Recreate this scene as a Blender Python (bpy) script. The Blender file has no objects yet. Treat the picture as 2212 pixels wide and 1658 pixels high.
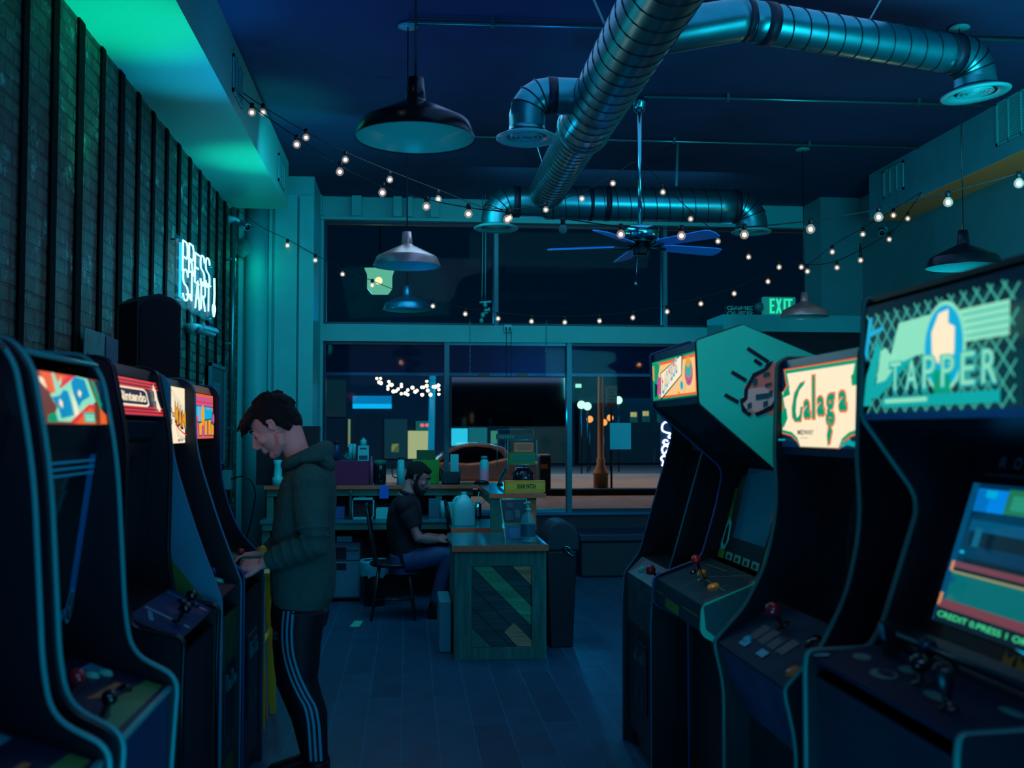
import bpy, math, random
from mathutils import Vector, Matrix
from mathutils.bvhtree import BVHTree
R = math.radians
SC = bpy.context.scene
COL = SC.collection
random.seed(7)
# ------------------------------------------------------------------ camera model
F = 2300.0; H = 1.57
PIT = math.atan(101 / F); YAW = math.atan(226 / F * math.cos(PIT))
cr = Vector((math.cos(YAW), -math.sin(YAW), 0))
cf = Vector((math.sin(YAW) * math.cos(PIT), math.cos(YAW) * math.cos(PIT), math.sin(PIT)))
cu = cr.cross(cf)
def P(px, py, x=None, y=None, z=None):
    """the point of the room seen at a photo pixel, on a plane of known X, Y or Z"""
    d = cf + cr * ((px - 1106) / F) + cu * ((829 - py) / F)
    t = y / d.y if y is not None else (x / d.x if x is not None else (z - H) / d.z)
    return Vector((0, 0, H)) + d * t
# ------------------------------------------------------------------ materials
def lin(c):
    c = c / 255.0
    return c / 12.92 if c <= .04045 else ((c + .055) / 1.055) ** 2.4
def L3(c): return (lin(c[0]), lin(c[1]), lin(c[2]), 1)
MATS = {}
def M(name, col=(128, 128, 128), rough=.6, metal=0.0, em=0.0, emc=None, spec=.5, noise=0.0, nscale=20, bump=0.0, bscale=60, alpha=1.0, trans=0.0, ior=1.45, stretch=None, coat=0.0):
    if name in MATS: return MATS[name]
    m = bpy.data.materials.new(name); m.use_nodes = True
    nt = m.node_tree; b = nt.nodes['Principled BSDF']
    if col[0] <= max(col[1], col[2]) * 1.02: col = (col[0] * .40, col[1], col[2])      # red cut from cool colours: the room's teal light put into the materials
    b.inputs['Base Color'].default_value = L3(col)
    b.inputs['Roughness'].default_value = rough
    b.inputs['Metallic'].default_value = metal
    b.inputs['Specular IOR Level'].default_value = spec
    b.inputs['IOR'].default_value = ior
    b.inputs['Alpha'].default_value = alpha
    b.inputs['Transmission Weight'].default_value = trans
    b.inputs['Coat Weight'].default_value = coat
    if em:
        b.inputs['Emission Color'].default_value = L3(emc or col)
        b.inputs['Emission Strength'].default_value = em
    if noise or bump:
        tc = nt.nodes.new('ShaderNodeTexCoord'); mp = nt.nodes.new('ShaderNodeMapping')
        nt.links.new(tc.outputs['Object'], mp.inputs[0])
        if stretch: mp.inputs['Scale'].default_value = stretch
    if noise:
        n = nt.nodes.new('ShaderNodeTexNoise'); n.inputs['Scale'].default_value = nscale; n.inputs['Detail'].default_value = 6
        nt.links.new(mp.outputs[0], n.inputs[0])
        cr_ = nt.nodes.new('ShaderNodeValToRGB')
        c = L3(col); cr_.color_ramp.elements[0].position = .3; cr_.color_ramp.elements[1].position = .7
        cr_.color_ramp.elements[0].color = tuple(v * (1 - noise) for v in c[:3]) + (1,)
        cr_.color_ramp.elements[1].color = tuple(min(1, v * (1 + noise)) for v in c[:3]) + (1,)
        nt.links.new(n.outputs[0], cr_.inputs[0]); nt.links.new(cr_.outputs[0], b.inputs['Base Color'])
    if bump:
        n2 = nt.nodes.new('ShaderNodeTexNoise'); n2.inputs['Scale'].default_value = bscale; n2.inputs['Detail'].default_value = 5
        nt.links.new(mp.outputs[0], n2.inputs[0])
        bp = nt.nodes.new('ShaderNodeBump'); bp.inputs['Strength'].default_value = bump; bp.inputs['Distance'].default_value = .02
        nt.links.new(n2.outputs[0], bp.inputs['Height']); nt.links.new(bp.outputs[0], b.inputs['Normal'])
    MATS[name] = m
    return m
def E_(name, col, s=1.0, base=(4, 6, 10)):
    """something that gives off light: a backlit print, a screen, a neon tube"""
    return M(name, base, rough=.35, em=s, emc=col)
# ------------------------------------------------------------------ mesh builder
class MB:
    def __init__(s, m=None):
        s.v = []; s.f = []; s.mi = []; s.sm = []; s.mats = []; s.X = Matrix.Identity(4); s.c = 0
        if m: s.use(m)
    def use(s, m):
        if m not in s.mats: s.mats.append(m)
        s.c = s.mats.index(m); return s
    def add(s, vs, fs, smooth=False):
        b = len(s.v); s.v += [s.X @ Vector(v) for v in vs]
        for f in fs: s.f.append([b + i for i in f]); s.mi.append(s.c); s.sm.append(smooth)
        return s
    def box(s, x0, x1, y0, y1, z0, z1):
        if x0 > x1: x0, x1 = x1, x0
        if y0 > y1: y0, y1 = y1, y0
        if z0 > z1: z0, z1 = z1, z0
        return s.add([(x0, y0, z0), (x1, y0, z0), (x1, y1, z0), (x0, y1, z0), (x0, y0, z1), (x1, y0, z1), (x1, y1, z1), (x0, y1, z1)],
                     [(0, 3, 2, 1), (4, 5, 6, 7), (0, 1, 5, 4), (1, 2, 6, 5), (2, 3, 7, 6), (3, 0, 4, 7)])
    def cbox(s, c, sz, rz=0, M4=None):
        old = s.X; s.X = old @ Matrix.Translation(c) @ (M4 if M4 is not None else Matrix.Rotation(rz, 4, 'Z'))
        a, b, d = sz[0] / 2, sz[1] / 2, sz[2] / 2; s.box(-a, a, -b, b, -d, d); s.X = old; return s
    def bar(s, p, q, w, t, up=(0, 0, 1)):
        """a rectangular bar from p to q"""
        p = Vector(p); q = Vector(q); d = q - p; Ln = d.length; d.normalize(); u = Vector(up)
        if abs(d.dot(u)) > .98: u = Vector((0, 1, 0))
        sx = d.cross(u).normalized(); sz = sx.cross(d)
        m = Matrix((sx, d, sz)).transposed().to_4x4(); m.translation = p
        old = s.X; s.X = old @ m; s.box(-w / 2, w / 2, 0, Ln, -t / 2, t / 2); s.X = old; return s
    def extr(s, pts, ax, a, b):
        n = len(pts)
        def mk(t): return [((t, p[0], p[1]) if ax == 'x' else (p[0], t, p[1]) if ax == 'y' else (p[0], p[1], t)) for p in pts]
        ar = sum(pts[i][0] * pts[(i + 1) % n][1] - pts[(i + 1) % n][0] * pts[i][1] for i in range(n))
        fs = [tuple(range(n)), tuple(range(2 * n - 1, n - 1, -1))] + [(i, i + n, (i + 1) % n + n, (i + 1) % n) for i in range(n)]
        return s.add(mk(a) + mk(b), fs)
    def poly(s, pts): return s.add(pts, [tuple(range(len(pts)))])
    def tube(s, path, r, n=8, closed=False, caps=True, flat=1.0):
        path = [Vector(p) for p in path]; k = len(path)
        rr = r if isinstance(r, (list, tuple)) else [r] * k
        vs = []; t0 = (path[1] - path[0]).normalized(); u = Vector((0, 0, 1))
        if abs(t0.dot(u)) > .9: u = Vector((1, 0, 0))
        nrm = t0.cross(u).normalized()
        for i, p in enumerate(path):
            a = path[i - 1] if (i or closed) else p; b = path[(i + 1) % k] if (i < k - 1 or closed) else p
            t = (b - a)
            if t.length < 1e-9: t = t0
            t = t.normalized(); nrm = (nrm - t * nrm.dot(t))
            if nrm.length < 1e-6: nrm = t.orthogonal()
            nrm.normalize(); bn = t.cross(nrm)
            for j in range(n):
                an = 2 * math.pi * j / n; vs.append(p + nrm * (math.cos(an) * rr[i]) + bn * (math.sin(an) * rr[i] * flat))
        fs = []
        for i in range(k if closed else k - 1):
            for j in range(n):
                fs.append((i * n + j, i * n + (j + 1) % n, ((i + 1) % k) * n + (j + 1) % n, ((i + 1) % k) * n + j))
        if caps and not closed: fs += [tuple(range(n - 1, -1, -1)), tuple(range((k - 1) * n, k * n))]
        return s.add(vs, fs, True)
    def lathe(s, prof, c=(0, 0, 0), n=24, M4=None, smooth=True):
        """profile of (radius, height) turned about the vertical"""
        old = s.X; s.X = old @ Matrix.Translation(c) @ (M4 if M4 is not None else Matrix.Identity(4))
        vs = []; fs = []; k = len(prof)
        for r_, z in prof:
            for j in range(n):
                a = 2 * math.pi * j / n; vs.append((max(r_, 1e-5) * math.cos(a), max(r_, 1e-5) * math.sin(a), z))
        for i in range(k - 1):
            for j in range(n): fs.append((i * n + j, i * n + (j + 1) % n, (i + 1) * n + (j + 1) % n, (i + 1) * n + j))
        s.add(vs, fs, smooth); s.X = old; return s
    def ball(s, c, r, sc=(1, 1, 1), n=12, M4=None):
        pr = [(math.sin(math.pi * i / (n // 2 + 2)) * r, -math.cos(math.pi * i / (n // 2 + 2)) * r) for i in range(n // 2 + 3)]
        m = Matrix.Diagonal((sc[0], sc[1], sc[2], 1))
        return s.lathe(pr, c, n, (M4 @ m) if M4 is not None else m)
    def loft(s, rings, caps=True, closed=True, smooth=True):
        n = len(rings[0]); vs = [p for r_ in rings for p in r_]; fs = []
        for i in range(len(rings) - 1):
            for j in range(n if closed else n - 1):
                fs.append((i * n + j, i * n + (j + 1) % n, (i + 1) * n + (j + 1) % n, (i + 1) * n + j))
        if caps: fs += [tuple(range(n - 1, -1, -1)), tuple(range((len(rings) - 1) * n, len(rings) * n))]
        return s.add(vs, fs, smooth)
    def text(s, t, frame, box, shear=0.0, ext=.0008, lift=0.0, bold=0.0, spacing=1.0):
        """lettering fitted into box=(x0,y0,x1,y1) of a frame (x right, y up, z out)"""
        cu_ = bpy.data.curves.new('t', 'FONT'); cu_.body = t; cu_.extrude = 0; cu_.offset = bold; cu_.space_character = spacing; cu_.resolution_u = 3
        o = bpy.data.objects.new('t', cu_); me = o.to_mesh()
        vs = [v.co.copy() for v in me.vertices]; fs = [tuple(p.vertices) for p in me.polygons]
        o.to_mesh_clear(); bpy.data.objects.remove(o); bpy.data.curves.remove(cu_)
        if not vs: return s
        x0 = min(v.x for v in vs); x1 = max(v.x for v in vs); y0 = min(v.y for v in vs); y1 = max(v.y for v in vs)
        out = []
        for v in vs:
            a = (v.x - x0) / (x1 - x0); b = (v.y - y0) / (y1 - y0)
            out.append((box[0] + a * (box[2] - box[0]) + shear * b * (box[3] - box[1]), box[1] + b * (box[3] - box[1]) + 0, lift + ext))
        old = s.X; s.X = old @ frame; s.add(out, fs); s.X = old; return s
    def build(s, name, parent=None, bevel=0.0, sub=0, seg=2, auto=True):
        me = bpy.data.meshes.new(name)
        org = Vector((0, 0, 0))
        vs = s.v
        if parent is None:
            lo = [min(v[i] for v in vs) for i in range(3)]; hi = [max(v[i] for v in vs) for i in range(3)]
            org = Vector(((lo[0] + hi[0]) / 2, (lo[1] + hi[1]) / 2, lo[2]))
            vs = [v - org for v in vs]
        elif not parent.get('_loc'):
            inv = WORLD[parent.name].inverted(); vs = [inv @ v for v in vs]
        me.from_pydata([tuple(v) for v in vs], [], s.f)
        for m in s.mats: me.materials.append(m)
        me.polygons.foreach_set('material_index', s.mi); me.polygons.foreach_set('use_smooth', s.sm)
        me.update()
        o = bpy.data.objects.new(name, me); COL.objects.link(o); o.location = org
        if parent is not None: o.parent = parent
        WORLD[o.name] = Matrix.Translation(org) if parent is None else WORLD[parent.name].copy()
        if parent is not None and parent.get('_loc'): o['_loc'] = 1
        if bevel:
            b = o.modifiers.new('b', 'BEVEL'); b.width = bevel; b.segments = seg; b.limit_method = 'ANGLE'; b.angle_limit = R(40)
        if sub:
            b = o.modifiers.new('s', 'SUBSURF'); b.levels = sub; b.render_levels = sub
        return o
WORLD = {}
def tag(o, label=None, cat=None, group=None, kind=None):
    if label: o['label'] = label
    if cat: o['category'] = cat
    if group: o['group'] = group
    if kind: o['kind'] = kind
    return o
def thing(name, label, cat, loc=(0, 0, 0), rz=0.0, group=None, local=False):
    o = bpy.data.objects.new(name, None); COL.objects.link(o); o.location = loc; o.rotation_euler = (0, 0, rz)
    o.empty_display_size = .1
    WORLD[o.name] = Matrix.Translation(loc) @ Matrix.Rotation(rz, 4, 'Z')
    if local: o['_loc'] = 1
    return tag(o, label, cat, group)
def struct(name, mb, **k):
    o = mb.build(name, **k)
    if o.parent is None: o['kind'] = 'structure'
    return o
def dup(root, loc, rz=None, label=None, group=None):
    def cp(o, par):
        c = o.copy(); COL.objects.link(c); c.parent = par
        for ch in list(o.children): cp(ch, c)
        return c
    c = cp(root, root.parent); c.location = loc
    if rz is not None: c.rotation_euler = (0, 0, rz)
    if label: c['label'] = label
    if group: c['group'] = group
    return c
def fillet(pts, n=5):
    """round the corners of a polyline: points (a, b) or (a, b, r)"""
    out = []; k = len(pts)
    for i, p in enumerate(pts):
        r_ = p[2] if len(p) > 2 else 0
        if not r_ or i in (0, k - 1): out.append((p[0], p[1])); continue
        a = Vector(pts[i - 1][:2]); b = Vector(p[:2]); c = Vector(pts[i + 1][:2])
        r1 = min(r_, (a - b).length * .49, (c - b).length * .49)
        s0 = b + (a - b).normalized() * r1; s1 = b + (c - b).normalized() * r1
        for j in range(n + 1):
            t = j / n; q = s0 * (1 - t) ** 2 + b * 2 * t * (1 - t) + s1 * t * t; out.append((q.x, q.y))
    return out
def spline(pts, n=6):
    """Catmull-Rom through points"""
    pts = [Vector(p) for p in pts]; out = []
    for i in range(len(pts) - 1):
        p0 = pts[max(i - 1, 0)]; p1 = pts[i]; p2 = pts[i + 1]; p3 = pts[min(i + 2, len(pts) - 1)]
        for j in range(n):
            t = j / n
            out.append(.5 * ((2 * p1) + (p2 - p0) * t + (2 * p0 - 5 * p1 + 4 * p2 - p3) * t * t + (3 * p1 - p0 - 3 * p2 + p3) * t ** 3))
    out.append(pts[-1]); return out
def look(frm, to):
    d = Vector(to) - Vector(frm); return d.to_track_quat('-Z', 'Y').to_euler()
def light(kind, loc, col, power, size=.1, to=None, **k):
    l = bpy.data.lights.new('lamp', kind); l.energy = power; l.color = col
    if kind == 'AREA': l.size = size; l.shape = k.get('shape', 'SQUARE'); l.size_y = k.get('sy', size)
    elif kind == 'SUN': l.angle = size
    else: l.shadow_soft_size = size
    if kind == 'SPOT': l.spot_size = R(k.get('cone', 60)); l.spot_blend = k.get('blend', 1.0)
    o = bpy.data.objects.new('lamp', l); COL.objects.link(o); o.location = loc
    if to is not None: o.rotation_euler = look(loc, to)
    return o
# ------------------------------------------------------------------ the room
XL, XR, YB, ZC, YF = -1.73, 5.1, 12.0, 4.2, -3.0
def plank_mat(name, c1, c2, mortar, sc, rot=0, rough=.35, bw=1.2, rh=.16, ms=.004, axes='XY', bump=.15, nz=.35, gr=.35):
    m = bpy.data.materials.new(name); m.use_nodes = True; nt = m.node_tree; b = nt.nodes['Principled BSDF']
    tc = nt.nodes.new('ShaderNodeTexCoord'); sp = nt.nodes.new('ShaderNodeSeparateXYZ'); cb = nt.nodes.new('ShaderNodeCombineXYZ')
    nt.links.new(tc.outputs['Object'], sp.inputs[0])
    nt.links.new(sp.outputs[axes[0]], cb.inputs[0]); nt.links.new(sp.outputs[axes[1]], cb.inputs[1])
    br = nt.nodes.new('ShaderNodeTexBrick'); br.inputs['Scale'].default_value = 1
    br.inputs['Brick Width'].default_value = bw; br.inputs['Row Height'].default_value = rh; br.inputs['Mortar Size'].default_value = ms
    br.inputs['Color1'].default_value = L3(c1); br.inputs['Color2'].default_value = L3(c2); br.inputs['Mortar'].default_value = L3(mortar)
    br.inputs['Bias'].default_value = -.1; br.inputs['Mortar Smooth'].default_value = .3
    nt.links.new(cb.outputs[0], br.inputs[0])
    n = nt.nodes.new('ShaderNodeTexNoise'); n.inputs['Scale'].default_value = sc; n.inputs['Detail'].default_value = 8; n.inputs['Roughness'].default_value = .65
    nt.links.new(cb.outputs[0], n.inputs[0])
    mr = nt.nodes.new('ShaderNodeMapRange'); mr.inputs['From Min'].default_value = .3; mr.inputs['From Max'].default_value = .7; mr.inputs['To Min'].default_value = 1 - nz; mr.inputs['To Max'].default_value = 1 + nz
    nt.links.new(n.outputs[0], mr.inputs[0])
    mx = nt.nodes.new('ShaderNodeVectorMath'); mx.operation = 'SCALE'; nt.links.new(br.outputs[0], mx.inputs[0]); nt.links.new(mr.outputs[0], mx.inputs['Scale'])
    nt.links.new(mx.outputs[0], b.inputs['Base Color']); b.inputs['Roughness'].default_value = rough
    bp = nt.nodes.new('ShaderNodeBump'); bp.inputs['Strength'].default_value = bump; bp.inputs['Distance'].default_value = .03
    ad = nt.nodes.new('ShaderNodeMath'); ad.operation = 'MULTIPLY_ADD'; nt.links.new(n.outputs[0], ad.inputs[0]); ad.inputs[1].default_value = .6
    iv = nt.nodes.new('ShaderNodeMath'); iv.operation = 'SUBTRACT'; iv.inputs[0].default_value = 1; nt.links.new(br.outputs[1], iv.inputs[1]); nt.links.new(iv.outputs[0], ad.inputs[2])
    nt.links.new(ad.outputs[0], bp.inputs['Height']); nt.links.new(bp.outputs[0], b.inputs['Normal'])
    MATS[name] = m; return m, nt, b, cb, mx
m_floor = plank_mat('floor planks', (6, 68, 100), (10, 84, 118), (22, 108, 136), 6, rough=.42, bw=1.22, rh=.19, ms=.003, axes='YX', bump=.05, nz=.25)[0]
m_brick, nt, b, cb, mx = plank_mat('painted brick', (12, 72, 66), (32, 108, 90), (8, 50, 52), 9, rough=.55, bw=.21, rh=.075, ms=.009, axes='YZ', bump=1.0, nz=.6)
# flaked whitewash on the bricks
n = nt.nodes.new('ShaderNodeTexNoise'); n.inputs['Scale'].default_value = 5; n.inputs['Detail'].default_value = 12; n.inputs['Roughness'].default_value = .75
nt.links.new(cb.outputs[0], n.inputs[0])
rp = nt.nodes.new('ShaderNodeValToRGB'); rp.color_ramp.elements[0].position = .565; rp.color_ramp.elements[1].position = .66
nt.links.new(n.outputs[0], rp.inputs[0])
mi = nt.nodes.new('ShaderNodeMix'); mi.data_type = 'RGBA'; nt.links.new(rp.outputs[0], mi.inputs[0]); nt.links.new(mx.outputs[0], mi.inputs[6]); mi.inputs[7].default_value = L3((100, 215, 200))
nt.links.new(mi.outputs[2], b.inputs['Base Color'])
teal = M('teal wall paint', (80, 175, 180), .55, noise=.06, nscale=3, bump=.05, bscale=30)
tealr = M('grey green wall paint', (84, 128, 138), .6, noise=.06, nscale=3)
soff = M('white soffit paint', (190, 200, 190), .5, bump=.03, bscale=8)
ceilm = M('navy ceiling drape', (26, 56, 96), .85, noise=.3, nscale=.7, bump=.4, bscale=1.6)
trimm = M('pale trim paint', (80, 175, 180), .45, noise=.05, nscale=6)
darkw = M('dark wood batten', (6, 14, 20), .9, spec=.1, noise=.3, nscale=12, bump=.3)
blk = M('black laminate', (9, 13, 24), .42, spec=.4)
blk2 = M('black satin plastic', (12, 16, 26), .3)
metal = M('galvanised sheet metal', (112, 158, 166), .33, metal=.92, noise=.12, nscale=7, bump=.06, bscale=5)
dmetal = M('brushed dark metal', (70, 76, 82), .33, metal=1.0)
chrome = M('polished metal', (190, 195, 200), .15, metal=1.0)

fl = MB(m_floor).box(XL, XR, YF, YB + .1, -.05, 0); struct('floor', fl)
struct('ceiling', MB(ceilm).box(XL, XR, YF, YB + .1, ZC, ZC + .1))
wl = struct('wall_left', MB(m_brick).box(XL - .12, XL, YF, YB + .2, -.05, ZC + .1))
by = 4.52 - .405 * 6
while by < 10.6:
    w = random.choice((.07, .085, .10))
    MB(darkw).box(XL, XL + .014, by - w / 2, by + w / 2, 0, 3.73).build('batten', wl); by += .405
struct('wall_right', MB(tealr).box(XR, XR + .12, YF, YB + .2, -.05, ZC + .1))
struct('wall_rear', MB(tealr).box(XL - .12, XR + .12, YF - .12, YF, -.05, ZC + .1))
# boxed soffits along both walls
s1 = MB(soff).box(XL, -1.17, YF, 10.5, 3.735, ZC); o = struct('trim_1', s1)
def grille(parent, p0, p1, z0, z1, x, nx):
    g = MB(M('vent enamel', (120, 175, 180), .4)); y0, y1 = sorted((p0, p1))
    g.box(x, x + nx * .004, y0, y1, z0, z1)
    fr = .022
    g2 = g
    g2.box(x, x + nx * .014, y0, y1, z0, z0 + fr); g2.box(x, x + nx * .014, y0, y1, z1 - fr, z1)
    g2.box(x, x + nx * .014, y0, y0 + fr, z0, z1); g2.box(x, x + nx * .014, y1 - fr, y1, z0, z1)
    k = int((z1 - z0 - 2 * fr) / .022)
    for i in range(k):
        z = z0 + fr + (i + .5) * (z1 - z0 - 2 * fr) / k
        g.extr([(x + nx * .003, z + .004), (x + nx * .012, z - .004), (x + nx * .012, z - .007), (x + nx * .003, z - .001)], 'y', y0 + fr, y1 - fr)
    ym = (y0 + y1) / 2
    for yy in (y0 + (y1 - y0) / 3, y0 + 2 * (y1 - y0) / 3): g.box(x, x + nx * .014, yy - .006, yy + .006, z0, z1)
    return g.build('air_vent')
for (pa, pb, wd) in (((505, 115), (524, 235), 'dim louvred vent grille on the left soffit side nearer the string light hook'), ((603, 330), (614, 412), 'dim louvred vent grille near the back end of the left soffit')):
    A = P(*pa, x=-1.16); Bq = P(*pb, x=-1.16)
    tag(grille(None, A.y, Bq.y, Bq.z, A.z, -1.17, 1), wd, 'vent', 'vents on the soffits')
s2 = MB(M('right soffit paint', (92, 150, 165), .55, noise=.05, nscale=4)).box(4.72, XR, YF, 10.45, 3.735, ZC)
s2.use(M('warm lit soffit underside', (235, 160, 85), .6)).box(4.722, XR, YF, 10.449, 3.73, 3.736); struct('trim_2', s2)  # underside coloured orange for the warm light that falls there
for (x0, y0, x1, y1, wd) in ((1907, 362, 1952, 430, 'pale louvred vent grille on the right soffit, above the tan underside corner'), (2150, 215, 2235, 318, 'large pale louvred vent grille on the right soffit at the photo edge')):
    A = P(x0, y0 + 4, x=4.71); Bq = P(x1, y1 - 8, x=4.71)
    tag(grille(None, A.y, Bq.y, P(x0, y1, x=4.71).z, P(x0, y0 + 8, x=4.71).z, 4.72, -1), wd, 'vent', 'vents on the soffits')
# back left pier with its pilaster
c = MB(teal).box(XL, -.97, 11.08, YB + .2, 0, ZC)
c.use(trimm).box(-1.11, -.965, 11.0, 11.1, 0, 3.98).box(-1.10, -.955, 11.0, 11.1, 0, .15)
c.box(-1.36, -1.135, 11.03, 11.1, 0, 4.0)
c.use(teal).tube([(-1.55, 11.1, 0), (-1.55, 11.1, 4.1)], .125, 24)
c.box(-1.42, -1.39, 11.05, 11.1, 0, 4.1)
struct('trim_3', c)
# broken plaster crust in the corner
pl = MB(M('chipped plaster', (70, 120, 120), .9, noise=.4, nscale=9, bump=.6, bscale=14))
pp = [P(a, b_, y=10.97) for a, b_ in ((511, 520), (524, 512), (536, 522), (537, 545), (526, 556), (515, 552), (509, 538))]
pl.loft([[p.lerp(Vector((-1.63, 11.0, pp[0].z)), 0) for p in pp], [Vector((p.x, p.y + .1, p.z)) for p in pp]]); struct('trim_4', pl)
# storefront wall: sill wall, mid beam, header, right pier
w = MB(M('dark panelling', (22, 34, 52), .6)).box(-.97, XR, YB, YB + .2, -.05, .62)
w.use(trimm).box(-.97, XR, YB - .03, YB + .2, 2.57, 2.76).box(-.97, XR, YB, YB + .2, 3.95, ZC)
w.box(4.9, XR, YB, YB + .2, .62, ZC).box(-.97, -.94, YB - .02, YB + .05, .62, 3.95)
w.use(M('metal sill', (70, 90, 125), .35, metal=.6)).box(-.97, 4.9, YB - .06, YB + .2, .62, .65)
w.use(trimm)
w.box(-.97, XR, YB - .06, YB, 3.93, 3.965)
struct('wall_back', w)
cl = MB(trimm)
for x0, x1 in ((680, 696), (760, 781), (850, 868), (880, 891), (930, 948)):
    a = P(x0, 450, y=11.9).x; b_ = P(x1, 450, y=11.9).x; cl.box(a, b_, 11.88, YB, 3.965, 4.19)
struct('trim_5', cl)
pr = MB(tealr).box(4.62, XR, 11.5, YB, 0, ZC - .0); struct('trim_6', pr)
# bench box below the windows
bn = MB(M('bench upholstery', (18, 26, 46), .45)); bn.box(1.85, 3.4, 11.35, 11.98, .0, .38)
bn.use(M('bench cushion', (26, 38, 66), .35)).box(1.83, 3.42, 11.3, 11.98, .38, .47)
tag(bn.build('window_bench', bevel=.02), 'low dark bench under the front window beside the lidded bin', 'bench')
# windows
glass = bpy.data.materials.new('window glass'); glass.use_nodes = True; MATS['window glass'] = glass
_n = glass.node_tree; _n.nodes.clear(); _o = _n.nodes.new('ShaderNodeOutputMaterial'); _m = _n.nodes.new('ShaderNodeMixShader'); _t = _n.nodes.new('ShaderNodeBsdfTransparent'); _g = _n.nodes.new('ShaderNodeBsdfGlossy'); _f = _n.nodes.new('ShaderNodeFresnel')
_g.inputs['Roughness'].default_value = .03; _t.inputs[0].default_value = (.9, .96, .98, 1); _f.inputs[0].default_value = 1.09
_n.links.new(_f.outputs[0], _m.inputs[0]); _n.links.new(_t.outputs[0], _m.inputs[1]); _n.links.new(_g.outputs[0], _m.inputs[2]); _n.links.new(_m.outputs[0], _o.inputs[0])
frm = M('dark window frame', (28, 50, 66), .35, metal=.5)
brt = M('bright window frame', (60, 120, 135), .35, metal=.5)
def pane(par, x0, x1, z0, z1): MB(glass).box(x0, x1, YB + .07, YB + .076, z0, z1).build('pane', par)
def window(name, x0, x1, z0, z1, fm):
    g = MB(fm); t = .03
    g.box(x0, x1, YB + .04, YB + .11, z0, z0 + t).box(x0, x1, YB + .04, YB + .11, z1 - t, z1)
    g.box(x0, x0 + t, YB + .04, YB + .11, z0 + t, z1 - t).box(x1 - t, x1, YB + .04, YB + .11, z0 + t, z1 - t)
    o = struct(name, g); pane(o, x0 + t, x1 - t, z0 + t, z1 - t); return o
m1 = P(965, 900, y=YB).x; m2 = P(1230, 900, y=YB).x
window('window_1', -.94, m1, .65, 2.57, frm); window('window_2', m1, m2, .65, 2.57, brt); window('window_3', m2, 3.46, .65, 2.57, frm)
u1 = P(1072, 600, y=YB).x; u2 = P(1437, 600, y=YB).x
window('window_4', -.94, u1, 2.76, 3.93, frm); window('window_5', u1, u2, 2.76, 3.93, frm); window('window_6', u2, 4.9, 2.76, 3.93, frm)
ml = MB(M('slim mullion', (40, 96, 112), .35, metal=.4))
for x in (m1, m2): ml.box(x - .028, x + .028, YB - .01, YB + .05, .65, 2.57)
for x in (u1, u2): ml.box(x - .022, x + .022, YB - .01, YB + .05, 2.76, 3.93)
struct('trim_7', ml)
# entry vestibule at the right
v = MB(trimm).box(3.5, XR, 11.35, 11.9, 2.66, 2.845).box(3.44, 3.5, 11.35, 11.98, 2.6, 2.845)
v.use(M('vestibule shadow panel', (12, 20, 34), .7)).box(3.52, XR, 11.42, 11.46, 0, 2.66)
struct('trim_8', v)
d = MB(frm).box(3.75, 4.65, 11.38, 11.42, 0, 2.2); d.use(glass); struct('door_1', d)
MB(M('door glass', (20, 40, 60), .05)).box(3.85, 4.55, 11.365, 11.38, .25, 2.1).build('glass_panel', bpy.data.objects['door_1'])
MB(chrome).tube([(3.83, 11.33, .95), (3.83, 11.33, 1.35)], .012).build('door_handle', bpy.data.objects['door_1'])
# exposed pipework ------------------------------------------------
pm = M('painted conduit', (110, 140, 145), .3, metal=.8)
def conduit(p, q, zz, r_, lab, straps=()):
    a = P(*p, z=zz); b_ = P(*q, z=zz); a.z = b_.z = zz
    t = MB(pm).tube([a, b_], r_, 8)
    for f in straps:
        m_ = a.lerp(b_, f); t.box(m_.x - .012, m_.x + .012, m_.y - r_ * 1.8, m_.y + r_ * 1.8, zz - r_ * 1.3, ZC)
    return tag(t.build('ceiling_conduit'), lab, 'pipe', 'metal conduits across the ceiling')
conduit((880, 46), (2240, 88), 4.165, .014, 'thin ceiling conduit nearest the camera, running from the round lamp canopy', (.13, .5, .8))
conduit((1392, 208), (2126, 227), 4.165, .014, 'thin ceiling conduit running right from the fan mount', (.24, .8))
conduit((1005, 294), (1985, 319), 4.165, .013, 'thin ceiling conduit furthest back, above the spiral duct branch', (.2, .45, .75))
# pipe on the left wall
pw = MB(pm).tube([(-1.66, 10.3, 1.05), (-1.66, 10.3, 3.7)], .022, 10)
for z in (1.6, 2.4, 3.2): pw.box(-1.73, -1.635, 10.28, 10.32, z - .01, z + .01)
tag(pw.build('wall_pipe', None), 'upright metal conduit on the brick wall by the back corner', 'pipe')
tag(MB(M('grey box', (90, 130, 135), .5)).box(-1.725, -1.64, 10.18, 10.34, 1.02, 1.2).build('junction_box', bevel=.006), 'small grey junction box under the wall conduit', 'junction box')
cd = MB(blk2).tube(spline([(-1.64, 10.2, 1.12), (-1.5, 10.2, 1.14), (-1.42, 10.22, 1.0), (-1.45, 10.22, .75), (-1.5, 10.25, .5), (-1.38, 10.25, .34), (-1.5, 10.3, .1), (-1.4, 10.4, .008)]), .008, 6)
tag(cd.build('power_cord'), 'black power cord looping down from the wall junction box', 'cord')
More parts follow.
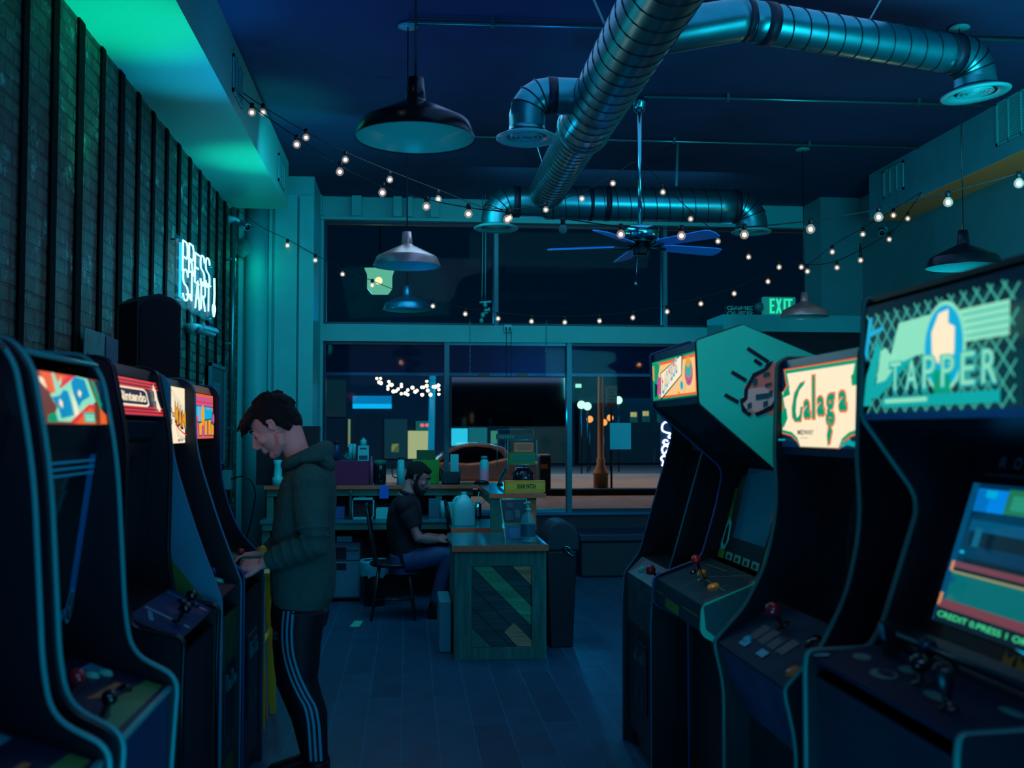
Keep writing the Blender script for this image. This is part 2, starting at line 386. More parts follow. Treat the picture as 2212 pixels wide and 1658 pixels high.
# ------------------------------------------------------------------ arcade cabinets
W_ = E_('backlit white', (255, 236, 200), 1.0)
OR_ = E_('backlit orange', (238, 96, 30), 1.0); RD_ = E_('backlit red', (222, 52, 56), 1.0); BL_ = E_('backlit blue', (0, 140, 190), 1.0)
NVY = E_('backlit navy', (4, 30, 60), 1.0); GRN = E_('backlit green', (0, 150, 110), 1.0); YE_ = E_('backlit amber', (240, 160, 30), 1.0)
PK_ = E_('backlit pink', (196, 84, 140), 1.0); TE_ = E_('backlit teal', (0, 165, 165), 1.0); CRM = E_('backlit cream teal', (140, 225, 190), 1.0)
BRN = E_('backlit brown', (110, 58, 40), 1.0); TEd = E_('backlit dim teal', (70, 185, 165), .85); CYb = E_('backlit cyan', (0, 170, 215), 1.0); PCH = E_('backlit peach', (248, 200, 130), 1.0)
glassk = M('dark monitor glass', (3, 6, 14), .08, spec=.7)
trimteal = M('teal edge molding', (20, 140, 140), .4)
trimgrn = M('dull green edge molding', (36, 96, 92), .4)
trimblu = M('blue edge molding', (50, 80, 150), .4)
trimpnk = M('mauve edge molding', (150, 120, 150), .4)
cpm = M('worn black control panel', (10, 34, 60), .5, spec=.2, noise=.6, nscale=9)
bezm = M('printed bezel', (10, 18, 34), .3)
redb = M('red joystick ball', (150, 24, 44), .2, coat=.6); blkb = M('black joystick ball', (10, 12, 18), .2, coat=.6)
yelb = M('amber push button', (220, 150, 40), .3); whtb = M('pale push button', (150, 200, 180), .3); orgb = M('orange push button', (210, 110, 50), .3)
art1 = M('printed teal line art', (60, 185, 205), .4); art2 = M('printed yellow green', (110, 120, 50), .5); art3 = M('printed pale blue', (80, 140, 160), .5)
class Cab:
    def __init__(s, label, side, Xb, Y0, Y1, outline, pm=blk, th=.019, molds='both', mm=trimteal, mr=.006, innerm=None):
        s.side = side; s.Xb = Xb; s.w = Y1 - Y0
        s.root = thing('arcade_cabinet', label, 'arcade machine', (Xb, (Y0 + Y1) / 2, 0), R(90) * side, 'arcade cabinets along the %s side' % ('left' if side > 0 else 'right'), local=True)
        s.out = fillet([(s.d(p[0]), p[1]) + tuple(p[2:]) for p in outline])
        zt = s.out[-1][1]
        for k, xs in enumerate((-s.w / 2, s.w / 2 - th)):
            pts = [(0.0, .0)] + [(-a, b) for a, b in s.out]
            if s.out[-1][0] > .01: pts.append((0.0, zt))
            o = MB(pm[k] if isinstance(pm, tuple) else pm).extr(pts, 'x', xs, xs + th).build('side_panel', s.root)
            use = (xs, xs + th) if molds == 'both' else ((xs + th / 2,) if molds == 'mid' else (xs + th if k == 0 else xs,))
            t = MB(mm[k] if isinstance(mm, tuple) else mm)
            for xm in use: t.tube([(xm, -a - mr * .3, b) for a, b in s.out], mr, 6)
            t.build('edge_molding', s.root)
        s.th = th; s.iw = s.w - 2 * th
        MB(blk).box(-s.iw / 2, s.iw / 2, -.02, 0, .05, zt - .02).build('back_panel', s.root)
    def d(s, X): return (X - s.Xb) * s.side
    def frame(s, p, q):
        """plane from p to q (room X, Z): u right, v from p to q, n out"""
        a = Vector((0, -s.d(p[0]), p[1])); b = Vector((0, -s.d(q[0]), q[1])); v = (b - a).normalized(); u = Vector((1, 0, 0))
        m = Matrix((u, v, u.cross(v))).transposed().to_4x4(); m.translation = a; m.translation.x = -s.iw / 2
        return m, (b - a).length
    def slab(s, name, p, q, mat, th=.012, e=0, bevel=0, parent=None):
        m, L = s.frame(p, q); mb = MB(mat); mb.X = m; mb.box(0 - e, s.iw + e, 0, L, -th, 0); mb.X = Matrix.Identity(4)
        return mb.build(name, parent or s.root, bevel=bevel), m, L
    def stick(s, par, m, x, y, ball=redb, h=.075, r=.017):
        b = MB(blk2); b.X = m; b.lathe([(0, .001), (.024, .001), (.022, .004), (.008, .006), (.0065, h - r), (0, h - r)], (x, y, 0), 12)
        b.use(ball).ball((x, y, h), r, n=12); b.X = Matrix.Identity(4); b.build('joystick', par)
    def button(s, par, m, x, y, mat=whtb, r=.014):
        b = MB(mat); b.X = m; b.lathe([(0, 0), (r * 1.25, 0), (r * 1.25, .004), (r, .006), (r * .95, .011), (0, .012)], (x, y, 0), 14); b.X = Matrix.Identity(4); b.build('push_button', par)
    def coin_door(s, p, q, x0, x1, z0, z1, lit=True, n=2):
        m, L = s.frame(p, q); zz = p[1]
        mb = MB(M('coin door steel', (26, 38, 52), .4, metal=.5)); mb.X = m; mb.box(x0, x1, z0 - zz, z1 - zz, 0, .008)
        mb.X = Matrix.Identity(4); o = mb.build('coin_door', s.root, bevel=.003)
        for i in range(n):
            cx = x0 + (x1 - x0) * (i + .5) / n
            b = MB(dmetal); b.X = m; b.box(cx - .024, cx + .024, z1 - zz - .10, z1 - zz - .035, .008, .016)
            b.use(M('coin reject button', (40, 84, 104), .4)).box(cx - .014, cx + .014, z1 - zz - .09, z1 - zz - .06, .016, .022)
            b.X = Matrix.Identity(4); b.build('coin_slot', o)
            b = MB(blk2); b.X = m; b.box(cx - .026, cx + .026, z0 - zz + .03, z0 - zz + .09, .008, .011); b.X = Matrix.Identity(4); b.build('coin_return', o)
        return o
class Art:
    """flat print on a plate: unit coordinates (0..1, 0..1), later layers a hair prouder"""
    def __init__(s, m, L, w, x0, y0, x1, y1, base, th=.004):
        s.mb = MB(base); s.m = m; s.x0 = x0; s.y0 = y0; s.sx = x1 - x0; s.sy = y1 - y0; s.k = 0
        s.mb.X = m; s.mb.box(x0, x1, y0, y1, 0, th); s.z = th
    def lay(s): s.z += .0006
    def p(s, mat, pts):
        s.lay(); s.mb.use(mat); s.mb.poly([(s.x0 + a * s.sx, s.y0 + b * s.sy, s.z) for a, b in pts]); return s
    def r(s, mat, a, b, c, d): return s.p(mat, [(a, b), (c, b), (c, d), (a, d)])
    def el(s, mat, cx, cy, rx, ry, n=28, a0=0, a1=360):
        return s.p(mat, [(cx + rx * math.cos(R(a0 + (a1 - a0) * i / n)), cy + ry * math.sin(R(a0 + (a1 - a0) * i / n))) for i in range(n if a1 - a0 == 360 else n + 1)])
    def line(s, mat, pts, w):
        s.lay(); s.mb.use(mat); ar = s.sx / s.sy
        for (a, b), (c, d) in zip(pts, pts[1:]):
            dx = (c - a) * ar; dy = d - b; l = math.hypot(dx, dy) or 1; nx = -dy / l * w / 2; ny = dx / l * w / 2; ex = dx / l * w * .3; ey = dy / l * w * .3
            q = [((a * ar + nx - ex) / ar, b + ny - ey), ((a * ar - nx - ex) / ar, b - ny - ey), ((c * ar - nx + ex) / ar, d - ny + ey), ((c * ar + nx + ex) / ar, d + ny + ey)]
            s.mb.poly([(s.x0 + u * s.sx, s.y0 + v * s.sy, s.z) for u, v in q])
        return s
    def t(s, mat, txt, a, b, c, d, shear=0, bold=0.0):
        s.lay(); s.mb.use(mat); X = s.mb.X; s.mb.X = Matrix.Identity(4)
        s.mb.text(txt, s.m, (s.x0 + a * s.sx, s.y0 + b * s.sy, s.x0 + c * s.sx, s.y0 + d * s.sy), shear, 0, s.z, bold); s.mb.X = X; return s
    def done(s, name, par): s.mb.X = Matrix.Identity(4); return s.mb.build(name, par)

def body(c, xf, ztop, xb=None, toe=.1, m=blk):
    """front board below the control panel, recessed kick board, floor of the box"""
    c.slab('front_panel', (xf, toe), (xf, ztop), m)
    c.slab('kick_board', (xf - .03 * c.side, .0), (xf - .03 * c.side, toe), blk2)

# ---- left row -------------------------------------------------------------
LB = -1.62
nin = [(-.60, 0), (-.60, .70, .05), (-.585, .94, .04), (-.70, 1.0, .09), (-.72, 1.10, .1), (-.745, 1.5, .2), (-.785, 1.71, .06), (-.83, 1.765, .03), (-1.05, 1.775), (-1.62, 1.775)]
def nintendo_body(c, off=0.0, bezart=True):
    b, m, L = c.slab('front_panel', (-.615 - off, .1), (-.605 - off, .90), M('dark blue front board', (14, 44, 84), .5))
    c.slab('kick_board', (-.64 - off, 0), (-.64 - off, .1), blk2)
    cp, m, L = c.slab('control_panel', (-.605 - off, .915), (-.85 - off, 1.0), cpm, bevel=.004)
    # printed colour on the panel: dark centre, a dull yellow corner
    a = Art(m, L, c.iw, .01, .01, c.iw - .01, L - .01, cpm, .0015)
    a.p(art2, [(.02, .05), (.99, .02), (.99, .2), (.5, .3), (.3, .18), (.05, .2)]); a.p(M('printed navy', (16, 24, 54), .35), [(.05, .3), (.5, .42), (.98, .3), (.98, .97), (.05, .97)])
    a.p(M('printed amber streak', (170, 110, 60), .4), [(.42, .5), (.8, .42), (.8, .36), (.5, .40)])
    a.p(art3, [(.82, .68), (.96, .66), (.97, .8), (.84, .82)]); a.done('panel_print', cp)
    t = MB(trimteal); t.X = c.frame((-.605 - off, .915), (-.85 - off, 1.0))[0]; t.box(0, c.iw, -.007, .004, -.012, .003); t.X = Matrix.Identity(4); t.build('panel_edge_strip', cp)
    return cp, m, L
def screen_block(c, top, bot, bez=.06, mat=glassk, bz=bezm):
    """bezel board with the monitor glass inside it; bot and top are (X,Z)"""
    o, m, L = c.slab('bezel', bot, top, bz, th=.01)
    g = MB(mat); g.X = m; g.box(bez, c.iw - bez, bez, L - bez * .8, 0, .003); g.X = Matrix.Identity(4); g.build('monitor_screen', o)
    return o, m, L
# cabinet 0 (mostly outside the photo, its right edge shows)
c = Cab('black arcade cabinet with teal edges cut by the left edge of the photo', 1, LB, 1.61, 2.235, nin, mm=trimteal, th=.02, molds='in')
nintendo_body(c); screen_block(c, (-.80, 1.52), (-.86, 1.03))
c.slab('speaker_panel', (-.80, 1.52), (-.79, 1.60), blk2); m, L = c.frame((-.79, 1.60), (-.835, 1.71))
Art(m, L, c.iw, 0, 0, c.iw, L, glassk).done('marquee', c.root)
c.slab('top_panel', (-.80, 1.745), (-1.6, 1.76), blk)
# cabinet 1
c = Cab('foreground black arcade cabinet with thick teal edges and orange and blue marquee', 1, LB, 2.29, 2.86, nin, mm=trimteal, th=.026, molds='in', mr=.0065)
cp, m, L = nintendo_body(c)
c.stick(cp, m, .15, .15, redb, .065, .02); c.stick(cp, m, .10, .06, blkb, .06, .018)
c.button(cp, m, .40, .17, whtb, .016); c.button(cp, m, .45, .15, whtb, .016); c.button(cp, m, .38, .08, M('dark button', (14, 14, 24), .3))
o, mz, Lz = screen_block(c, (-.795, 1.52), (-.86, 1.03), .07)
a = Art(mz, Lz, c.iw, .005, .005, c.iw - .005, Lz - .005, bezm, .001)
a.r(M('printed blue bezel strip', (22, 110, 170), .4), .90, .24, 1.0, .99)
for k in range(3): a.r(art1, .02, .955 - k * .032, .99, .967 - k * .032)
a.el(art1, .93, .20, .055, .09).el(bezm, .93, .20, .045, .075).r(art3, .918, .15, .942, .26)
for k in range(4):
    for j in range(7): a.p(M('printed girder', (30, 120, 160), .4), [(.08 + j * .105, .02 + k * .03 + j * .016), (.17 + j * .105, .034 + k * .03 + j * .016), (.155 + j * .105, .048 + k * .03 + j * .016), (.07 + j * .105, .034 + k * .03 + j * .016)])
a.done('bezel_print', o)
g = MB(glassk); g.X = mz; g.box(.05, c.iw - .085, .13, Lz - .09, .004, .006); g.X = Matrix.Identity(4); g.build('screen_glass', o)
c.slab('speaker_panel', (-.80, 1.52), (-.785, 1.585), blk2)
m, L = c.frame((-.785, 1.585), (-.80, 1.70))
a = Art(m, L, c.iw, .02, 0, c.iw, L, BRN)
a.p(OR_, [(.12, 1), (.55, 1), (.45, .86), (.28, .55), (.15, .75)]).p(W_, [(.10, .9), (.16, .86), (.2, .62), (.12, .7)])
a.p(OR_, [(.18, 1), (.26, 1), (.25, .6), (.18, .62)]).p(CRM, [(.27, 1), (.30, 1), (.34, .8), (.40, .95), (.38, .7), (.30, .6)])
a.p(RD_, [(.34, .72), (.5, 1), (.62, 1), (.4, .7)])
a.p(CRM, [(.16, .55), (.3, .62), (.62, 1), (.8, .98), (.9, .5), (.5, .04), (.2, .05), (.3, .35)])
a.p(BL_, [(.22, .5), (.34, .56), (.40, .68), (.46, .66), (.5, .4), (.52, .18), (.32, .1), (.30, .3)])
a.p(BL_, [(.52, .85), (.58, .98), (.74, .95), (.80, .6), (.66, .48), (.60, .35), (.53, .62)])
a.p(W_, [(.32, .5), (.36, .42), (.35, .3), (.31, .38)]).p(W_, [(.62, .72), (.66, .66), (.63, .55), (.60, .62)]).p(W_, [(.50, .75), (.58, .2), (.52, .12)])
a.p(RD_, [(.42, .03), (.75, .42), (.85, .42), (.84, .3), (.52, .0)]).p(OR_, [(.5, .0), (.76, .36), (.82, .3), (.82, .0)])
a.r(TEd, .64, .03, .82, .25).r(CRM, .66, .06, .80, .2).t(GRN, 'BONUS', .68, .12, .78, .17)
a.p(GRN, [(.8, .95), (.86, .92), (.96, .4), (.92, .3), (.84, .7)]).p(NVY, [(.86, .95), (1, .95), (1, 0), (.9, .2), (.96, .5)]).p(OR_, [(.9, .35), (1, .2), (1, 0), (.88, 0)]).p(BRN, [(.02, .8), (.14, .6), (.22, .3), (.12, .02), (.02, .02)]).p(GRN, [(.08, .02), (.1, .16), (.2, .2), (.22, .02)])
a.done('marquee', c.root)
MB(trimteal).tube([(-c.iw / 2, -c.d(-.80), 1.738), (c.iw / 2, -c.d(-.80), 1.738)], .006, 6).build('edge_molding', c.root)
c.slab('top_panel', (-.82, 1.745), (-1.6, 1.77), blk)
# cabinet 2
o2 = [(-.69, 0), (-.69, .75), (-.685, .93, .03), (-.845, .965, .03), (-.87, 1.1, .08), (-.865, 1.54, .1), (-.915, 1.78, .03), (-.95, 1.80, .03), (-1.62, 1.80)]
c = Cab('black arcade cabinet with red striped marquee and white lettering on navy', 1, LB, 3.40, 4.03, o2, mm=blk2, th=.02)
body(c, -.70, .86)
cp, m, L = c.slab('control_panel', (-.70, .92), (-.86, 1.0), cpm, bevel=.003)
# deep desk of the twin joystick panel
a = Art(m, L, c.iw, .02, .01, c.iw - .02, L - .01, M('printed dusk blue', (8, 50, 96), .6, spec=.12, noise=.4, nscale=14), .0015)
a.r(art3, .28, 0, .33, 1).r(M('printed teal edge', (30, 110, 140), .4), .86, .0, .90, 1); a.p(art3, [(.06, .7), (.25, .9), (.25, .8), (.08, .6)]); a.done('panel_print', cp)
c.stick(cp, m, .36, .07, blkb, .06, .02); c.stick(cp, m, .18, .05, blkb, .055, .02); c.button(cp, m, .46, .1, blkb); c.button(cp, m, .5, .06, blkb)
screen_block(c, (-.93, 1.53), (-.98, 1.02), .06); c.slab('panel_shelf', (-.86, 1.0), (-.98, 1.02), blk2)
c.slab('speaker_panel', (-.95, 1.53), (-.90, 1.60), M('dark teal board', (10, 40, 56), .5))
m, L = c.frame((-.895, 1.62), (-.925, 1.745))
a = Art(m, L, c.iw, 0, 0, c.iw, L, NVY)
for k, hh in enumerate((.06, .05, .04)):
    a.r(RD_, 0, .93 - k * .09, 1, .93 + hh - k * .09); a.r(RD_, 0, .02 + k * .09, 1, .02 + hh + k * .09)
a.p(W_, [(.0, .24), (.62, .24), (.68, .3), (.68, .66), (.62, .74), (0, .74)]).p(NVY, [(.0, .29), (.60, .29), (.65, .34), (.65, .64), (.60, .69), (0, .69)])
a.t(W_, 'Nintendo', .02, .36, .62, .62, bold=.03)
a.p(W_, [(.88, .92), (.9, .8), (.92, .74), (.91, .5), (.94, .2), (.89, .12), (.84, .25), (.86, .45), (.82, .42), (.85, .56), (.86, .7), (.83, .74)])
a.done('marquee', c.root)
c.slab('marquee_retainer', (-.925, 1.75), (-.93, 1.785), blk2); c.slab('top_panel', (-.94, 1.79), (-1.6, 1.80), blk)
# cabinet 3: pale sides with a yellow swoosh
o3 = [(-.69, 0), (-.69, .84), (-.69, .94, .02), (-.784, 1.185, .1), (-.885, 1.5, .2), (-.89, 1.75, .03), (-.93, 1.787, .03), (-1.62, 1.787)]
wsd = M('dull teal white side', (58, 128, 150), .5, noise=.1, nscale=4)
c = Cab('arcade cabinet with pale side, mauve curved edge and cream marquee with amber lettering', 1, LB, 4.09, 4.58, o3, pm=(wsd, blk), mm=trimpnk, th=.019, molds='mid', mr=.005)
sw = MB(M('dull olive paint', (92, 108, 40), .6)); xs = -c.w / 2 - .001
sw.add([(xs, -c.d(a), b) for a, b in ((-.70, .86), (-.78, .98), (-.86, 1.08), (-.93, 1.2), (-.98, 1.22), (-.98, .95), (-.86, .9), (-.75, .8), (-.70, .7))], [tuple(range(9))]); sw.build('side_print', c.root)
body(c, -.70, .84, m=M('front board olive', (50, 74, 40), .6, noise=.4, nscale=5))
cp, m, L = c.slab('control_panel', (-.70, .935), (-.86, .99), cpm, bevel=.003)
c.stick(cp, m, .24, .09, M('blue joystick ball', (40, 50, 110), .2), .05, .018); c.button(cp, m, .12, .12, whtb, .017); c.button(cp, m, .36, .07, whtb, .02); c.button(cp, m, .38, .11, M('green button', (40, 170, 120), .4), .017)
screen_block(c, (-1.0, 1.48), (-1.03, 1.02), .06); c.slab('panel_shelf', (-.86, .99), (-1.03, 1.02), blk2)
c.slab('speaker_panel', (-1.0, 1.48), (-.925, 1.52), blk2)
c.coin_door((-.70, .1), (-.70, .84), .12, .36, .3, .66)
m, L = c.frame((-.925, 1.52), (-.93, 1.745))
a = Art(m, L, c.iw, .0, 0, c.iw - .01, L, W_)
for k in range(4): a.line(NVY, [(.35 + k * .1, .98 - k * .12), (.7 + k * .06, .80 - k * .07), (.98, .62 - k * .06)], .006)
for ch, x0, x1, y0, y1 in (('P', .02, .16, .36, .60), ('A', .17, .29, .34, .60), ('C', .29, .40, .34, .62), ('-', .41, .47, .48, .53)): a.t(NVY, ch, x0 - .01, y0 - .015, x1 + .01, y1 + .015, bold=.06).t(YE_, ch, x0, y0, x1, y1, bold=.02)
a.p(NVY, [(.475, .38), (.485, .80), (.56, .62), (.62, .76), (.66, .55), (.71, .70), (.76, .55), (.80, .62), (.84, .5), (.93, .60), (.95, .2), (.885, .28), (.86, .38), (.84, .24), (.72, .26), (.70, .32), (.66, .30), (.62, .26), (.54, .34)])
a.p(YE_, [(.49, .40), (.50, .75), (.55, .58), (.61, .72), (.62, .32), (.57, .34), (.56, .45), (.53, .40)])
a.p(YE_, [(.64, .33), (.68, .60), (.71, .66), (.76, .3), (.72, .30), (.70, .38)])
a.p(YE_, [(.78, .3), (.79, .58), (.86, .44), (.87, .55), (.92, .57), (.935, .24), (.88, .34), (.84, .44), (.83, .28)])
a.p(RD_, [(.48, .36), (.6, .28), (.8, .2), (.95, .16), (.95, .13), (.8, .17), (.6, .25), (.48, .33)])
for k in range(3): a.line(NVY, [(.5, .26 - k * .05), (.7, .14 - k * .03), (.95, .05)], .005)
a.line(RD_, [(.48, .3), (.56, .18), (.62, .02)], .01); a.t(NVY, 'MIDWAY', .55, .03, .78, .075, bold=.03)
a.done('marquee', c.root)
c.slab('marquee_retainer', (-.93, 1.748), (-.95, 1.778), M('dark green retainer', (16, 60, 60), .3)); c.slab('top_panel', (-.96, 1.775), (-1.6, 1.785), blk)
# cabinet 4: at the back, the standing player uses it
o4 = [(-.69, 0), (-.69, .86), (-.69, .965, .02), (-.806, 1.08, .12), (-.895, 1.32, .2), (-.905, 1.745, .03), (-.94, 1.785, .03), (-1.62, 1.785)]
c = Cab('furthest arcade cabinet of the left row, pink and orange marquee, played by the standing person', 1, LB, 4.64, 5.26, o4, pm=(blk, blk), mm=trimblu, th=.019, molds='mid', mr=.005)
body(c, -.70, .85); c.coin_door((-.70, .1), (-.70, .85), .18, .44, .3, .66)
cp, m, L = c.slab('control_panel', (-.695, .955), (-.86, .995), cpm, bevel=.003)
c.stick(cp, m, .3, .07, redb, .05, .017); c.button(cp, m, .46, .08); a = Art(m, L, c.iw, .40, .0, c.iw, L, M('green panel print', (60, 150, 90), .4), .002); a.done('panel_print', cp)
screen_block(c, (-1.0, 1.48), (-1.03, 1.02), .06); c.slab('panel_shelf', (-.86, .995), (-1.03, 1.02), blk2)
c.slab('speaker_panel', (-1.0, 1.48), (-.925, 1.535), blk2)
m, L = c.frame((-.925, 1.535), (-.93, 1.735))
a = Art(m, L, c.iw, .0, 0, c.iw - .04, L, OR_)
a.r(PK_, .03, .03, .97, .97).r(RD_, .03, .80, .97, .84).r(CYb, .06, .38, .94, .72).r(NVY, .06, .36, .94, .385).r(OR_, .03, .94, .97, .97).r(NVY, .03, .72, .97, .735)
a.p(PK_, [(.06, .38), (.3, .38), (.28, .5), (.06, .56)])
for k, (x, hh) in enumerate(((.08, .34), (.30, .30), (.52, .36), (.68, .38), (.80, .30))):
    a.p(NVY, [(x - .01, .06), (x + .13, .06), (x + .14, .08 + hh), (x - .02, .06 + hh)]).p(YE_, [(x, .08), (x + .11, .08), (x + .12, .05 + hh), (x, .04 + hh)])
a.el(YE_, .42, .52, .07, .24).el(NVY, .88, .46, .07, .16).el(PK_, .88, .46, .05, .12).t(YE_, 'MIDWAY', .58, .66, .78, .70)
a.done('marquee', c.root); c.slab('marquee_retainer', (-.93, 1.74), (-.95, 1.775), blk2); c.slab('top_panel', (-.96, 1.772), (-1.6, 1.782), blk)

# ---- right row ------------------------------------------------------------
RB = 1.95
# the tall near one
o0 = [(.93, 0), (.93, 1.02, .02), (.935, 1.055, .012), (1.085, 1.06, .02), (1.118, 1.113, .03), (1.217, 1.405, .05), (1.075, 1.603, .02), (1.085, 1.878, .012), (1.25, 1.91), (1.95, 1.91)]
c = Cab('large foreground arcade cabinet with teal lattice marquee and a glowing screen', -1, RB, 1.735, 2.445, o0, mm=trimgrn, th=.02, molds='mid', mr=.0075)
body(c, .95, 1.0, m=M('front board slate', (14, 30, 48), .5, noise=.3, nscale=4))
cp, m, L = c.slab('control_panel', (.94, 1.045), (1.13, 1.075), M('dusky panel', (8, 30, 54), .6, spec=.12), bevel=.004)
a = Art(m, L, c.iw, .0, .0, c.iw, L, M('dusky panel', (8, 30, 54), .6, spec=.12), .001)
for x, y, rx, ry in ((.12, .45, .05, .09), (.36, .62, .05, .09), (.36, .33, .07, .12), (.66, .4, .07, .08), (.9, .7, .06, .06)): a.el(M('printed foam oval', (92, 112, 108), .5), x, y, rx, ry)
a.el(M('dusky panel', (8, 30, 54), .6, spec=.12), .36, .36, .05, .06)
a.p(trimteal, [(.0, .0), (.03, .0), (.06, .12), (.03, .2), (.0, .1)]); a.done('panel_print', cp)
def tap(x, y, h, par):
    b = MB(blk2); b.X = m; b.lathe([(0, 0), (.018, 0), (.018, .006), (.009, .01), (.009, .03), (.017, .045), (.019, h), (.012, h + .012), (0, h + .014)], (x, y, 0), 14); b.X = Matrix.Identity(4); b.build('tap_handle', par)
tap(.52, .06, .075, cp)
c.stick(cp, m, .34, .10, blkb, .04, .02)
ml_ = MB(blk2); ml_.X = m; ml_.box(.10, .125, .13, .155, 0, .075); ml_.use(art3).box(.101, .122, .128, .13, .04, .075); ml_.X = Matrix.Identity(4); ml_.build('beer_tap_block', cp)
rl = MB(M('brass foot rail dim', (40, 66, 80), .3, metal=.7))
rl.tube([(-c.iw / 2, -c.d(1.115), 1.105), (c.iw / 2, -c.d(1.115), 1.105)], .010, 8); rl.lathe([(.0, -.008), (.02, -.008), (.02, .008), (0, .008)], (-.12, -c.d(1.113), 1.105), 12, Matrix.Rotation(R(90), 4, 'Y')); rl.build('bar_rail', c.root)
c.slab('lower_bezel', (1.13, 1.075), (1.165, 1.115), bezm)
o, m, L = c.slab('bezel', (1.175, 1.10), (1.322, 1.53), bezm, th=.01)
a = Art(m, L, c.iw, .0, .0, c.iw, L, bezm, .001)
for k, ch in enumerate('ROOTBEER'): a.t(M('dim bezel lettering', (60, 110, 140), .5), ch, .26 + k * .085, .90, .26 + k * .085 + .04, .955)
a.r(M('bezel line', (30, 60, 76), .5), .2, .855, 1, .868)
for k in range(4): a.p(M('printed ochre', (180, 140, 30), .5), [(.60 + k * .07, .025), (.65 + k * .07, .015), (.655 + k * .07, .075), (.625 + k * .07, .045), (.605 + k * .07, .085)])
a.p(CYb, [(.64, .10), (.72, .085), (.72, .105), (.65, .12)]); a.done('bezel_print', o)
# glowing monitor: slightly barrelled glass with the bar scene
S = E_
sb = S('screen dusk blue', (0, 50, 84), .9); sm = S('screen mid blue', (0, 78, 120), .9); s2b = S('screen bright blue', (0, 130, 225), 1.0); sg = S('screen teal floor', (0, 108, 112), .9)
sr = S('screen brown bar', (118, 62, 74), .9); so_ = S('screen sand', (210, 140, 90), .9); sgr = S('screen green letters', (70, 225, 150), 1.0); sd = S('screen dark', (4, 26, 46), .8); sol = S('screen olive', (30, 120, 90), .9)
x0, x1, y0, y1 = .10, c.iw - .03, .045, L - .085
a = Art(m, L, c.iw, x0, y0, x1, y1, sb, .006)
a.p(sm, [(0, 0), (.05, 0), (.05, 1), (.0, 1)]).r(sg, .05, .08, 1, .36).r(sb, .05, .43, 1, .9).r(sd, .1, .56, 1, .66).r(sd, .1, .43, 1, .47).r(sm, .08, .66, 1, .74).r(sb, .1, .74, 1, .80)
a.r(s2b, .07, .80, .30, .96).r(S('screen sky', (0, 110, 190), 1), .07, .80, .17, .95).r(CYb, .14, .90, .22, .95).r(sol, .30, .80, 1, .97).r(S('screen fern', (40, 150, 120), .9), .34, .83, .8, .93).el(OR_, .5, .88, .03, .02).el(sgr, .62, .86, .05, .03)
a.r(sr, .07, .385, 1, .43).r(sd, .07, .365, 1, .39).r(so_, .05, .36, .075, .43).r(S('screen straw', (150, 150, 100), .9), .07, .35, 1, .365)
a.r(sr, .06, .12, 1, .16).r(so_, .04, .11, .065, .2).r(sd, .05, .0, 1, .11).r(sr, .06, .10, 1, .125)
a.el(sm, .11, .3, .02, .02).r(S('screen haze', (0, 96, 130), .9), .17, .55, .22, .68).r(CRM, .7, .25, .73, .33).el(CYb, .12, .5, .02, .012)
a.t(sgr, 'CREDIT 0.PRESS 1 OR 2 PLAYERS', .08, .035, 1.05, .075, bold=.01)
a.done('monitor_screen', c.root)
mk = MB(bezm); mk.X = m
for bx in ((.0, x0, 0, L), (x1, c.iw, 0, L), (x0, x1, 0, y0), (x0, x1, y1, L)): mk.box(bx[0] + .001, bx[1] - .001 if bx[1] < c.iw else bx[1] - .001, bx[2] + .001, bx[3] - .001, .0, .0 + .0008)
mk.X = Matrix.Identity(4); mk.build('screen_mask', o)
c.slab('speaker_panel', (1.322, 1.53), (1.10, 1.60), blk2)
c.slab('marquee_retainer', (1.075, 1.595), (1.073, 1.612), M('bright blue retainer', (40, 90, 140), .3)); c.slab('marquee_retainer', (1.078, 1.836), (1.082, 1.862), M('dark blue retainer', (20, 46, 80), .3))
m, L = c.frame((1.077, 1.612), (1.085, 1.838))
bkt = S('marquee dark teal', (2, 34, 50), 1.0)
a = Art(m, L, c.iw, .03, 0, c.iw - .01, L, bkt)
ar = (c.iw - .04) / L
def clipline(q0, q1):
    (xa, ya), (xb, yb) = q0, q1; ts = [0.0, 1.0]
    for lo, hi, s_, e in ((0, 1, xa, xb), (0, 1, ya, yb)):
        if abs(e - s_) > 1e-9:
            t = sorted(((lo - s_) / (e - s_), (hi - s_) / (e - s_))); ts[0] = max(ts[0], t[0]); ts[1] = min(ts[1], t[1])
    if ts[1] - ts[0] < .01: return None
    return [(xa + (xb - xa) * ts[0], ya + (yb - ya) * ts[0]), (xa + (xb - xa) * ts[1], ya + (yb - ya) * ts[1])]
for k in range(-10, 24):
    for sgn in (1, -1):
        x = k * .078; q = clipline((x, 0), (x + sgn * .39, 1.0))
        if q: a.line(TEd, q, .02)
a.p(CRM, [(.22, .42), (.30, .84), (.56, .86), (.56, .52), (.38, .50), (.27, .34)]).r(CRM, .70, .56, .98, .84)
for k in range(4): a.r(TE_, .70, .60 + k * .06, .98, .612 + k * .06)
a.p(TE_, [(.04, .06), (.10, .06), (.18, .62), (.14, .72), (.12, .6), (.06, .35)]).p(TE_, [(.10, .14), (.16, .13), (.44, .5), (.42, .56), (.2, .36), (.2, .5)]).p(CRM, [(.15, .28), (.22, .3), (.30, .44), (.44, .50), (.43, .56), (.28, .5), (.22, .62), (.18, .6)])
a.p(CYb, [(.05, .6), (.08, .95), (.11, .95), (.07, .5)]).p(CYb, [(.07, .74), (.2, .80), (.2, .84), (.08, .8)])
a.el(CRM, .63, .54, .135, .40).el(CYb, .63, .54, .12, .365)
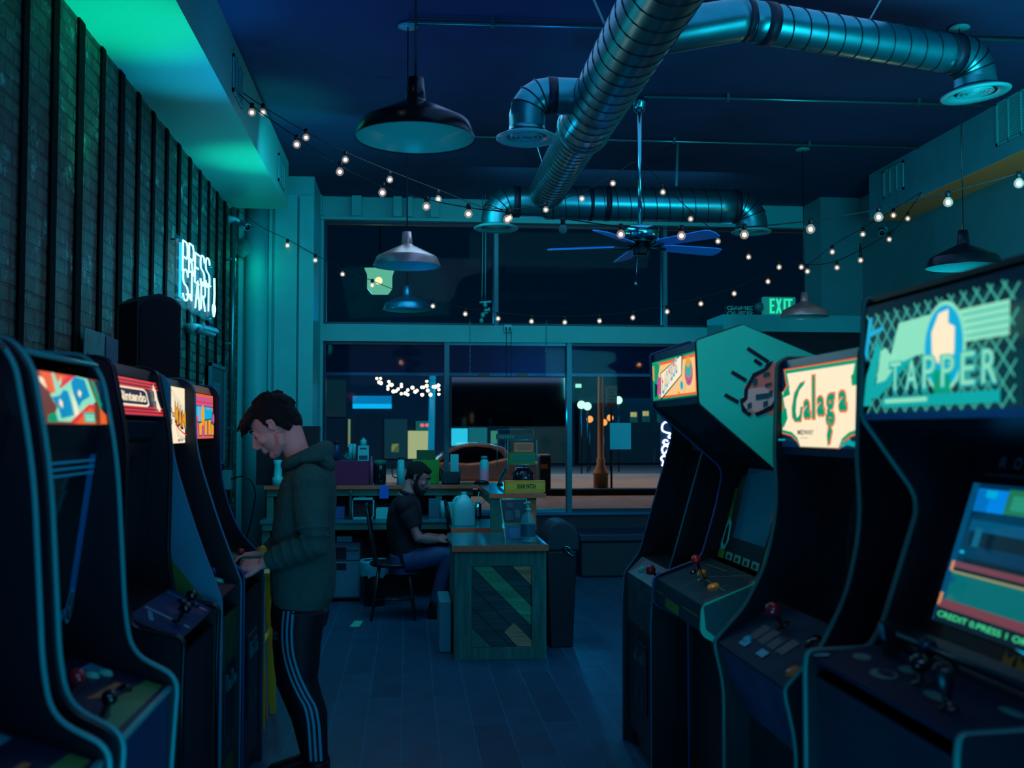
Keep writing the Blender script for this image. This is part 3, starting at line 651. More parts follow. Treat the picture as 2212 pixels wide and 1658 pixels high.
a.p(W_, [(.57, .34), (.56, .5), (.555, .68), (.60, .84), (.66, .86), (.66, .74), (.70, .70), (.70, .5), (.68, .34), (.66, .42), (.62, .36), (.60, .42)]).p(GRN, [(.57, .34), (.68, .34), (.68, .1), (.58, .1)])
for k, ch in enumerate('TAPPER'):
    xx = .26 + k * .122; hh = .30 if k not in (2,) else .32
    a.t(TE_, ch, xx, .17 - (k == 2) * .02, xx + .10, .17 + hh, bold=.05); a.t(CRM, ch, xx + .012, .19, xx + .09, .16 + hh, bold=.0)
a.r(TE_, .24, .03, .98, .13).r(CRM, .26, .07, .56, .11)
a.done('marquee', c.root)
c.slab('top_panel', (1.09, 1.885), (1.93, 1.905), blk)
# curved front one
o1 = [(.985, 0), (.985, .78, .05), (.96, .893, .02), (.957, .917, .02), (1.054, 1.02, .03), (1.123, 1.149, .06), (1.165, 1.33, .1), (1.156, 1.50), (1.167, 1.783, .02), (1.2, 1.80), (1.95, 1.80)]
c = Cab('black arcade cabinet with cream marquee, green gothic lettering and orange green border', -1, RB, 2.64, 3.28, o1, mm=trimgrn, th=.02, molds='mid', mr=.007)
body(c, 1.06, .70); c.slab('lower_apron', (1.05, .70), (.965, .905), M('apron blue', (16, 48, 84), .5, noise=.5, nscale=7))
cp, m, L = c.slab('control_panel', (.962, .915), (1.16, 1.035), M('blue control panel', (12, 52, 72), .6, spec=.12, noise=.3, nscale=9), bevel=.003)
a = Art(m, L, c.iw, .0, .0, c.iw, L, M('blue control panel', (12, 52, 72), .6, spec=.12, noise=.3, nscale=9), .001)
for k in range(4): a.r(M('printed navy block', (8, 20, 40), .4), .18 + k * .13, .32, .28 + k * .13, .58)
a.r(art1, .2, .15, .3, .26).r(art1, .46, .15, .56, .26); a.done('panel_print', cp)
c.stick(cp, m, .20, .16, redb, .055, .024); c.button(cp, m, .44, .16, blkb, .022); c.button(cp, m, .54, .05, orgb, .018); c.button(cp, m, .14, .06, art1, .012)
screen_block(c, (1.30, 1.46), (1.24, 1.04), .05); c.slab('panel_shelf', (1.16, 1.035), (1.24, 1.04), blk2); c.slab('speaker_panel', (1.30, 1.46), (1.19, 1.495), blk2)
c.slab('marquee_retainer', (1.182, 1.497), (1.182, 1.518), M('dark blue retainer', (20, 46, 80), .3)); c.slab('marquee_retainer', (1.182, 1.765), (1.185, 1.79), M('dark blue retainer', (20, 46, 80), .3))
c.coin_door((1.06, .1), (1.06, .70), .16, .44, .22, .56)
m, L = c.frame((1.180, 1.52), (1.182, 1.765))
a = Art(m, L, c.iw, .0, 0, c.iw, L, NVY)
def badge(mat, g):
    pts = [(.06 - g, .95 + g * 1.2), (.94 + g, .95 + g * 1.2), (.90 + g, .72), (1.0 + g * .5, .68), (.97 + g, .5), (.97 + g, .38), (1.0 + g * .5, .22 - g)]
    pts += [(.86 + g * .3, .17 - g), (.78 + g * .2, .10 - g), (.74 + g * .2, .0 - g * .2 + .01), (.26 - g * .2, .0 - g * .2 + .01), (.22 - g * .2, .10 - g), (.14 - g * .3, .17 - g), (0 - g * .5, .20 - g), (.03 - g, .38), (.03 - g, .5), (.0 - g * .5, .70), (.10 - g, .74)]
    pts = [(min(1, max(0, x)), min(1, max(0, y))) for x, y in pts]
    a.p(mat, pts[::1])
badge(OR_, .035); badge(GRN, .02); badge(W_, -.018)
a.p(GRN, [(.0, .44), (.07, .5), (.09, .36), (.03, .24), (.0, .3)]).p(GRN, [(.03, .70), (.10, .80), (.13, .66), (.02, .62)]).p(OR_, [(.03, .71), (.10, .81), (.105, .79), (.04, .70)])
a.p(GRN, [(.89, .8), (1, .9), (1, .7), (.9, .69)])
Gp = [(.34, .80), (.27, .78), (.20, .66), (.165, .50), (.17, .38), (.21, .32), (.29, .32), (.31, .50), (.285, .50), (.27, .40), (.235, .36), (.22, .44), (.23, .58), (.27, .70), (.33, .76)]
a.p(OR_, [(x + (.006 if x > .25 else -.008), y + (.012 if y > .55 else -.012)) for x, y in Gp]).p(GRN, Gp)
for ch, xx, w_, yy, hh in (('a', .33, .09, .35, .22), ('l', .45, .035, .35, .50), ('a', .52, .09, .38, .22), ('g', .635, .10, .26, .36), ('a', .79, .09, .42, .22)):
    a.t(OR_, ch, xx - .009, yy - .02, xx + w_ + .009, yy + hh + .02, bold=.07); a.t(GRN, ch, xx, yy, xx + w_, yy + hh, bold=.03)
    a.el(GRN, xx + w_ * .5, yy + .05, w_ * .42, .035)
a.p(OR_, [(.68, .32), (.73, .2), (.70, .05), (.665, .03), (.655, .15)]).p(GRN, [(.69, .32), (.72, .2), (.69, .07), (.67, .05), (.66, .16), (.68, .22)])
a.t(NVY, 'MIDWAY', .29, .155, .50, .215, bold=.02).r(NVY, .33, .115, .43, .12).r(TE_, .02, .08, .12, .10).p(TE_, [(.84, .02), (.84, .1), (.88, .07), (.92, .12), (.96, .08), (.99, .1), (.98, .03), (.9, .05)])
a.done('marquee', c.root); c.slab('top_panel', (1.20, 1.785), (1.93, 1.795), blk)
# ladybug cabinet with pale teal sides
o2r = [(1.232, 0), (1.232, .735, .02), (1.073, .82, .03), (1.078, .931, .03), (1.292, 1.009, .04), (1.357, 1.222, .05), (1.396, 1.40, .05), (1.078, 1.672, .012), (1.069, 1.905, .012), (1.245, 1.965, .006), (1.95, 1.68)]
pal = M('green lit pale side', (60, 225, 190), .5, noise=.05, nscale=3)  # pale side coloured green for the teal green light on it
c = Cab('arcade cabinet with angular pale green head, ladybug side art and fruit coloured marquee', -1, RB, 3.86, 4.63, o2r, pm=(blk, pal), mm=(trimblu, blk2), th=.02, molds='mid', mr=.005)
# the pale outer face only belongs to the head: dark lower side laid on it
xs = c.w / 2 + .0008
def onside(mat, pts, lift=0.0, name='side_print'):
    b = MB(mat); n = len(pts); b.add([(xs + lift, -c.d(X_), z) for X_, z in pts] + [(xs + lift + .0006, -c.d(X_), z) for X_, z in pts], [tuple(range(n)), tuple(range(2 * n - 1, n - 1, -1))] + [(i, (i + 1) % n, (i + 1) % n + n, i + n) for i in range(n)]); b.build(name, c.root)
dk = M('side print black', (8, 14, 22), .5); rdp = M('side print red', (250, 130, 105), .5, noise=.15, nscale=6); pkp = M('side print pale pink', (230, 190, 175), .5)
def bug(pt): # (px,py) in the photo on the near side plane
    q = P(pt[0], pt[1], y=3.86); return (q.x, q.z)
onside(rdp, [bug(p) for p in ((1608, 835), (1628, 812), (1648, 800), (1660, 785), (1690, 778), (1700, 900), (1650, 893), (1622, 893), (1612, 880), (1614, 862))])
onside(pkp, [bug(p) for p in ((1618, 840), (1650, 836), (1672, 850), (1670, 880), (1632, 890), (1606, 880), (1600, 862))], .0008)
onside(dk, [bug(p) for p in ((1608, 840), (1626, 806), (1650, 795), (1655, 785), (1670, 778), (1664, 790), (1656, 800), (1632, 813), (1616, 840), (1614, 862), (1604, 872), (1614, 888), (1624, 893), (1618, 900), (1602, 888), (1598, 862), (1606, 858))], .0014)
onside(dk, [bug(p) for p in ((1630, 892), (1648, 884), (1666, 874), (1674, 860), (1680, 862), (1668, 884), (1650, 893), (1634, 900))], .0014)
for (a_, b_, w_) in (((1614, 752), (1660, 782), 4), ((1580, 803), (1612, 822), 4), ((1565, 852), (1595, 869), 4), ((1629, 777), (1645, 788), 4)):
    n_ = Vector((-(b_[1] - a_[1]), b_[0] - a_[0])).normalized() * w_
    onside(dk, [bug((a_[0] + n_.x, a_[1] + n_.y)), bug((a_[0] - n_.x, a_[1] - n_.y)), bug((b_[0] - n_.x, b_[1] - n_.y)), bug((b_[0] + n_.x, b_[1] + n_.y))], .0014)
for (x_, y_, w_, h_) in ((1626, 820, 9, 14), (1648, 806, 14, 9), (1652, 829, 14, 7), (1632, 852, 28, 12), (1614, 872, 9, 12), (1648, 868, 10, 12), (1660, 845, 8, 14)):
    onside(M('side print teal', (30, 84, 90), .5), [bug(p) for p in ((x_, y_), (x_ + w_, y_ - 4), (x_ + w_, y_ + h_ - 4), (x_, y_ + h_))], .0022)
onside(M('lower side board', (40, 96, 100), .5), [(1.095, .84), (1.086, .925), (1.30, 1.012), (1.24, .9), (1.15, .80)])
# front apron / panel
body(c, 1.245, .72); cpr = M('striped control panel', (20, 46, 66), .3)
c.slab('apron', (1.215, .735), (1.085, .825), M('apron olive', (70, 84, 40), .5)); c.slab('apron', (1.085, .825), (1.088, .925), cpr)
cp, m, L = c.slab('control_panel', (1.088, .925), (1.33, 1.01), cpr, bevel=.004)
a = Art(m, L, c.iw, .0, .0, c.iw, L, cpr, .001); yl = M('panel yellow line', (130, 130, 60), .5)
for pts in (((.1, .02), (.2, .75)), ((.5, .0), (.42, .5), (.75, .95)), ((.75, .0), (.8, .6)), ((.3, .5), (.9, .45)), ((.15, .8), (.5, .85))): a.line(yl, pts, .015)
a.done('panel_print', cp)
c.stick(cp, m, .34, .12, redb, .085, .021); c.button(cp, m, .22, .15, yelb, .016); c.button(cp, m, .52, .11, yelb, .02); c.button(cp, m, .16, .13, blkb, .013)
fp = Art(*c.frame((1.0845, .83), (1.0865, .92)), c.iw, 0, 0, c.iw, .09, cpr, .001); fp.r(art2, .25, .0, .55, .45).r(yl, .02, .5, .2, .55).r(yl, .62, .5, .98, .55); fp.done('apron_print', c.root)
o, m, L = c.slab('bezel', (1.36, 1.02), (1.46, 1.42), bezm, th=.01)
sc2 = M('grey blue monitor', (20, 56, 84), .12, em=.16, emc=(0, 60, 100))
g = MB(sc2); g.X = m; g.box(.17, c.iw - .02, .10, L - .01, .0, .004); g.X = Matrix.Identity(4); g.build('monitor_screen', c.root)
a = Art(m, L, c.iw, .0, .0, c.iw, L, bezm, .001)
a.r(art2, .05, .35, .11, .75).p(art1, [(.03, .14), (.05, .34), (.09, .44), (.14, .38), (.16, .2), (.12, .1), (.05, .08)]).p(bezm, [(.06, .16), (.07, .32), (.10, .38), (.12, .3), (.13, .18), (.10, .13)]).r(art2, .03, .0, .14, .09)
for k in range(4): a.r(art3, .18 + k * .16, .01, .30 + k * .16, .085).r(bezm, .21 + k * .16, .02, .26 + k * .16, .06)
a.r(art2, .84, .0, .97, .08); a.done('bezel_print', o)
nt_ = MB(M('pink paper note', (200, 96, 110), .7)); nt_.X = m; nt_.box(.60, .71, .20, .32, .012, .0135).box(.69, .73, .30, .44, .012, .0135); nt_.X = Matrix.Identity(4); nt_.build('paper_note', o)
c.slab('head_underside', (1.40, 1.43), (1.09, 1.675), blk2)
c.slab('marquee_retainer', (1.086, 1.672), (1.085, 1.70), M('dark blue retainer', (20, 46, 80), .3)); c.slab('marquee_retainer', (1.08, 1.87), (1.078, 1.905), M('blue retainer', (24, 84, 130), .3))
m, L = c.frame((1.085, 1.70), (1.08, 1.87))
a = Art(m, L, c.iw, .0, 0, c.iw, L, GRN)
a.r(OR_, .02, .05, .98, .95).r(PCH, .05, .1, .95, .88).r(NVY, .02, .0, .98, .02)
a.p(GRN, [(0, 0), (.14, .05), (.2, .3), (.15, .6), (.2, .9), (.05, 1), (0, 1)]).p(PK_, [(.1, .15), (.2, .15), (.22, .55), (.14, .62), (.12, .4)]).p(NVY, [(.05, .1), (.11, .12), (.13, .4), (.06, .45)]).p(YE_, [(.02, .55), (.05, .5), (.05, .9), (.02, .9)])
a.p(NVY, [(.20, .02), (.22, .68), (.70, 1), (.735, .97), (.70, .52), (.21, .0)]).p(W_, [(.215, .06), (.235, .66), (.69, .97), (.71, .95), (.69, .54), (.23, .06)])
for k, ch in enumerate('LADYBUG'):
    xx = .255 + k * .06; yy = .16 + k * .068; hh = .40
    a.t(CYb, ch, xx, yy, xx + .05, yy + hh, bold=.05); a.t(PCH, ch, xx + .006, yy + .07, xx + .044, yy + hh - .02, bold=.0)
    if k in (0, 3, 5): a.el(OR_, xx + .025, yy + .3, .015, .05)
a.el(PK_, .90, .55, .08, .30).el(TEd, .90, .66, .06, .24).el(YE_, .90, .78, .04, .12).el(CYb, .76, .28, .03, .10).line(NVY, [(.8, .1), (.86, .3), (.93, .35)], .01).p(OR_, [(.66, .05), (.7, .16), (.74, .05), (.69, .12)])
a.done('marquee', c.root); c.slab('top_panel', (1.245, 1.955), (1.93, 1.68), blk); c.slab('top_panel', (1.08, 1.905), (1.24, 1.955), blk2)
# dark cabinet at the back of the right row
o3r = [(1.10, 0), (1.10, .70, .02), (1.11, .845, .02), (1.19, .95, .02), (1.375, 1.58, .05), (1.30, 1.66, .03), (1.31, 1.80, .03), (1.95, 1.80)]
c = Cab('plain black arcade cabinet with thin blue edges, furthest of the right row', -1, RB, 4.76, 5.42, o3r, mm=M('thin blue edge', (60, 120, 150), .4), th=.02, molds='mid', mr=.004)
body(c, 1.12, .62); c.slab('apron', (1.12, .62), (1.12, .845), M('scuffed blue apron', (36, 76, 90), .5, noise=.5, nscale=11))
cp, m, L = c.slab('control_panel', (1.12, .85), (1.20, .93), M('scuffed panel', (40, 90, 104), .45, noise=.5, nscale=11), bevel=.003)
c.slab('panel_shelf', (1.20, .93), (1.34, .96), blk2)
c.stick(cp, m, .48, .06, redb, .04, .024); c.button(cp, m, .20, .05, whtb, .016); c.button(cp, m, .32, .06, whtb, .016)
screen_block(c, (1.44, 1.52), (1.34, .96), .06); c.slab('speaker_panel', (1.44, 1.52), (1.33, 1.66), blk2)
m, L = c.frame((1.33, 1.66), (1.33, 1.78)); Art(m, L, c.iw, 0, 0, c.iw, L, NVY).r(BL_, .1, .2, .9, .8).done('marquee', c.root)
c.coin_door((1.12, .1), (1.12, .62), .2, .46, .24, .56); c.slab('top_panel', (1.33, 1.785), (1.93, 1.795), blk)
# ------------------------------------------------------------------ ducts
seam = M('duct seam', (40, 60, 70), .4, metal=.8); dband = M('dark duct band', (14, 34, 50), .5, metal=.3)
difm = M('diffuser enamel', (120, 165, 165), .35)
def duct_run(a, b, r0, pitch, parent, name='duct_section', phase=0):
    """a straight round duct with its spiral lock seam"""
    a = Vector(a); b = Vector(b); mb = MB(metal).tube([a.lerp(b, i / 12) for i in range(13)], r0, 32)
    L = (b - a).length; d = (b - a).normalized(); u = d.orthogonal().normalized(); v = d.cross(u)
    n = int(L / pitch); pts = []
    for i in range(n * 20 + 1):
        t = i / 20; an = 2 * math.pi * t + phase; q = a + d * (t * pitch) + (u * math.cos(an) + v * math.sin(an)) * (r0 + .0015)
        pts.append(q)
    o = mb.build(name, parent)
    if n: MB(seam).tube(pts, .004, 5).build('spiral_seam', o)
    return o
def band(parent, c, d, r0, w, mat=dband):
    c = Vector(c); d = Vector(d).normalized(); MB(mat).tube([c - d * w / 2, c + d * w / 2], r0, 32).build('joint_band', parent)
def elbow(parent, p, d0, r0, rb=.12, dn=Vector((0, 0, -1)), gores=4):
    """gored elbow turning from direction d0 to straight down, returns outlet centre"""
    p = Vector(p); d0 = Vector(d0).normalized(); c = p + dn * rb; pts = []
    for i in range(gores + 1):
        a = R(90) * i / gores; pts.append(c + d0 * (math.sin(a) * rb) - dn * (math.cos(a) * rb))
    mb = MB(metal); rings = []
    side = d0.cross(dn).normalized()
    for i, q in enumerate(pts):
        a = R(90) * i / gores; t = d0 * math.cos(a) + dn * math.sin(a); nn = side.cross(t)
        rings.append([q + side * (math.cos(2 * math.pi * j / 28) * r0) + nn * (math.sin(2 * math.pi * j / 28) * r0) for j in range(28)])
    for ra, rb_ in zip(rings, rings[1:]): mb.loft([ra, rb_], caps=False)
    mb.loft([rings[-1], [p_ + dn * .07 for p_ in rings[-1]]], caps=False)
    o = mb.build('elbow', parent)
    for rg in rings[1:-1]: MB(seam).tube([(q - sum(rg, Vector()) / 28) * 1.01 + sum(rg, Vector()) / 28 for q in rg], .005, 5, closed=True).build('elbow_seam', o)
    return pts[-1] + dn * .07
def diffuser(parent, c, r0, tilt=0):
    m = Matrix.Rotation(tilt, 4, 'Y')
    o = MB(difm).lathe([(r0 * .62, .02), (r0 * .7, .0), (r0 * .95, -.012), (r0, -.004), (r0, .004), (r0 * .72, .03), (r0 * .62, .02)], c, 40, m).build('diffuser', parent)
    for k, f in enumerate((.52, .38, .24)):
        MB(difm).lathe([(r0 * (f - .08), .03), (r0 * f, -.002), (r0 * (f + .015), .0), (r0 * (f - .06), .035)], c, 32, m).build('diffuser_ring', o)
    MB(M('diffuser throat', (6, 16, 26), .8)).lathe([(0, .04), (r0 * .66, .04), (r0 * .66, .035), (0, .035)], c, 32, m).build('throat', o)
DX, DZ = 0, 0
def dpt(px, py, Y): return P(px, py, y=Y)
A1 = dpt(1227, 238, 7.2).lerp(dpt(1305, 297, 7.2), .5); print('collar', A1)
axis = lambda Y: Vector((A1.x, Y, A1.z))
# radius from the silhouettes
rr0 = (dpt(1227, 238, 7.2) - dpt(1305, 297, 7.2)).length / 2; print('r', rr0)
R1, R2 = .185, .158
dk_ = thing('spiral_duct', 'large spiral metal duct along the ceiling with side branches and round diffusers', 'duct', (A1.x, 6, A1.z))
duct_run(axis(.5), axis(7.28), R1, .165, dk_); duct_run(axis(7.2), axis(9.55), R2, .10, dk_, phase=1)
band(dk_, axis(7.28), (0, 1, 0), R1 + .006, .05, metal); band(dk_, axis(7.33), (0, 1, 0), R1 - .005, .05)
MB(metal).tube([axis(9.55), axis(9.6), axis(9.63)], [R2, R2 * .98, R2 * .7], 32).build('end_cap', dk_)
# left near branch
yb = 6.75
a = dpt(1270, 205, yb); b = dpt(1185, 212, yb); b.z = a.z = (a.z + b.z) / 2
r3 = .118
duct_run(a + Vector((.15, 0, 0)), b, r3, 9, dk_, 'branch_section'); band(dk_, b + Vector((.02, 0, 0)), (1, 0, 0), r3 + .004, .06)
q = elbow(dk_, b, (-1, 0, 0), r3, .14); MB(metal).tube([q, q + Vector((0, 0, -.06))], r3, 28).build('outlet', dk_); diffuser(dk_, q + Vector((0, 0, -.07)), .20)
print('dif1', q)
# far branches: left to an elbow, right a long run
yf = 9.42
a = axis(yf); a.z = dpt(1300, 440, yf).z; b = dpt(1108, 430, yf); b.z = a.z
duct_run(a, b, .135, 9, dk_, 'branch_section'); band(dk_, b + Vector((.03, 0, 0)), (1, 0, 0), .139, .06)
q = elbow(dk_, b, (-1, 0, 0), .135, .15); diffuser(dk_, q + Vector((0, 0, -.02)), .20)
b = dpt(1588, 440, yf); b.z = a.z
duct_run(a, b, .152, .118, dk_, 'branch_section'); band(dk_, dpt(1310, 440, yf), (1, 0, 0), .156, .05); band(dk_, dpt(1275, 440, yf), (1, 0, 0), .154, .03); band(dk_, b, (1, 0, 0), .156, .05)
q = elbow(dk_, b, (1, 0, 0), .145, .15); diffuser(dk_, q + Vector((0, 0, -.01)), .18)
# right near branch, long, ending over the near right cabinets
a = dpt(1520, 30, 5.55); b = dpt(2065, 118, 5.95)
a2 = dpt(1600, 42, 5.6)
r4 = .112
duct_run(axis(5.5) + Vector((.1, 0, 0)), a2, r4 + .004, 9, dk_, 'branch_section'); duct_run(a2, b, r4, .112, dk_, 'branch_section')
d4 = (b - a2).normalized()
band(dk_, a2 + d4 * .02, d4, r4 + .006, .04); band(dk_, a2 + d4 * .16, d4, r4 + .006, .07); band(dk_, b - d4 * .03, d4, r4 + .006, .07)
q = elbow(dk_, b, (d4.x, d4.y, 0), r4 + .01, .14); diffuser(dk_, q + Vector((0, 0, -.01)), .20, R(-6)); print('dif4', q)
# hanger straps
for (p0, p1, Y) in (((1283, 0), (1318, 80), 5.6), ((1158, 310), (1178, 375), 8.4), ((1464, 306), (1461, 402), 9.42), ((1900, 5), (1876, 48), 5.85)):
    u_ = dpt(*p0, Y); l_ = dpt(*p1, Y); t = (ZC - l_.z) / max(.01, (u_.z - l_.z)); u_ = l_ + (u_ - l_) * t if u_.z < ZC else u_
    u_.z = min(u_.z, ZC); u_.x = l_.x + (u_.x - l_.x); MB(pm).bar(u_, l_, .022, .006).build('hanger_strap', dk_)
# second round duct corner at the top right edge of the photo
a = P(2060, -12, y=4.6)
# ------------------------------------------------------------------ pendants
def pendant(name_px, rim_px, rw, Y, label, shade_m, inside=None, hook=None):
    """name_px: x of the axis; rim_px: y of the rim; rw: rim width in pixels at depth Y"""
    c = P(name_px, rim_px, y=Y); e = P(name_px + rw / 2, rim_px, y=Y); r0 = (e - c).length
    t = thing('pendant_lamp', label, 'pendant lamp', (c.x, c.y, c.z), 0, 'barn style pendant lamps')
    s = r0 / .2
    pr = [(r0, 0), (r0 * 1.0, .004), (r0 * .90, .052 * s), (r0 * .87, .058 * s), (r0 * .40, .105 * s), (r0 * .22, .122 * s), (r0 * .17, .128 * s), (r0 * .165, .135 * s), (r0 * .13, .205 * s), (0.0, .207 * s)]
    MB(shade_m).lathe(pr, c, 40).build('lamp_shade', t)
    MB(inside or M('shade white enamel', (190, 230, 225), .25)).lathe([(r0 * .985, .004), (r0 * .88, .05 * s), (r0 * .85, .055 * s), (r0 * .38, .1 * s), (r0 * .1, .11 * s), (0, .11 * s)], c, 40).build('shade_lining', t)
    MB(blk2).tube([c + Vector((0, 0, .205 * s)), (c.x, c.y, ZC)], .0045, 6).build('cord', t)
    MB(difm).lathe([(0, 0), (.065, 0), (.065, .01), (.05, .02), (0, .02)], (c.x, c.y, ZC - .021), 24).build('ceiling_canopy', t)
    return t
red_sh = M('dark glossy shade', (36, 34, 42), .22, metal=.7); alu = M('brushed aluminium shade', (200, 170, 165), .36, metal=.65); blu_sh = M('blue grey shade', (70, 100, 130), .3, metal=.8)
pendant(897, 300, 259, 3.75, 'nearest and largest dark pendant lamp, its pale inside facing the camera', red_sh)
pendant(879, 575, 146, 6.82, 'aluminium pendant lamp in the left column, second from the camera', alu)
pendant(879, 670, 105, 9.3, 'smallest dim pendant lamp hanging below and behind the aluminium one at left', blu_sh)
pendant(2082, 578, 150, 6.5, 'dark pendant lamp hanging in front of the right wall', M('black shade', (24, 22, 30), .3, metal=.5))
pendant(1738, 684, 100, 9.5, 'aluminium pendant lamp in front of the EXIT sign', alu)
# ------------------------------------------------------------------ ceiling fan
fc = P(1381, 215, z=ZC); fx, fy = fc.x, fc.y; hub = P(1381, 505, y=fy).z
t = thing('ceiling_fan', 'metal ceiling fan with blue lit blades on a long downrod', 'ceiling fan', (fx, fy, hub))
MB(chrome).lathe([(0, 0), (.035, 0), (.05, .03), (.065, .075), (.068, .1), (0, .1)], (fx, fy, ZC - .1), 24).build('ceiling_mount', t)
MB(chrome).tube([(fx, fy, ZC - .09), (fx, fy, hub + .05)], .0165, 12).build('downrod', t)
MB(chrome).lathe([(0, -.055), (.10, -.055), (.135, -.045), (.15, -.03), (.152, .035), (.14, .05), (.02, .06), (0, .06)], (fx, fy, hub), 32).build('motor_housing', t)
MB(dmetal).lathe([(0, -.17), (.05, -.17), (.062, -.155), (.062, -.09), (.085, -.075), (.11, -.06), (0, -.055)], (fx, fy, hub), 24).build('switch_housing', t)
bm = M('blue lit fan blade', (90, 150, 245), .4); rb_ = M('fan blade red tint', (160, 70, 90), .45)  # blades coloured blue for the blue light that strikes them
for k, ang in enumerate((12, 84, 156, 228 + 32, 300 + 40)):
    ang = (90, 162, 234, 306, 18)[k]
    d = Vector((math.cos(R(ang)), math.sin(R(ang)), 0)); s_ = Vector((-d.y, d.x, 0)); tw = s_ * math.cos(R(13)) - Vector((0, 0, math.sin(R(13)))); hz = Vector((fx, fy, hub - .10))
    up = d.cross(tw)
    b = MB(bm); pts = [(.20, .045), (.24, .062), (.69, .078), (.73, .062), (.745, 0), (.73, -.062), (.69, -.078), (.24, -.062), (.20, -.045)]
    bot = [hz + d * x + tw * y for x, y in pts]; b.loft([bot, [p_ + up * .008 for p_ in bot]], smooth=False); bl_ = b.build('blade', t)
    MB(dmetal).tube([hz + Vector((0, 0, -.0)) + d * .06, hz + d * .14 + Vector((0, 0, -.012)), hz + d * .23 - up * .004], [.016, .012, .014], 8).build('blade_arm', bl_)
ch = P(1370, 545, y=fy); ce = P(1370, 612, y=fy)
MB(chrome).tube([(fx - .03, fy - .05, hub - .165), (ch.x, fy - .05, ce.z)], .0025, 5).ball((ch.x, fy - .05, ce.z - .01), .013, (1, 1, 1.3)).build('pull_chain', t)
# ------------------------------------------------------------------ string lights
wire = M('black light cable', (8, 16, 24), .5); sock = M('black bulb socket', (8, 14, 20), .45)
bulbg = M('clear bulb glass', (255, 240, 225), .05, alpha=.16, spec=.8, em=.30, emc=(255, 196, 150)); fil = E_('glowing filament', (255, 226, 190), 3.5, (255, 240, 220)); dimg = M('unlit bulb glass', (120, 170, 180), .08, alpha=.35, spec=.9)
def string_light(label, ends, bulbs, rb=.024, slack=.0, extra=()):
    """ends: ((px,py,Y),...) key points of the cable; bulbs: (px,py[,off]) in the order along the cable"""
    path = []
    for e in ends: path.append(P(e[0], e[1], y=e[2]))
    cab_ = spline(path, 8); t = thing('string_light', label, 'string lights', tuple(path[0]), 0, 'string lights under the ceiling')
    MB(wire).tube(cab_, .0038, 5).build('cable', t)
    for bl in bulbs:
        # depth from the cable: nearest point of the cable in the picture plane
        best = None
        for i in range(len(cab_) - 1):
            for f in (0, .5):
                q = cab_[i].lerp(cab_[i + 1], f); v_ = q - Vector((0, 0, H)); D = v_.dot(cf); x = 1106 + F * v_.dot(cr) / D
                if best is None or abs(x - bl[0]) < best[0]: best = (abs(x - bl[0]), q)
        q = best[1]; c = P(bl[0], bl[1], y=q.y); top = Vector((c.x, c.y, c.z + rb * .9)); tq = Vector((c.x, q.y, q.z))
        hang = min(max(q.z - c.z, rb * 1.9), .16)
        o = MB(dimg if len(bl) > 2 else bulbg).lathe([(0, -rb), (rb * .5, -rb * .86), (rb * .86, -rb * .5), (rb, 0), (rb * .86, rb * .5), (rb * .5, rb * .9), (rb * .45, rb * 1.15)], c, 14).build('bulb', t)
        if len(bl) <= 2: MB(fil).ball(c, rb * .50, n=6).build('filament', o)
        MB(sock).tube([c + Vector((0, 0, rb * 1.05)), c + Vector((0, 0, rb * 1.05 + .035)), c + Vector((0, 0, hang + .004))], [rb * .55, rb * .55, rb * .22], 8).build('socket', o)
    return t
string_light('string of lit bulbs from the left soffit ending at the duct elbow', [(490, 175, 7.6), (562, 226, 7.6), (655, 281, 7.7), (752, 331, 7.8), (850, 372, 7.9), (952, 412, 8.0), (1040, 446, 8.1), (1100, 458, 8.15)],
             [(568, 243), (661, 297), (746, 345), (842, 388), (947, 430), (1101, 470)], .0265)
string_light('string of larger bulbs, one unlit, from the left soffit to the photo\'s right edge', [(490, 175, 7.55), (545, 228, 7.2), (641, 297, 6.9), (734, 356, 6.8), (826, 401, 6.7), (921, 430, 6.6), (1012, 448, 6.5), (1096, 458, 6.4), (1216, 472, 6.3), (1341, 489, 6.2), (1472, 494, 6.1), (1608, 490, 5.9), (1751, 476, 5.8), (1898, 452, 5.7), (2048, 416, 5.5), (2201, 374, 5.3), (2290, 345, 5.2)],
             [(544, 243), (641, 312), (734, 371), (826, 416), (921, 446), (1012, 462), (1096, 474), (1216, 495, 1), (1341, 506), (1472, 509), (1608, 507), (1751, 495), (1898, 469), (2048, 437), (2201, 396)], .0265)
string_light('string of small lit bulbs rising to the fan rod and falling away to the right', [(1045, 446, 8.2), (1100, 452, 8.3), (1180, 440, 8.3), (1257, 414, 8.3), (1324, 380, 8.3), (1380, 350, 8.25), (1432, 398, 8.4), (1492, 455, 8.6), (1551, 505, 8.8), (1617, 540, 9.0), (1683, 562, 9.1), (1735, 570, 9.15), (1808, 563, 9.15), (1921, 503, 9.2), (1961, 458, 9.2), (1990, 415, 9.2)],
             [(1179, 453), (1257, 429), (1324, 396), (1432, 415), (1492, 473), (1551, 521), (1617, 555), (1683, 577), (1731, 577), (1808, 578), (1921, 517), (1961, 472)], .0255)
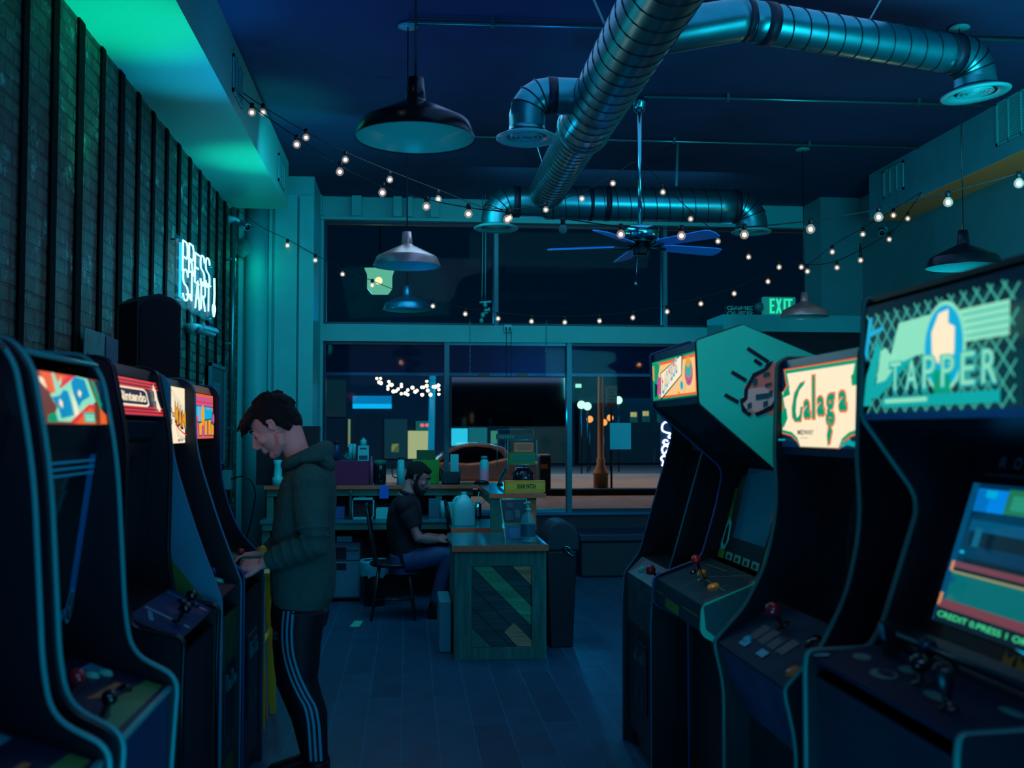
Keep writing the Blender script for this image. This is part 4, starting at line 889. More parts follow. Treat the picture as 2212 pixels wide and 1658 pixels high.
string_light('lowest string of small lit bulbs, drooping in front of the teal beam', [(512, 452, 10.6), (565, 490, 10.8), (621, 517, 10.9), (681, 550, 11), (740, 580, 11), (804, 606, 11), (870, 632, 11), (935, 649, 10.9), (1005, 665, 10.8), (1076, 675, 10.7), (1148, 681, 10.6), (1220, 683, 10.5), (1295, 680, 10.4), (1367, 673, 10.3), (1441, 660, 10.2), (1514, 643, 10.1), (1586, 621, 10.0), (1659, 594, 9.9), (1744, 571, 9.75), (1798, 530, 9.65), (1864, 492, 9.5), (1930, 452, 9.35), (1990, 415, 9.22)],
             [(621, 530), (681, 562), (740, 592), (804, 616), (935, 661), (1005, 678), (1076, 688), (1148, 694), (1220, 696), (1295, 693), (1367, 686), (1441, 673), (1514, 656), (1586, 634), (1659, 608), (1744, 586), (1798, 544), (1864, 506), (1930, 465), (1859, 562)], .0275)
# ------------------------------------------------------------------ neon word sign on the bricks
neon = E_('white blue neon tube', (200, 250, 255), 1.35, (160, 220, 240)); neonb = E_('neon reflection tube', (30, 190, 235), 1.4, (40, 120, 150))
STK = {'P': [[(0, 0), (0, 1), (.8, 1), (1, .85), (1, .6), (.8, .48), (0, .48)]], 'R': [[(0, 0), (0, 1), (.8, 1), (1, .85), (1, .62), (.8, .5), (0, .5)], [(.45, .5), (1, 0)]],
       'E': [[(1, 1), (0, 1), (0, 0), (1, 0)], [(0, .52), (.8, .52)]], 'S': [[(1, .82), (.8, 1), (.2, 1), (0, .85), (0, .65), (.2, .54), (.8, .46), (1, .32), (1, .15), (.8, 0), (.2, 0), (0, .18)]],
       'T': [[(0, 1), (1, 1)], [(.5, 1), (.5, 0)]], 'A': [[(0, 0), (.5, 1), (1, 0)], [(.22, .4), (.78, .4)]]}
nA = P(396, 515, x=-1.65); nB = P(456, 560, x=-1.65); zt = (nA.z + nB.z) / 2
t = thing('neon_sign', 'glowing white blue neon sign reading PRESS START on the brick wall', 'neon sign', (-1.69, nA.y, P(440, 690, x=-1.65).z))
pl_y0 = P(379, 640, x=-1.68).y; pl_y1 = P(459, 690, x=-1.68).y; zb = P(459, 698, x=-1.68).z; ztp = P(379, 503, x=-1.68).z
MB(M('clear acrylic backing', (120, 220, 240), .05, alpha=.12, spec=.8)).box(-1.685, -1.679, pl_y0, pl_y1, zb, ztp).build('backing', t)
for f in (.04, .96):
    for zz in (zb + .03, ztp - .03): MB(chrome).tube([(-1.73, pl_y0 + (pl_y1 - pl_y0) * f, zz), (-1.675, pl_y0 + (pl_y1 - pl_y0) * f, zz)], .008, 6).build('standoff', t)
def word(w, y0, y1, z0, z1, shear=.0):
    n = len(w); cw = (y1 - y0) / n
    for i, ch in enumerate(w):
        for st in STK[ch]:
            for dd, mt_ in ((0, neon),):
                pts = [Vector((-1.655, y0 + i * cw + cw * .08 + a * cw * .74, z0 + b * (z1 - z0) + .02 * math.sin(i * 2.1))) for a, b in st]
                MB(mt_).tube(spline(pts, 3) if ch == 'S' else pts, .0075, 6).build('letter_tube', t)
word('PRESS', nA.y, P(455, 560, x=-1.655).y, zt - .25, zt - .02); word('START', nA.y + .02, P(457, 600, x=-1.655).y, zb + .05, zb + .27)
fr_ = [(nA.y - .22, zt - .2), (nA.y - .22, zb + .3)]
MB(neonb).tube([(-1.66, pl_y0 + .05, zb + .08), (-1.66, pl_y0 + .05, zb + .45)], .010, 6).build('frame_tube', t); MB(neonb).tube([(-1.66, pl_y0 + .05, ztp - .12), (-1.66, pl_y0 + .05, ztp - .45), (-1.66, pl_y0 + .16, ztp - .45)], .010, 6).build('frame_tube', t)  # dim tubes stand for letters mirrored in the acrylic
MB(neon).tube([(-1.66, pl_y1 - .05, ztp - .12), (-1.66, pl_y1 - .03, zb + .25), (-1.66, pl_y1 - .05, zb + .14)], .010, 6).build('frame_tube', t)
hp = [(.0, -.05), (.05, .0), (.05, .03), (.025, .05), (0, .03), (-.025, .05), (-.05, .03), (-.05, 0), (0, -.05)]
MB(neon).tube([(-1.655, pl_y1 - .08 + a, zb + .10 + b) for a, b in hp], .009, 6).build('heart_tube', t)
MB(neon).tube([(-1.66, nA.y + .2, zt - .40), (-1.66, nA.y + .3, zt - .39), (-1.66, nA.y + .35, zt - .42)], .009, 6).build('spark_tube', t)
# bullet camera below the sign
def bullet(name, p, aim, lab, L=.16, r=.038, base=(-1.73, 0, 0)):
    p = Vector(p); t = thing('security_camera', lab, 'security camera', tuple(p), 0, 'white security cameras'); d = (Vector(aim) - p).normalized(); wm = M('camera white', (150, 200, 205), .35)
    MB(wm).tube([p - d * L / 2, p + d * L / 2], r, 20).build('camera_body', t)
    sv = d.cross(Vector((0, 0, 1))).normalized()
    MB(M('camera hood', (60, 90, 110), .4)).loft([[p + d * s_ + sv * (math.cos(a_) * (r + .006)) + Vector((0, 0, 1)) * (math.sin(a_) * (r + .006)) for a_ in [R(q * 15) for q in range(0, 13)]] for s_ in (-L * .3, L * .62)], caps=False, closed=False).build('hood', t)
    MB(blk2).tube([p + d * L / 2, p + d * (L / 2 + .003)], r * .8, 16).build('lens', t)
    b = Vector((base[0] if base[0] is not None else p.x, p.y + base[1], p.z + base[2])); MB(wm).tube([b, b.lerp(p, .5) + Vector((0, 0, .03)), p - d * L * .2], [.045, .016, .018], 10).build('bracket', t)
    return t
bullet('c', P(444, 714, x=-1.6), (-.9, 9.4, 2.2), 'white bullet security camera on the brick wall under the neon sign', base=(-1.69, -.18, 0))
bullet('c', P(527, 486, x=-1.55), (-1.1, 9.7, 3.2), 'white security camera high in the back left corner above the wall pipe', .14, .035, base=(-1.69, .0, .05))
bullet('c', (5.0, P(1905, 500, x=5.0).y, P(1905, 500, x=5.0).z), (4.4, 9.4, 3.05), 'dark tipped security camera on the right wall above the hanging bulbs', .14, .035, base=(5.1, .1, .04))
# ------------------------------------------------------------------ loudspeaker, posters on the left wall
sp = thing('loudspeaker', 'black loudspeaker with an arched top standing on the furthest left cabinets', 'speaker', (-1.2, 5.0, 1.789), R(38))
def rot_box(mb, cx, cy, ang, prof, y0, y1): pass
spm = M('speaker cabinet black', (14, 20, 34), .55); b = MB(spm)
w2, dp, hh = .105, .10, .40
top = [(-w2, hh - .045), (-w2 * .6, hh - .015), (0, hh), (w2 * .6, hh - .015), (w2, hh - .045)]
pts = [(-w2, 0)] + [] + top[:] + [(w2, 0)]
sp['_loc'] = 1
b = MB(spm); b.extr(pts, 'y', -dp, dp); b.build('enclosure', sp, bevel=.006)
g = MB(M('speaker grille', (10, 16, 28), .7, bump=.5, bscale=300)); g.extr([(x * .9, max(.02, z - .02)) for x, z in pts], 'y', -dp - .008, -dp + .002); g.build('front_grille', sp)
MB(chrome).box(w2 - .001, w2 + .002, -.04, .02, .14, .144).build('side_badge', sp)
sp.location = (P(322, 800, y=5.0).x, 5.0, 1.79); 
for i, (a_, b_, c1) in enumerate(((185, 228, (90, 150, 150)), (231, 260, (40, 90, 120)), (262, 294, (60, 110, 130)))):
    A_ = P(a_, 705 + (a_ - 185) * .42, x=-1.68); B_ = P(b_, 705 + (b_ - 185) * .42, x=-1.68)
    o = MB(M('poster paper %d' % i, c1, .6, noise=.5, nscale=6)).box(-1.69, -1.684, A_.y, B_.y, B_.z - .75, (A_.z + B_.z) / 2)
    o.use(M('poster ink', (20, 60, 86), .6))
    for k in range(4): o.box(-1.6838, -1.683, A_.y + .05 + k * .06, A_.y + .07 + k * .06, B_.z - .5 + .04 * (k % 2), B_.z - .12 - .06 * (k % 3))
    tag(o.build('wall_poster'), ('pale poster on the brick wall, the nearest of the three beside the loudspeaker', 'dark blue poster on the brick wall, between a pale and a mid blue one', 'mid blue poster on the brick wall nearest the loudspeaker')[i], 'poster', 'posters on the brick wall')
A_ = P(456, 775, x=-1.67); B_ = P(488, 800, x=-1.67); zl = P(488, 1000, x=-1.67).z
fr = thing('framed_poster', 'tall dark framed poster on the bricks behind the furthest left cabinet', 'framed poster', (-1.69, (A_.y + B_.y) / 2, zl))
f_ = MB(M('teal frame', (40, 100, 116), .4)); y0, y1, z0, z1 = A_.y, B_.y, zl, (A_.z + B_.z) / 2
f_.box(-1.69, -1.665, y0, y0 + .03, z0, z1).box(-1.69, -1.665, y1 - .03, y1, z0, z1).box(-1.69, -1.665, y0, y1, z0, z0 + .03).box(-1.69, -1.665, y0, y1, z1 - .03, z1); f_.build('frame', fr)
q_ = MB(M('dark print', (10, 34, 52), .3)); q_.box(-1.688, -1.68, y0 + .02, y1 - .02, z0 + .02, z1 - .02); q_.use(M('print line', (60, 120, 130), .5))
for k in range(5): q_.box(-1.6798, -1.679, y0 + .18 + k * .07, y0 + .22 + k * .07, z1 - .30, z1 - .16)
q_.box(-1.6798, -1.679, y0 + .15, y1 - .15, z0 + .2, z0 + .23).build('print', fr)
# ------------------------------------------------------------------ counters at the back
lam = M('grey blue laminate', (60, 110, 124), .18, noise=.08, nscale=5); edg = M('orange laminate edge', (196, 98, 62), .5, noise=.15, nscale=30); lip = M('green grey painted board', (60, 104, 96), .6, noise=.15, nscale=6)
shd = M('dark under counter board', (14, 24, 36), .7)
plk = [M('weathered board %d' % i, c, .75, noise=.35, nscale=3, bump=.4, bscale=9, stretch=s_) for i, (c, s_) in enumerate((((56, 108, 102), (9, 9, 1)), ((140, 142, 108), (1, 9, 9)), ((165, 135, 104), (1, 9, 9)), ((36, 72, 78), (1, 9, 9))))]
UZ, LZ = 1.06, .76
def top(mb, x0, x1, y0, y1, z, t=.035, fr='y'):
    mb.use(lam).box(x0, x1, y0, y1, z - t, z); mb.use(edg).box(x0 - .002, x1 + .002, y0 - .004, y0, z - t, z - .002)
x_l = P(571, 1047, y=10.1).x
t = thing('service_counter', 'two level back counter with orange edged tops behind the seated person', 'counter', (-.2, 10.1, 0))
mb = MB(lam); top(mb, x_l, .66, 10.1, 10.62, UZ); mb.build('upper_top', t)
MB(lip).box(x_l + .02, .62, 10.13, 10.16, UZ - .10, UZ - .035).build('apron_board', t)
mb = MB(lam); mb.box(x_l, .45, 9.82, 10.5, LZ - .03, LZ); mb.build('desk_top', t); MB(lip).box(x_l + .02, .45, 9.83, 9.86, LZ - .09, LZ - .03).build('desk_apron', t)
for x in (x_l + .05, -.42, .3): MB(lip).box(x - .03, x + .03, 10.14, 10.2, LZ, UZ - .035).build('shelf_post', t)
for x in (x_l + .05, .42): MB(lip).box(x - .035, x + .035, 9.86, 9.93, 0, LZ - .03).build('leg', t)
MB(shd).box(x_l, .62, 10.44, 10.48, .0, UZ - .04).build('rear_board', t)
# the return towards the camera
a = P(1060, 1066, z=UZ); b = P(1180, 1066, z=UZ); c = P(975, 1141, z=LZ)
t = thing('service_counter', 'side counter return with orange end edges holding the milk jug and candy rack', 'counter', (b.x - .2, a.y, 0))
mb = MB(lam); mb.box(a.x, b.x, a.y, 10.5, UZ - .035, UZ).use(edg).box(a.x - .012, b.x + .004, a.y - .006, a.y, UZ - .037, UZ + .001); mb.build('upper_top', t)
mb = MB(lam); mb.box(c.x, b.x - .07, c.y, 9.80, LZ - .035, LZ).use(edg).box(c.x - .002, b.x - .07, c.y - .006, c.y, LZ - .037, LZ + .001); mb.build('lower_top', t)
MB(lip).box(a.x + .0, a.x + .10, a.y + .03, a.y + .09, LZ, UZ - .036).build('end_board', t); MB(lip).box(a.x + .01, a.x + .04, a.y + .09, 10.4, UZ - .1, UZ - .036).build('apron_board', t)
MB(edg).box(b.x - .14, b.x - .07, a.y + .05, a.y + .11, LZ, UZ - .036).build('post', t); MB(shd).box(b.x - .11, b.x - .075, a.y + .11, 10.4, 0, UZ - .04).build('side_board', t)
MB(lip).box(c.x + .03, c.x + .08, c.y + .03, c.y + .08, 0, LZ - .036).build('leg', t)
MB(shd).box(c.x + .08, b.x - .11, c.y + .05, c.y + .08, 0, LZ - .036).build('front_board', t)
# the front desk with the diagonal boards
f0 = P(982, 1425, z=0); f1 = P(1183, 1425, z=0); yF = f0.y; xa, xb = f0.x, f1.x; TZ = P(1080, 1176, y=yF).z; yB = 8.28
t = thing('reception_desk', 'front desk faced with weathered diagonal boards, a sanitizer bottle on top', 'desk', ((xa + xb) / 2, yF, 0))
mb = MB(lam); mb.box(xa - .02, xb + .01, yF - .03, yB, TZ - .04, TZ).use(edg).box(xa - .022, xb + .012, yF - .037, yF - .03, TZ - .042, TZ - .001); mb.build('desk_top', t)
MB(plk[3]).box(xa + .02, xb - .02, yF + .03, yB - .03, .02, TZ - .04).build('carcass', t)
W = xb - xa; zb_, zt_ = .09, TZ - .045
MB(plk[0]).box(xa, xa + .115, yF, yF + .03, 0, zt_).build('frame_board', t); MB(plk[0]).box(xb - .10, xb, yF, yF + .03, 0, zt_).build('frame_board', t)
MB(plk[0]).box(xa + .115, xb - .10, yF, yF + .03, zt_ - .10, zt_).build('frame_board', t); MB(plk[0]).box(xa + .115, xb - .10, yF, yF + .03, 0, .08).build('frame_board', t)
MB(plk[0]).box(xa, xa + .02, yF + .03, yB - .02, .0, zt_).build('side_board', t)
def clip(poly, x0, x1, z0, z1):
    for ax, v, sg in ((0, x0, 1), (0, x1, -1), (1, z0, 1), (1, z1, -1)):
        out = []
        for i in range(len(poly)):
            p, q = poly[i], poly[(i + 1) % len(poly)]; ip = (p[ax] - v) * sg >= 0; iq = (q[ax] - v) * sg >= 0
            if ip: out.append(p)
            if ip != iq: f = (v - p[ax]) / (q[ax] - p[ax]); out.append((p[0] + (q[0] - p[0]) * f, p[1] + (q[1] - p[1]) * f))
        poly = out
        if len(poly) < 3: return []
    return poly
ix0, ix1, iz0, iz1 = xa + .117, xb - .102, .082, zt_ - .102; bw = .098; n_ = Vector((.707, .707)); d_ = Vector((.707, -.707)); o_ = Vector((ix0, iz0)); seqm = [3, 0, 3, 3, 3, 1, 3, 3, 2, 0, 3]
for k in range(-1, 10):
    s0 = (k - .0) * bw; pl_ = [o_ + n_ * s0 + d_ * -1.2, o_ + n_ * s0 + d_ * 1.2, o_ + n_ * (s0 + bw - .004) + d_ * 1.2, o_ + n_ * (s0 + bw - .004) + d_ * -1.2]
    q = clip([tuple(p) for p in pl_], ix0, ix1, iz0, iz1)
    if len(q) < 3: continue
    j = k + 1
    MB(plk[[3, 0, 3, 3, 3, 1, 3, 2, 0, 3, 0][j % 11]]).extr(q, 'y', yF + .012 + .003 * (k % 2), yF + .03).build('diagonal_board', t)
q = [(ix1 - .01, iz0 + .02), (ix1 - .12, iz0 + .0), (ix1 - .19, iz0 + .13), (ix1 - .14, iz0 + .18)]
MB(plk[2]).extr([(ix1 - .001, iz0 + .04), (ix1 - .001, iz0 + .001), (ix1 - .10, iz0 + .001), (ix1 - .19, iz0 + .10), (ix1 - .125, iz0 + .165)], 'y', yF + .006, yF + .014).build('diagonal_board', t)
# white box beside the desk
q0 = P(958, 1330, z=.30)
tag(MB(M('white panel', (96, 150, 165), .5)).box(xa - .10, xa - .012, yF + .25, yF + .75, 0, .36).build('storage_box', bevel=.01), 'pale box on the floor against the left side of the front desk', 'box')
def bx(name, px0, py0, px1, py1, Y, mat, label, cat, dp=.15, z0=None, bevel=.004, group=None, parts=None):
    """a box standing with its front on the plane Y, corners read from the photo"""
    a = P(px0, py1, y=Y); b = P(px1, py0, y=Y); zb = a.z if z0 is None else z0
    if parts:
        t = thing(name, label, cat, ((a.x + b.x) / 2, Y, zb), 0, group); MB(mat).box(a.x, b.x, Y, Y + dp, zb, b.z).build('body', t, bevel=bevel); parts(t, a.x, b.x, Y, zb, b.z); return t
    return tag(MB(mat).box(a.x, b.x, Y, Y + dp, zb, b.z).build(name, bevel=bevel), label, cat, group)
def pillar(name, cx, py0, py1, rpx, Y, prof, mat, label, cat, z0, extra=None, group=None, sub=None):
    """a turned thing: prof is (r 0..1, h 0..1)"""
    c = P(cx, py1, y=Y); tp = P(cx, py0, y=Y).z; r0 = (P(cx + rpx, py1, y=Y) - c).length; h = tp - z0
    t = thing(name, label, cat, (c.x, Y, z0), 0, group); MB(mat).lathe([(a * r0, b * h) for a, b in prof], (c.x, Y, z0), 20).build(sub or 'body', t)
    if extra: extra(t, Vector((c.x, Y, z0)), r0, h)
    return t
YU = 10.2
maroon = M('maroon box', (104, 26, 74), .7); cyanw = M('white plastic cyan tint', (120, 200, 205), .4); dkgl = M('dark bottle glass', (10, 24, 30), .1); grb = M('green cardboard', (90, 150, 60), .7); grd = M('dark green cardboard', (50, 90, 60), .7)
mx = bx('storage_box', 722, 995, 797, 1045, YU, maroon, 'maroon box on the upper counter right behind the standing person', 'box', .25, UZ)
zmx = P(760, 995, y=YU).z
def wcap(t, o, r0, h): MB(cyanw).lathe([(0, h), (r0 * .5, h), (r0 * .5, h * 1.25), (0, h * 1.25)], o, 14).build('cap', t)
t = thing('carton', 'pale printed carton with a small cap on the maroon box', 'carton', (P(785, 995, y=10.25).x, 10.25, zmx)); a = P(773, 995, y=10.25); b = P(797, 962, y=10.25)
MB(cyanw).box(a.x, b.x, 10.22, 10.30, zmx, b.z).build('body', t, bevel=.003); cq = (a.x + b.x) / 2
MB(cyanw).lathe([(0, 0), (.03, 0), (.03, .055), (.012, .06), (.012, .075), (0, .075)], (cq, 10.26, b.z), 14).build('cap', t)
lb = MB(M('carton print', (20, 70, 90), .5)); lb.box(a.x + .02, b.x - .02, 10.2185, 10.2195, b.z - .035, b.z - .02); lb.build('label', t); lb = MB(M('carton print', (20, 70, 90), .5)); lb.box(a.x + .012, b.x - .012, 10.2185, 10.2195, zmx + .01, zmx + .05); lb.build('label', t)
bow = MB(M('silver ribbon', (130, 190, 195), .25, metal=.5)); bc = P(751, 985, y=10.22)
for k in range(9):
    an = k * 40; d = Vector((math.cos(R(an)), .2 * math.sin(R(an * 2)), math.sin(R(an)) * .8))
    bow.tube([bc, bc + d * .035 + Vector((0, -.012, 0)), bc + d * .042, bc + d * .03 + Vector((0, .012, 0)), bc], .006, 5, flat=.4)
tag(bow.build('gift_bow'), 'shiny pale gift bow on the maroon box left of the carton', 'bow')
for i, x in enumerate((757, 765)):
    pillar('paper_cup', x, 958, 978, 4.5, 10.33, [(0, 0), (.7, 0), (1, 1), (.9, 1), (.65, .05), (0, .05)], cyanw, ('pale paper cup on the maroon box, the left one behind the bow', 'pale paper cup on the maroon box, the right one behind the bow')[i], 'cup', zmx, group='paper cups on the maroon box')
pillar('bottle', 727, 952, 995, 6, 10.3, [(0, 0), (1, 0), (1, .7), (.55, .8), (.55, .84), (0, .84)], M('blue bottle', (30, 60, 110), .2), 'blue bottle with black cap just right of the standing person\'s hood', 'bottle', zmx, lambda t, o, r, h: MB(blk2).lathe([(0, h * .84), (r * .8, h * .84), (r * .8, h), (0, h)], o, 12).build('cap', t))
pillar('jar', 820, 992, 1045, 14, YU + .1, [(0, 0), (.9, 0), (1, .1), (1, .75), (.95, .8), (0, .8)], dkgl, 'dark glass jar with a teal lid on the upper counter, right of the maroon box', 'jar', UZ, lambda t, o, r, h: MB(M('jar lid', (40, 110, 100), .5)).lathe([(0, h * .8), (r * 1.02, h * .8), (r * 1.02, h * .97), (0, h)], o, 18).build('lid', t))
pillar('bottle', 802, 985, 1045, 4.5, YU + .05, [(0, 0), (1, 0), (1, .75), (.5, .85), (.5, 1), (0, 1)], M('pink bottle', (150, 80, 120), .3), 'slim pink tinted bottle between the maroon box and the dark jar', 'bottle', UZ)
def pit(t, o, r, h):
    MB(blk2).tube(spline([o + Vector((-r * .9, 0, h * .8)), o + Vector((-r * 2.0, 0, h * .75)), o + Vector((-r * 2.0, 0, h * .35)), o + Vector((-r * .95, 0, h * .25))]), .006, 6).build('handle', t); MB(blk2).lathe([(0, h), (r * .8, h), (r * .6, h * 1.08), (0, h * 1.1)], o, 14).build('lid', t)
pillar('thermos_jug', 866, 992, 1045, 9, YU + .08, [(0, 0), (1, 0), (.95, .5), (.8, 1), (0, 1)], cyanw, 'white jug with a black handle on the upper counter left of the green boxes', 'jug', UZ, pit)
bx('storage_box', 891, 993, 949, 1045, YU + .12, grb, 'larger light green cardboard box behind the seated person\'s head', 'box', .22, UZ)
bx('storage_box', 900, 972, 941, 993, YU + .16, grd, 'small dark green box stacked on the light green box', 'box', .16)
tr = MB(blk2); a = P(951, 1041, y=YU); b = P(997, 1016, y=YU); tr.extr([(a.x + .02, UZ), (b.x - .02, UZ), (b.x, b.z), (b.x - .012, b.z), (b.x - .03, UZ + .01), (a.x + .03, UZ + .01), (a.x + .012, b.z), (a.x, b.z)], 'y', YU, YU + .2); tr.box(a.x + .02, b.x - .02, YU, YU + .008, UZ, b.z - .01)
tag(tr.build('letter_tray'), 'black open tray on the upper counter right of the green boxes', 'tray')
bx('paper_stack', 973, 981, 991, 1017, YU + .27, cyanw, 'tall narrow pale box standing behind the black tray', 'box', .08, UZ)
def lab(t, o, r, h): MB(M('pink light on bottle', (220, 150, 180), .4)).lathe([(r * 1.02, h * .1), (r * 1.02, h * .6)], o, 18).build('label', t); MB(M('teal cap', (60, 150, 150), .4)).lathe([(0, h), (r * .7, h), (r * .7, h * 1.12), (0, h * 1.12)], o, 14).build('cap', t)  # pink band stands for pink light on the white bottle
pillar('spray_bottle', 1046, 991, 1045, 10, YU + .1, [(0, 0), (1, 0), (1, .86), (.6, 1), (0, 1)], cyanw, 'tall white bottle with pink label at the corner of the upper counter', 'bottle', UZ, lab)
bx('flat_screen_monitor', 553, 920, 691, 1045, 10.25, M('black monitor back', (12, 16, 28), .5), 'black boxy monitor standing on the counter behind the standing person', 'monitor', .12, UZ)
pillar('coffee_maker', 600, 993, 1046, 12, 10.15, [(0, 0), (1, 0), (1, .3), (.75, .35), (.7, .8), (.85, 1), (0, 1)], cyanw, 'small white appliance on the counter left of the standing person\'s chest', 'appliance', UZ)
# on and under the lower desk
t = thing('printer_tray', 'white framed paper tray on the lower desk left of the seated person', 'tray', (P(780, 1100, y=9.95).x, 9.95, LZ)); a = P(760, 1103, y=9.95); b = P(808, 1076, y=9.95)
f_ = MB(cyanw); f_.box(a.x, b.x, 9.95, 10.1, LZ, LZ + .014).box(a.x, b.x, 9.95, 10.1, b.z - .014, b.z).box(a.x, a.x + .012, 9.95, 10.1, LZ, b.z).box(b.x - .012, b.x, 9.95, 10.1, LZ, b.z); f_.build('frame', t)
MB(shd).box(a.x + .02, b.x - .02, 9.99, 10.09, LZ + .015, b.z - .016).build('tray_inside', t)
bx('paper_stack', 712, 1096, 744, 1108, 9.95, M('blue folder', (40, 80, 140), .6), 'low stack of blue folders on the lower desk beside the standing person', 'folders', .2, LZ)
pillar('pepper_mill', 757, 1058, 1108, 5, 9.92, [(0, 0), (1, 0), (.6, .3), (.8, .6), (.6, .75), (.9, .9), (.5, 1), (0, 1)], M('mill teal', (30, 80, 80), .4), 'slender turned bottle left of the white framed tray on the lower desk', 'bottle', LZ)
q = P(829, 1057, y=10.09); r_ = P(838, 1076, y=10.09); nt_ = MB(M('blue sticky note', (60, 100, 210), .7)); nt_.box(q.x - .04, q.x + .045, 10.085, 10.0855 + .002, r_.z, q.z + .035); tag(nt_.build('sticky_note'), 'blue sticky note hanging from the edge of the upper counter', 'note')
bx('tissue_box', 926, 1077, 950, 1101, 9.98, M('teal box', (40, 100, 120), .6), 'teal box on the lower desk in front of the seated person\'s beard', 'box', .1, LZ)
pillar('paper_cup', 957, 1081, 1101, 6.5, 9.97, [(0, 0), (.7, 0), (1, 1), (.9, 1), (.65, .05), (0, .05)], cyanw, 'pale paper cup on the lower desk between two small boxes', 'cup', LZ)
bx('card_reader', 967, 1084, 979, 1098, 9.95, cyanw, 'small white box on the lower desk left of the milk jug', 'box', .05, LZ)
t = thing('desktop_calculator', 'dark low machine on the lower desk beside the small white box', 'machine', (P(992, 1105, y=9.9).x, 9.9, LZ)); bq = P(985, 1100, y=9.9); MB(blk2).box(bq.x, bq.x + .12, 9.88, 10.02, LZ, LZ + .05).build('body', t, bevel=.006); MB(cyanw).box(bq.x + .02, bq.x + .10, 9.878, 9.88, LZ + .012, LZ + .04).build('display', t)
bx('paper_stack', 812, 1098, 838, 1108, 9.9, cyanw, 'loose pale papers on the lower desk right of the white framed tray', 'papers', .2, LZ)
# milk jug
jc = P(1002, 1134, z=LZ); t = thing('water_jug', 'translucent plastic gallon jug with a handle on the side counter', 'jug', tuple(jc)); jm = M('milky plastic', (130, 215, 225), .35, trans=.25, em=.05, emc=(60, 150, 170)); jz = P(1002, 1062, y=jc.y).z - LZ; w_ = .095  # slight emission makes the jug look lit through
def rr(w, d, z, n=24):
    out = []
    for i in range(n):
        a = 2 * math.pi * i / n; ca, sa = math.cos(a), math.sin(a); k = (abs(ca) ** 4 + abs(sa) ** 4) ** -.25; out.append(jc + Vector((ca * k * w, sa * k * d, z)))
    return out
MB(jm).loft([rr(w_ * .92, w_ * .8, 0), rr(w_, w_ * .85, .012), rr(w_, w_ * .85, jz * .52), rr(w_ * .95, w_ * .8, jz * .62), rr(w_ * .68, w_ * .6, jz * .78), rr(w_ * .30, w_ * .30, jz * .90), rr(w_ * .22, w_ * .22, jz * .93), rr(w_ * .22, w_ * .22, jz * .97)]).build('body', t)
MB(jm).tube(spline([jc + Vector((-w_ * .25, 0, jz * .86)), jc + Vector((-w_ * .72, 0, jz * .82)), jc + Vector((-w_ * .98, 0, jz * .66)), jc + Vector((-w_ * .96, 0, jz * .5))]), .012, 8).build('handle', t)
MB(cyanw).lathe([(0, jz * .96), (w_ * .26, jz * .96), (w_ * .26, jz), (0, jz)], jc, 18).build('cap', t)
wc = P(1033, 1120, z=LZ); tag(MB(chrome).lathe([(0, 0), (.03, 0), (.03, .15), (.027, .15), (.027, .01), (0, .01)], (wc.x, wc.y, LZ), 20).build('steel_cup'), 'steel cup standing right of the gallon jug', 'cup')
cb = MB(cyanw); cb.tube(spline([P(1035, 1062, y=9.6), P(1033, 1078, y=9.5), P(1040, 1087, y=9.45), P(1050, 1078, y=9.45), P(1052, 1066, y=9.5)]), .005, 5); tag(cb.build('charging_cable'), 'pale loop of cable hanging under the side counter', 'cable')
# things on the upper return
ph = MB(blk2); pc = P(1040, 1042, y=10.18); ph.ball((pc.x, pc.y, UZ + .02), .05, (1.3, .7, .4)).tube([(pc.x - .07, pc.y, UZ + .01), (pc.x + .07, pc.y, UZ + .012)], .014, 8); tag(ph.build('desk_phone'), 'black handset lying at the corner of the side counter', 'phone')
t = thing('barcode_scanner', 'dark barcode scanner leaning beside the candy rack', 'scanner', tuple(P(1082, 1045, z=UZ))); sb_ = P(1080, 1048, z=UZ); MB(chrome).bar(P(1078, 1040, y=sb_.y), P(1094, 1009, y=sb_.y), .035, .03).build('head', t, bevel=.005); MB(blk2).tube([sb_, P(1079, 1038, y=sb_.y)], [.035, .012], 12).build('stand', t)
rk = 8.95; wr = M('pale wire', (100, 160, 165), .3, metal=.6)
rx0 = P(1097, 1000, y=rk).x; rx1 = P(1160, 1000, y=rk).x; rz = P(1130, 950, y=rk).z; tz = P(1130, 927, y=rk).z
t = thing('wire_rack', 'wire candy rack standing on the end of the side counter', 'display rack', ((rx0 + rx1) / 2, rk, UZ))
w_ = MB(wr)
for x in (rx0, rx1):
    for y in (rk, rk + .24): w_.tube([(x, y, UZ), (x, y, rz)], .0035, 5)
for z in (UZ + .035, P(1130, 1003, y=rk).z, rz):
    w_.tube([(rx0, rk, z), (rx1, rk, z), (rx1, rk + .24, z), (rx0, rk + .24, z)], .0035, 5, closed=True)
    for k in range(1, 9): x = rx0 + (rx1 - rx0) * k / 9; w_.tube([(x, rk, z), (x, rk + .24, z)], .0018, 4)
for x in (rx0 - .07, rx1):
    w_.tube([(x, rk + .24, UZ + .2), (x, rk + .24, tz)], .0035, 5)
w_.tube([(rx0 - .07, rk + .24, tz), (rx1, rk + .24, tz)], .0035, 5); w_.build('wire_frame', t)
hd = MB(M('rack header', (36, 74, 74), .5)); hz0 = P(1130, 949, y=rk).z; hz1 = P(1130, 937, y=rk).z; hd.box(rx0 - .08, rx1, rk + .225, rk + .235, hz0, hz1); hd.use(M('header lettering', (90, 140, 110), .5))
for k in range(6): hd.box(rx0 - .05 + k * .022, rx0 - .05 + k * .022 + .012, rk + .2235, rk + .225, hz0 + .012, hz1 - .014)
hd.build('header_sign', t)
shz = P(1130, 1003, y=rk).z + .004
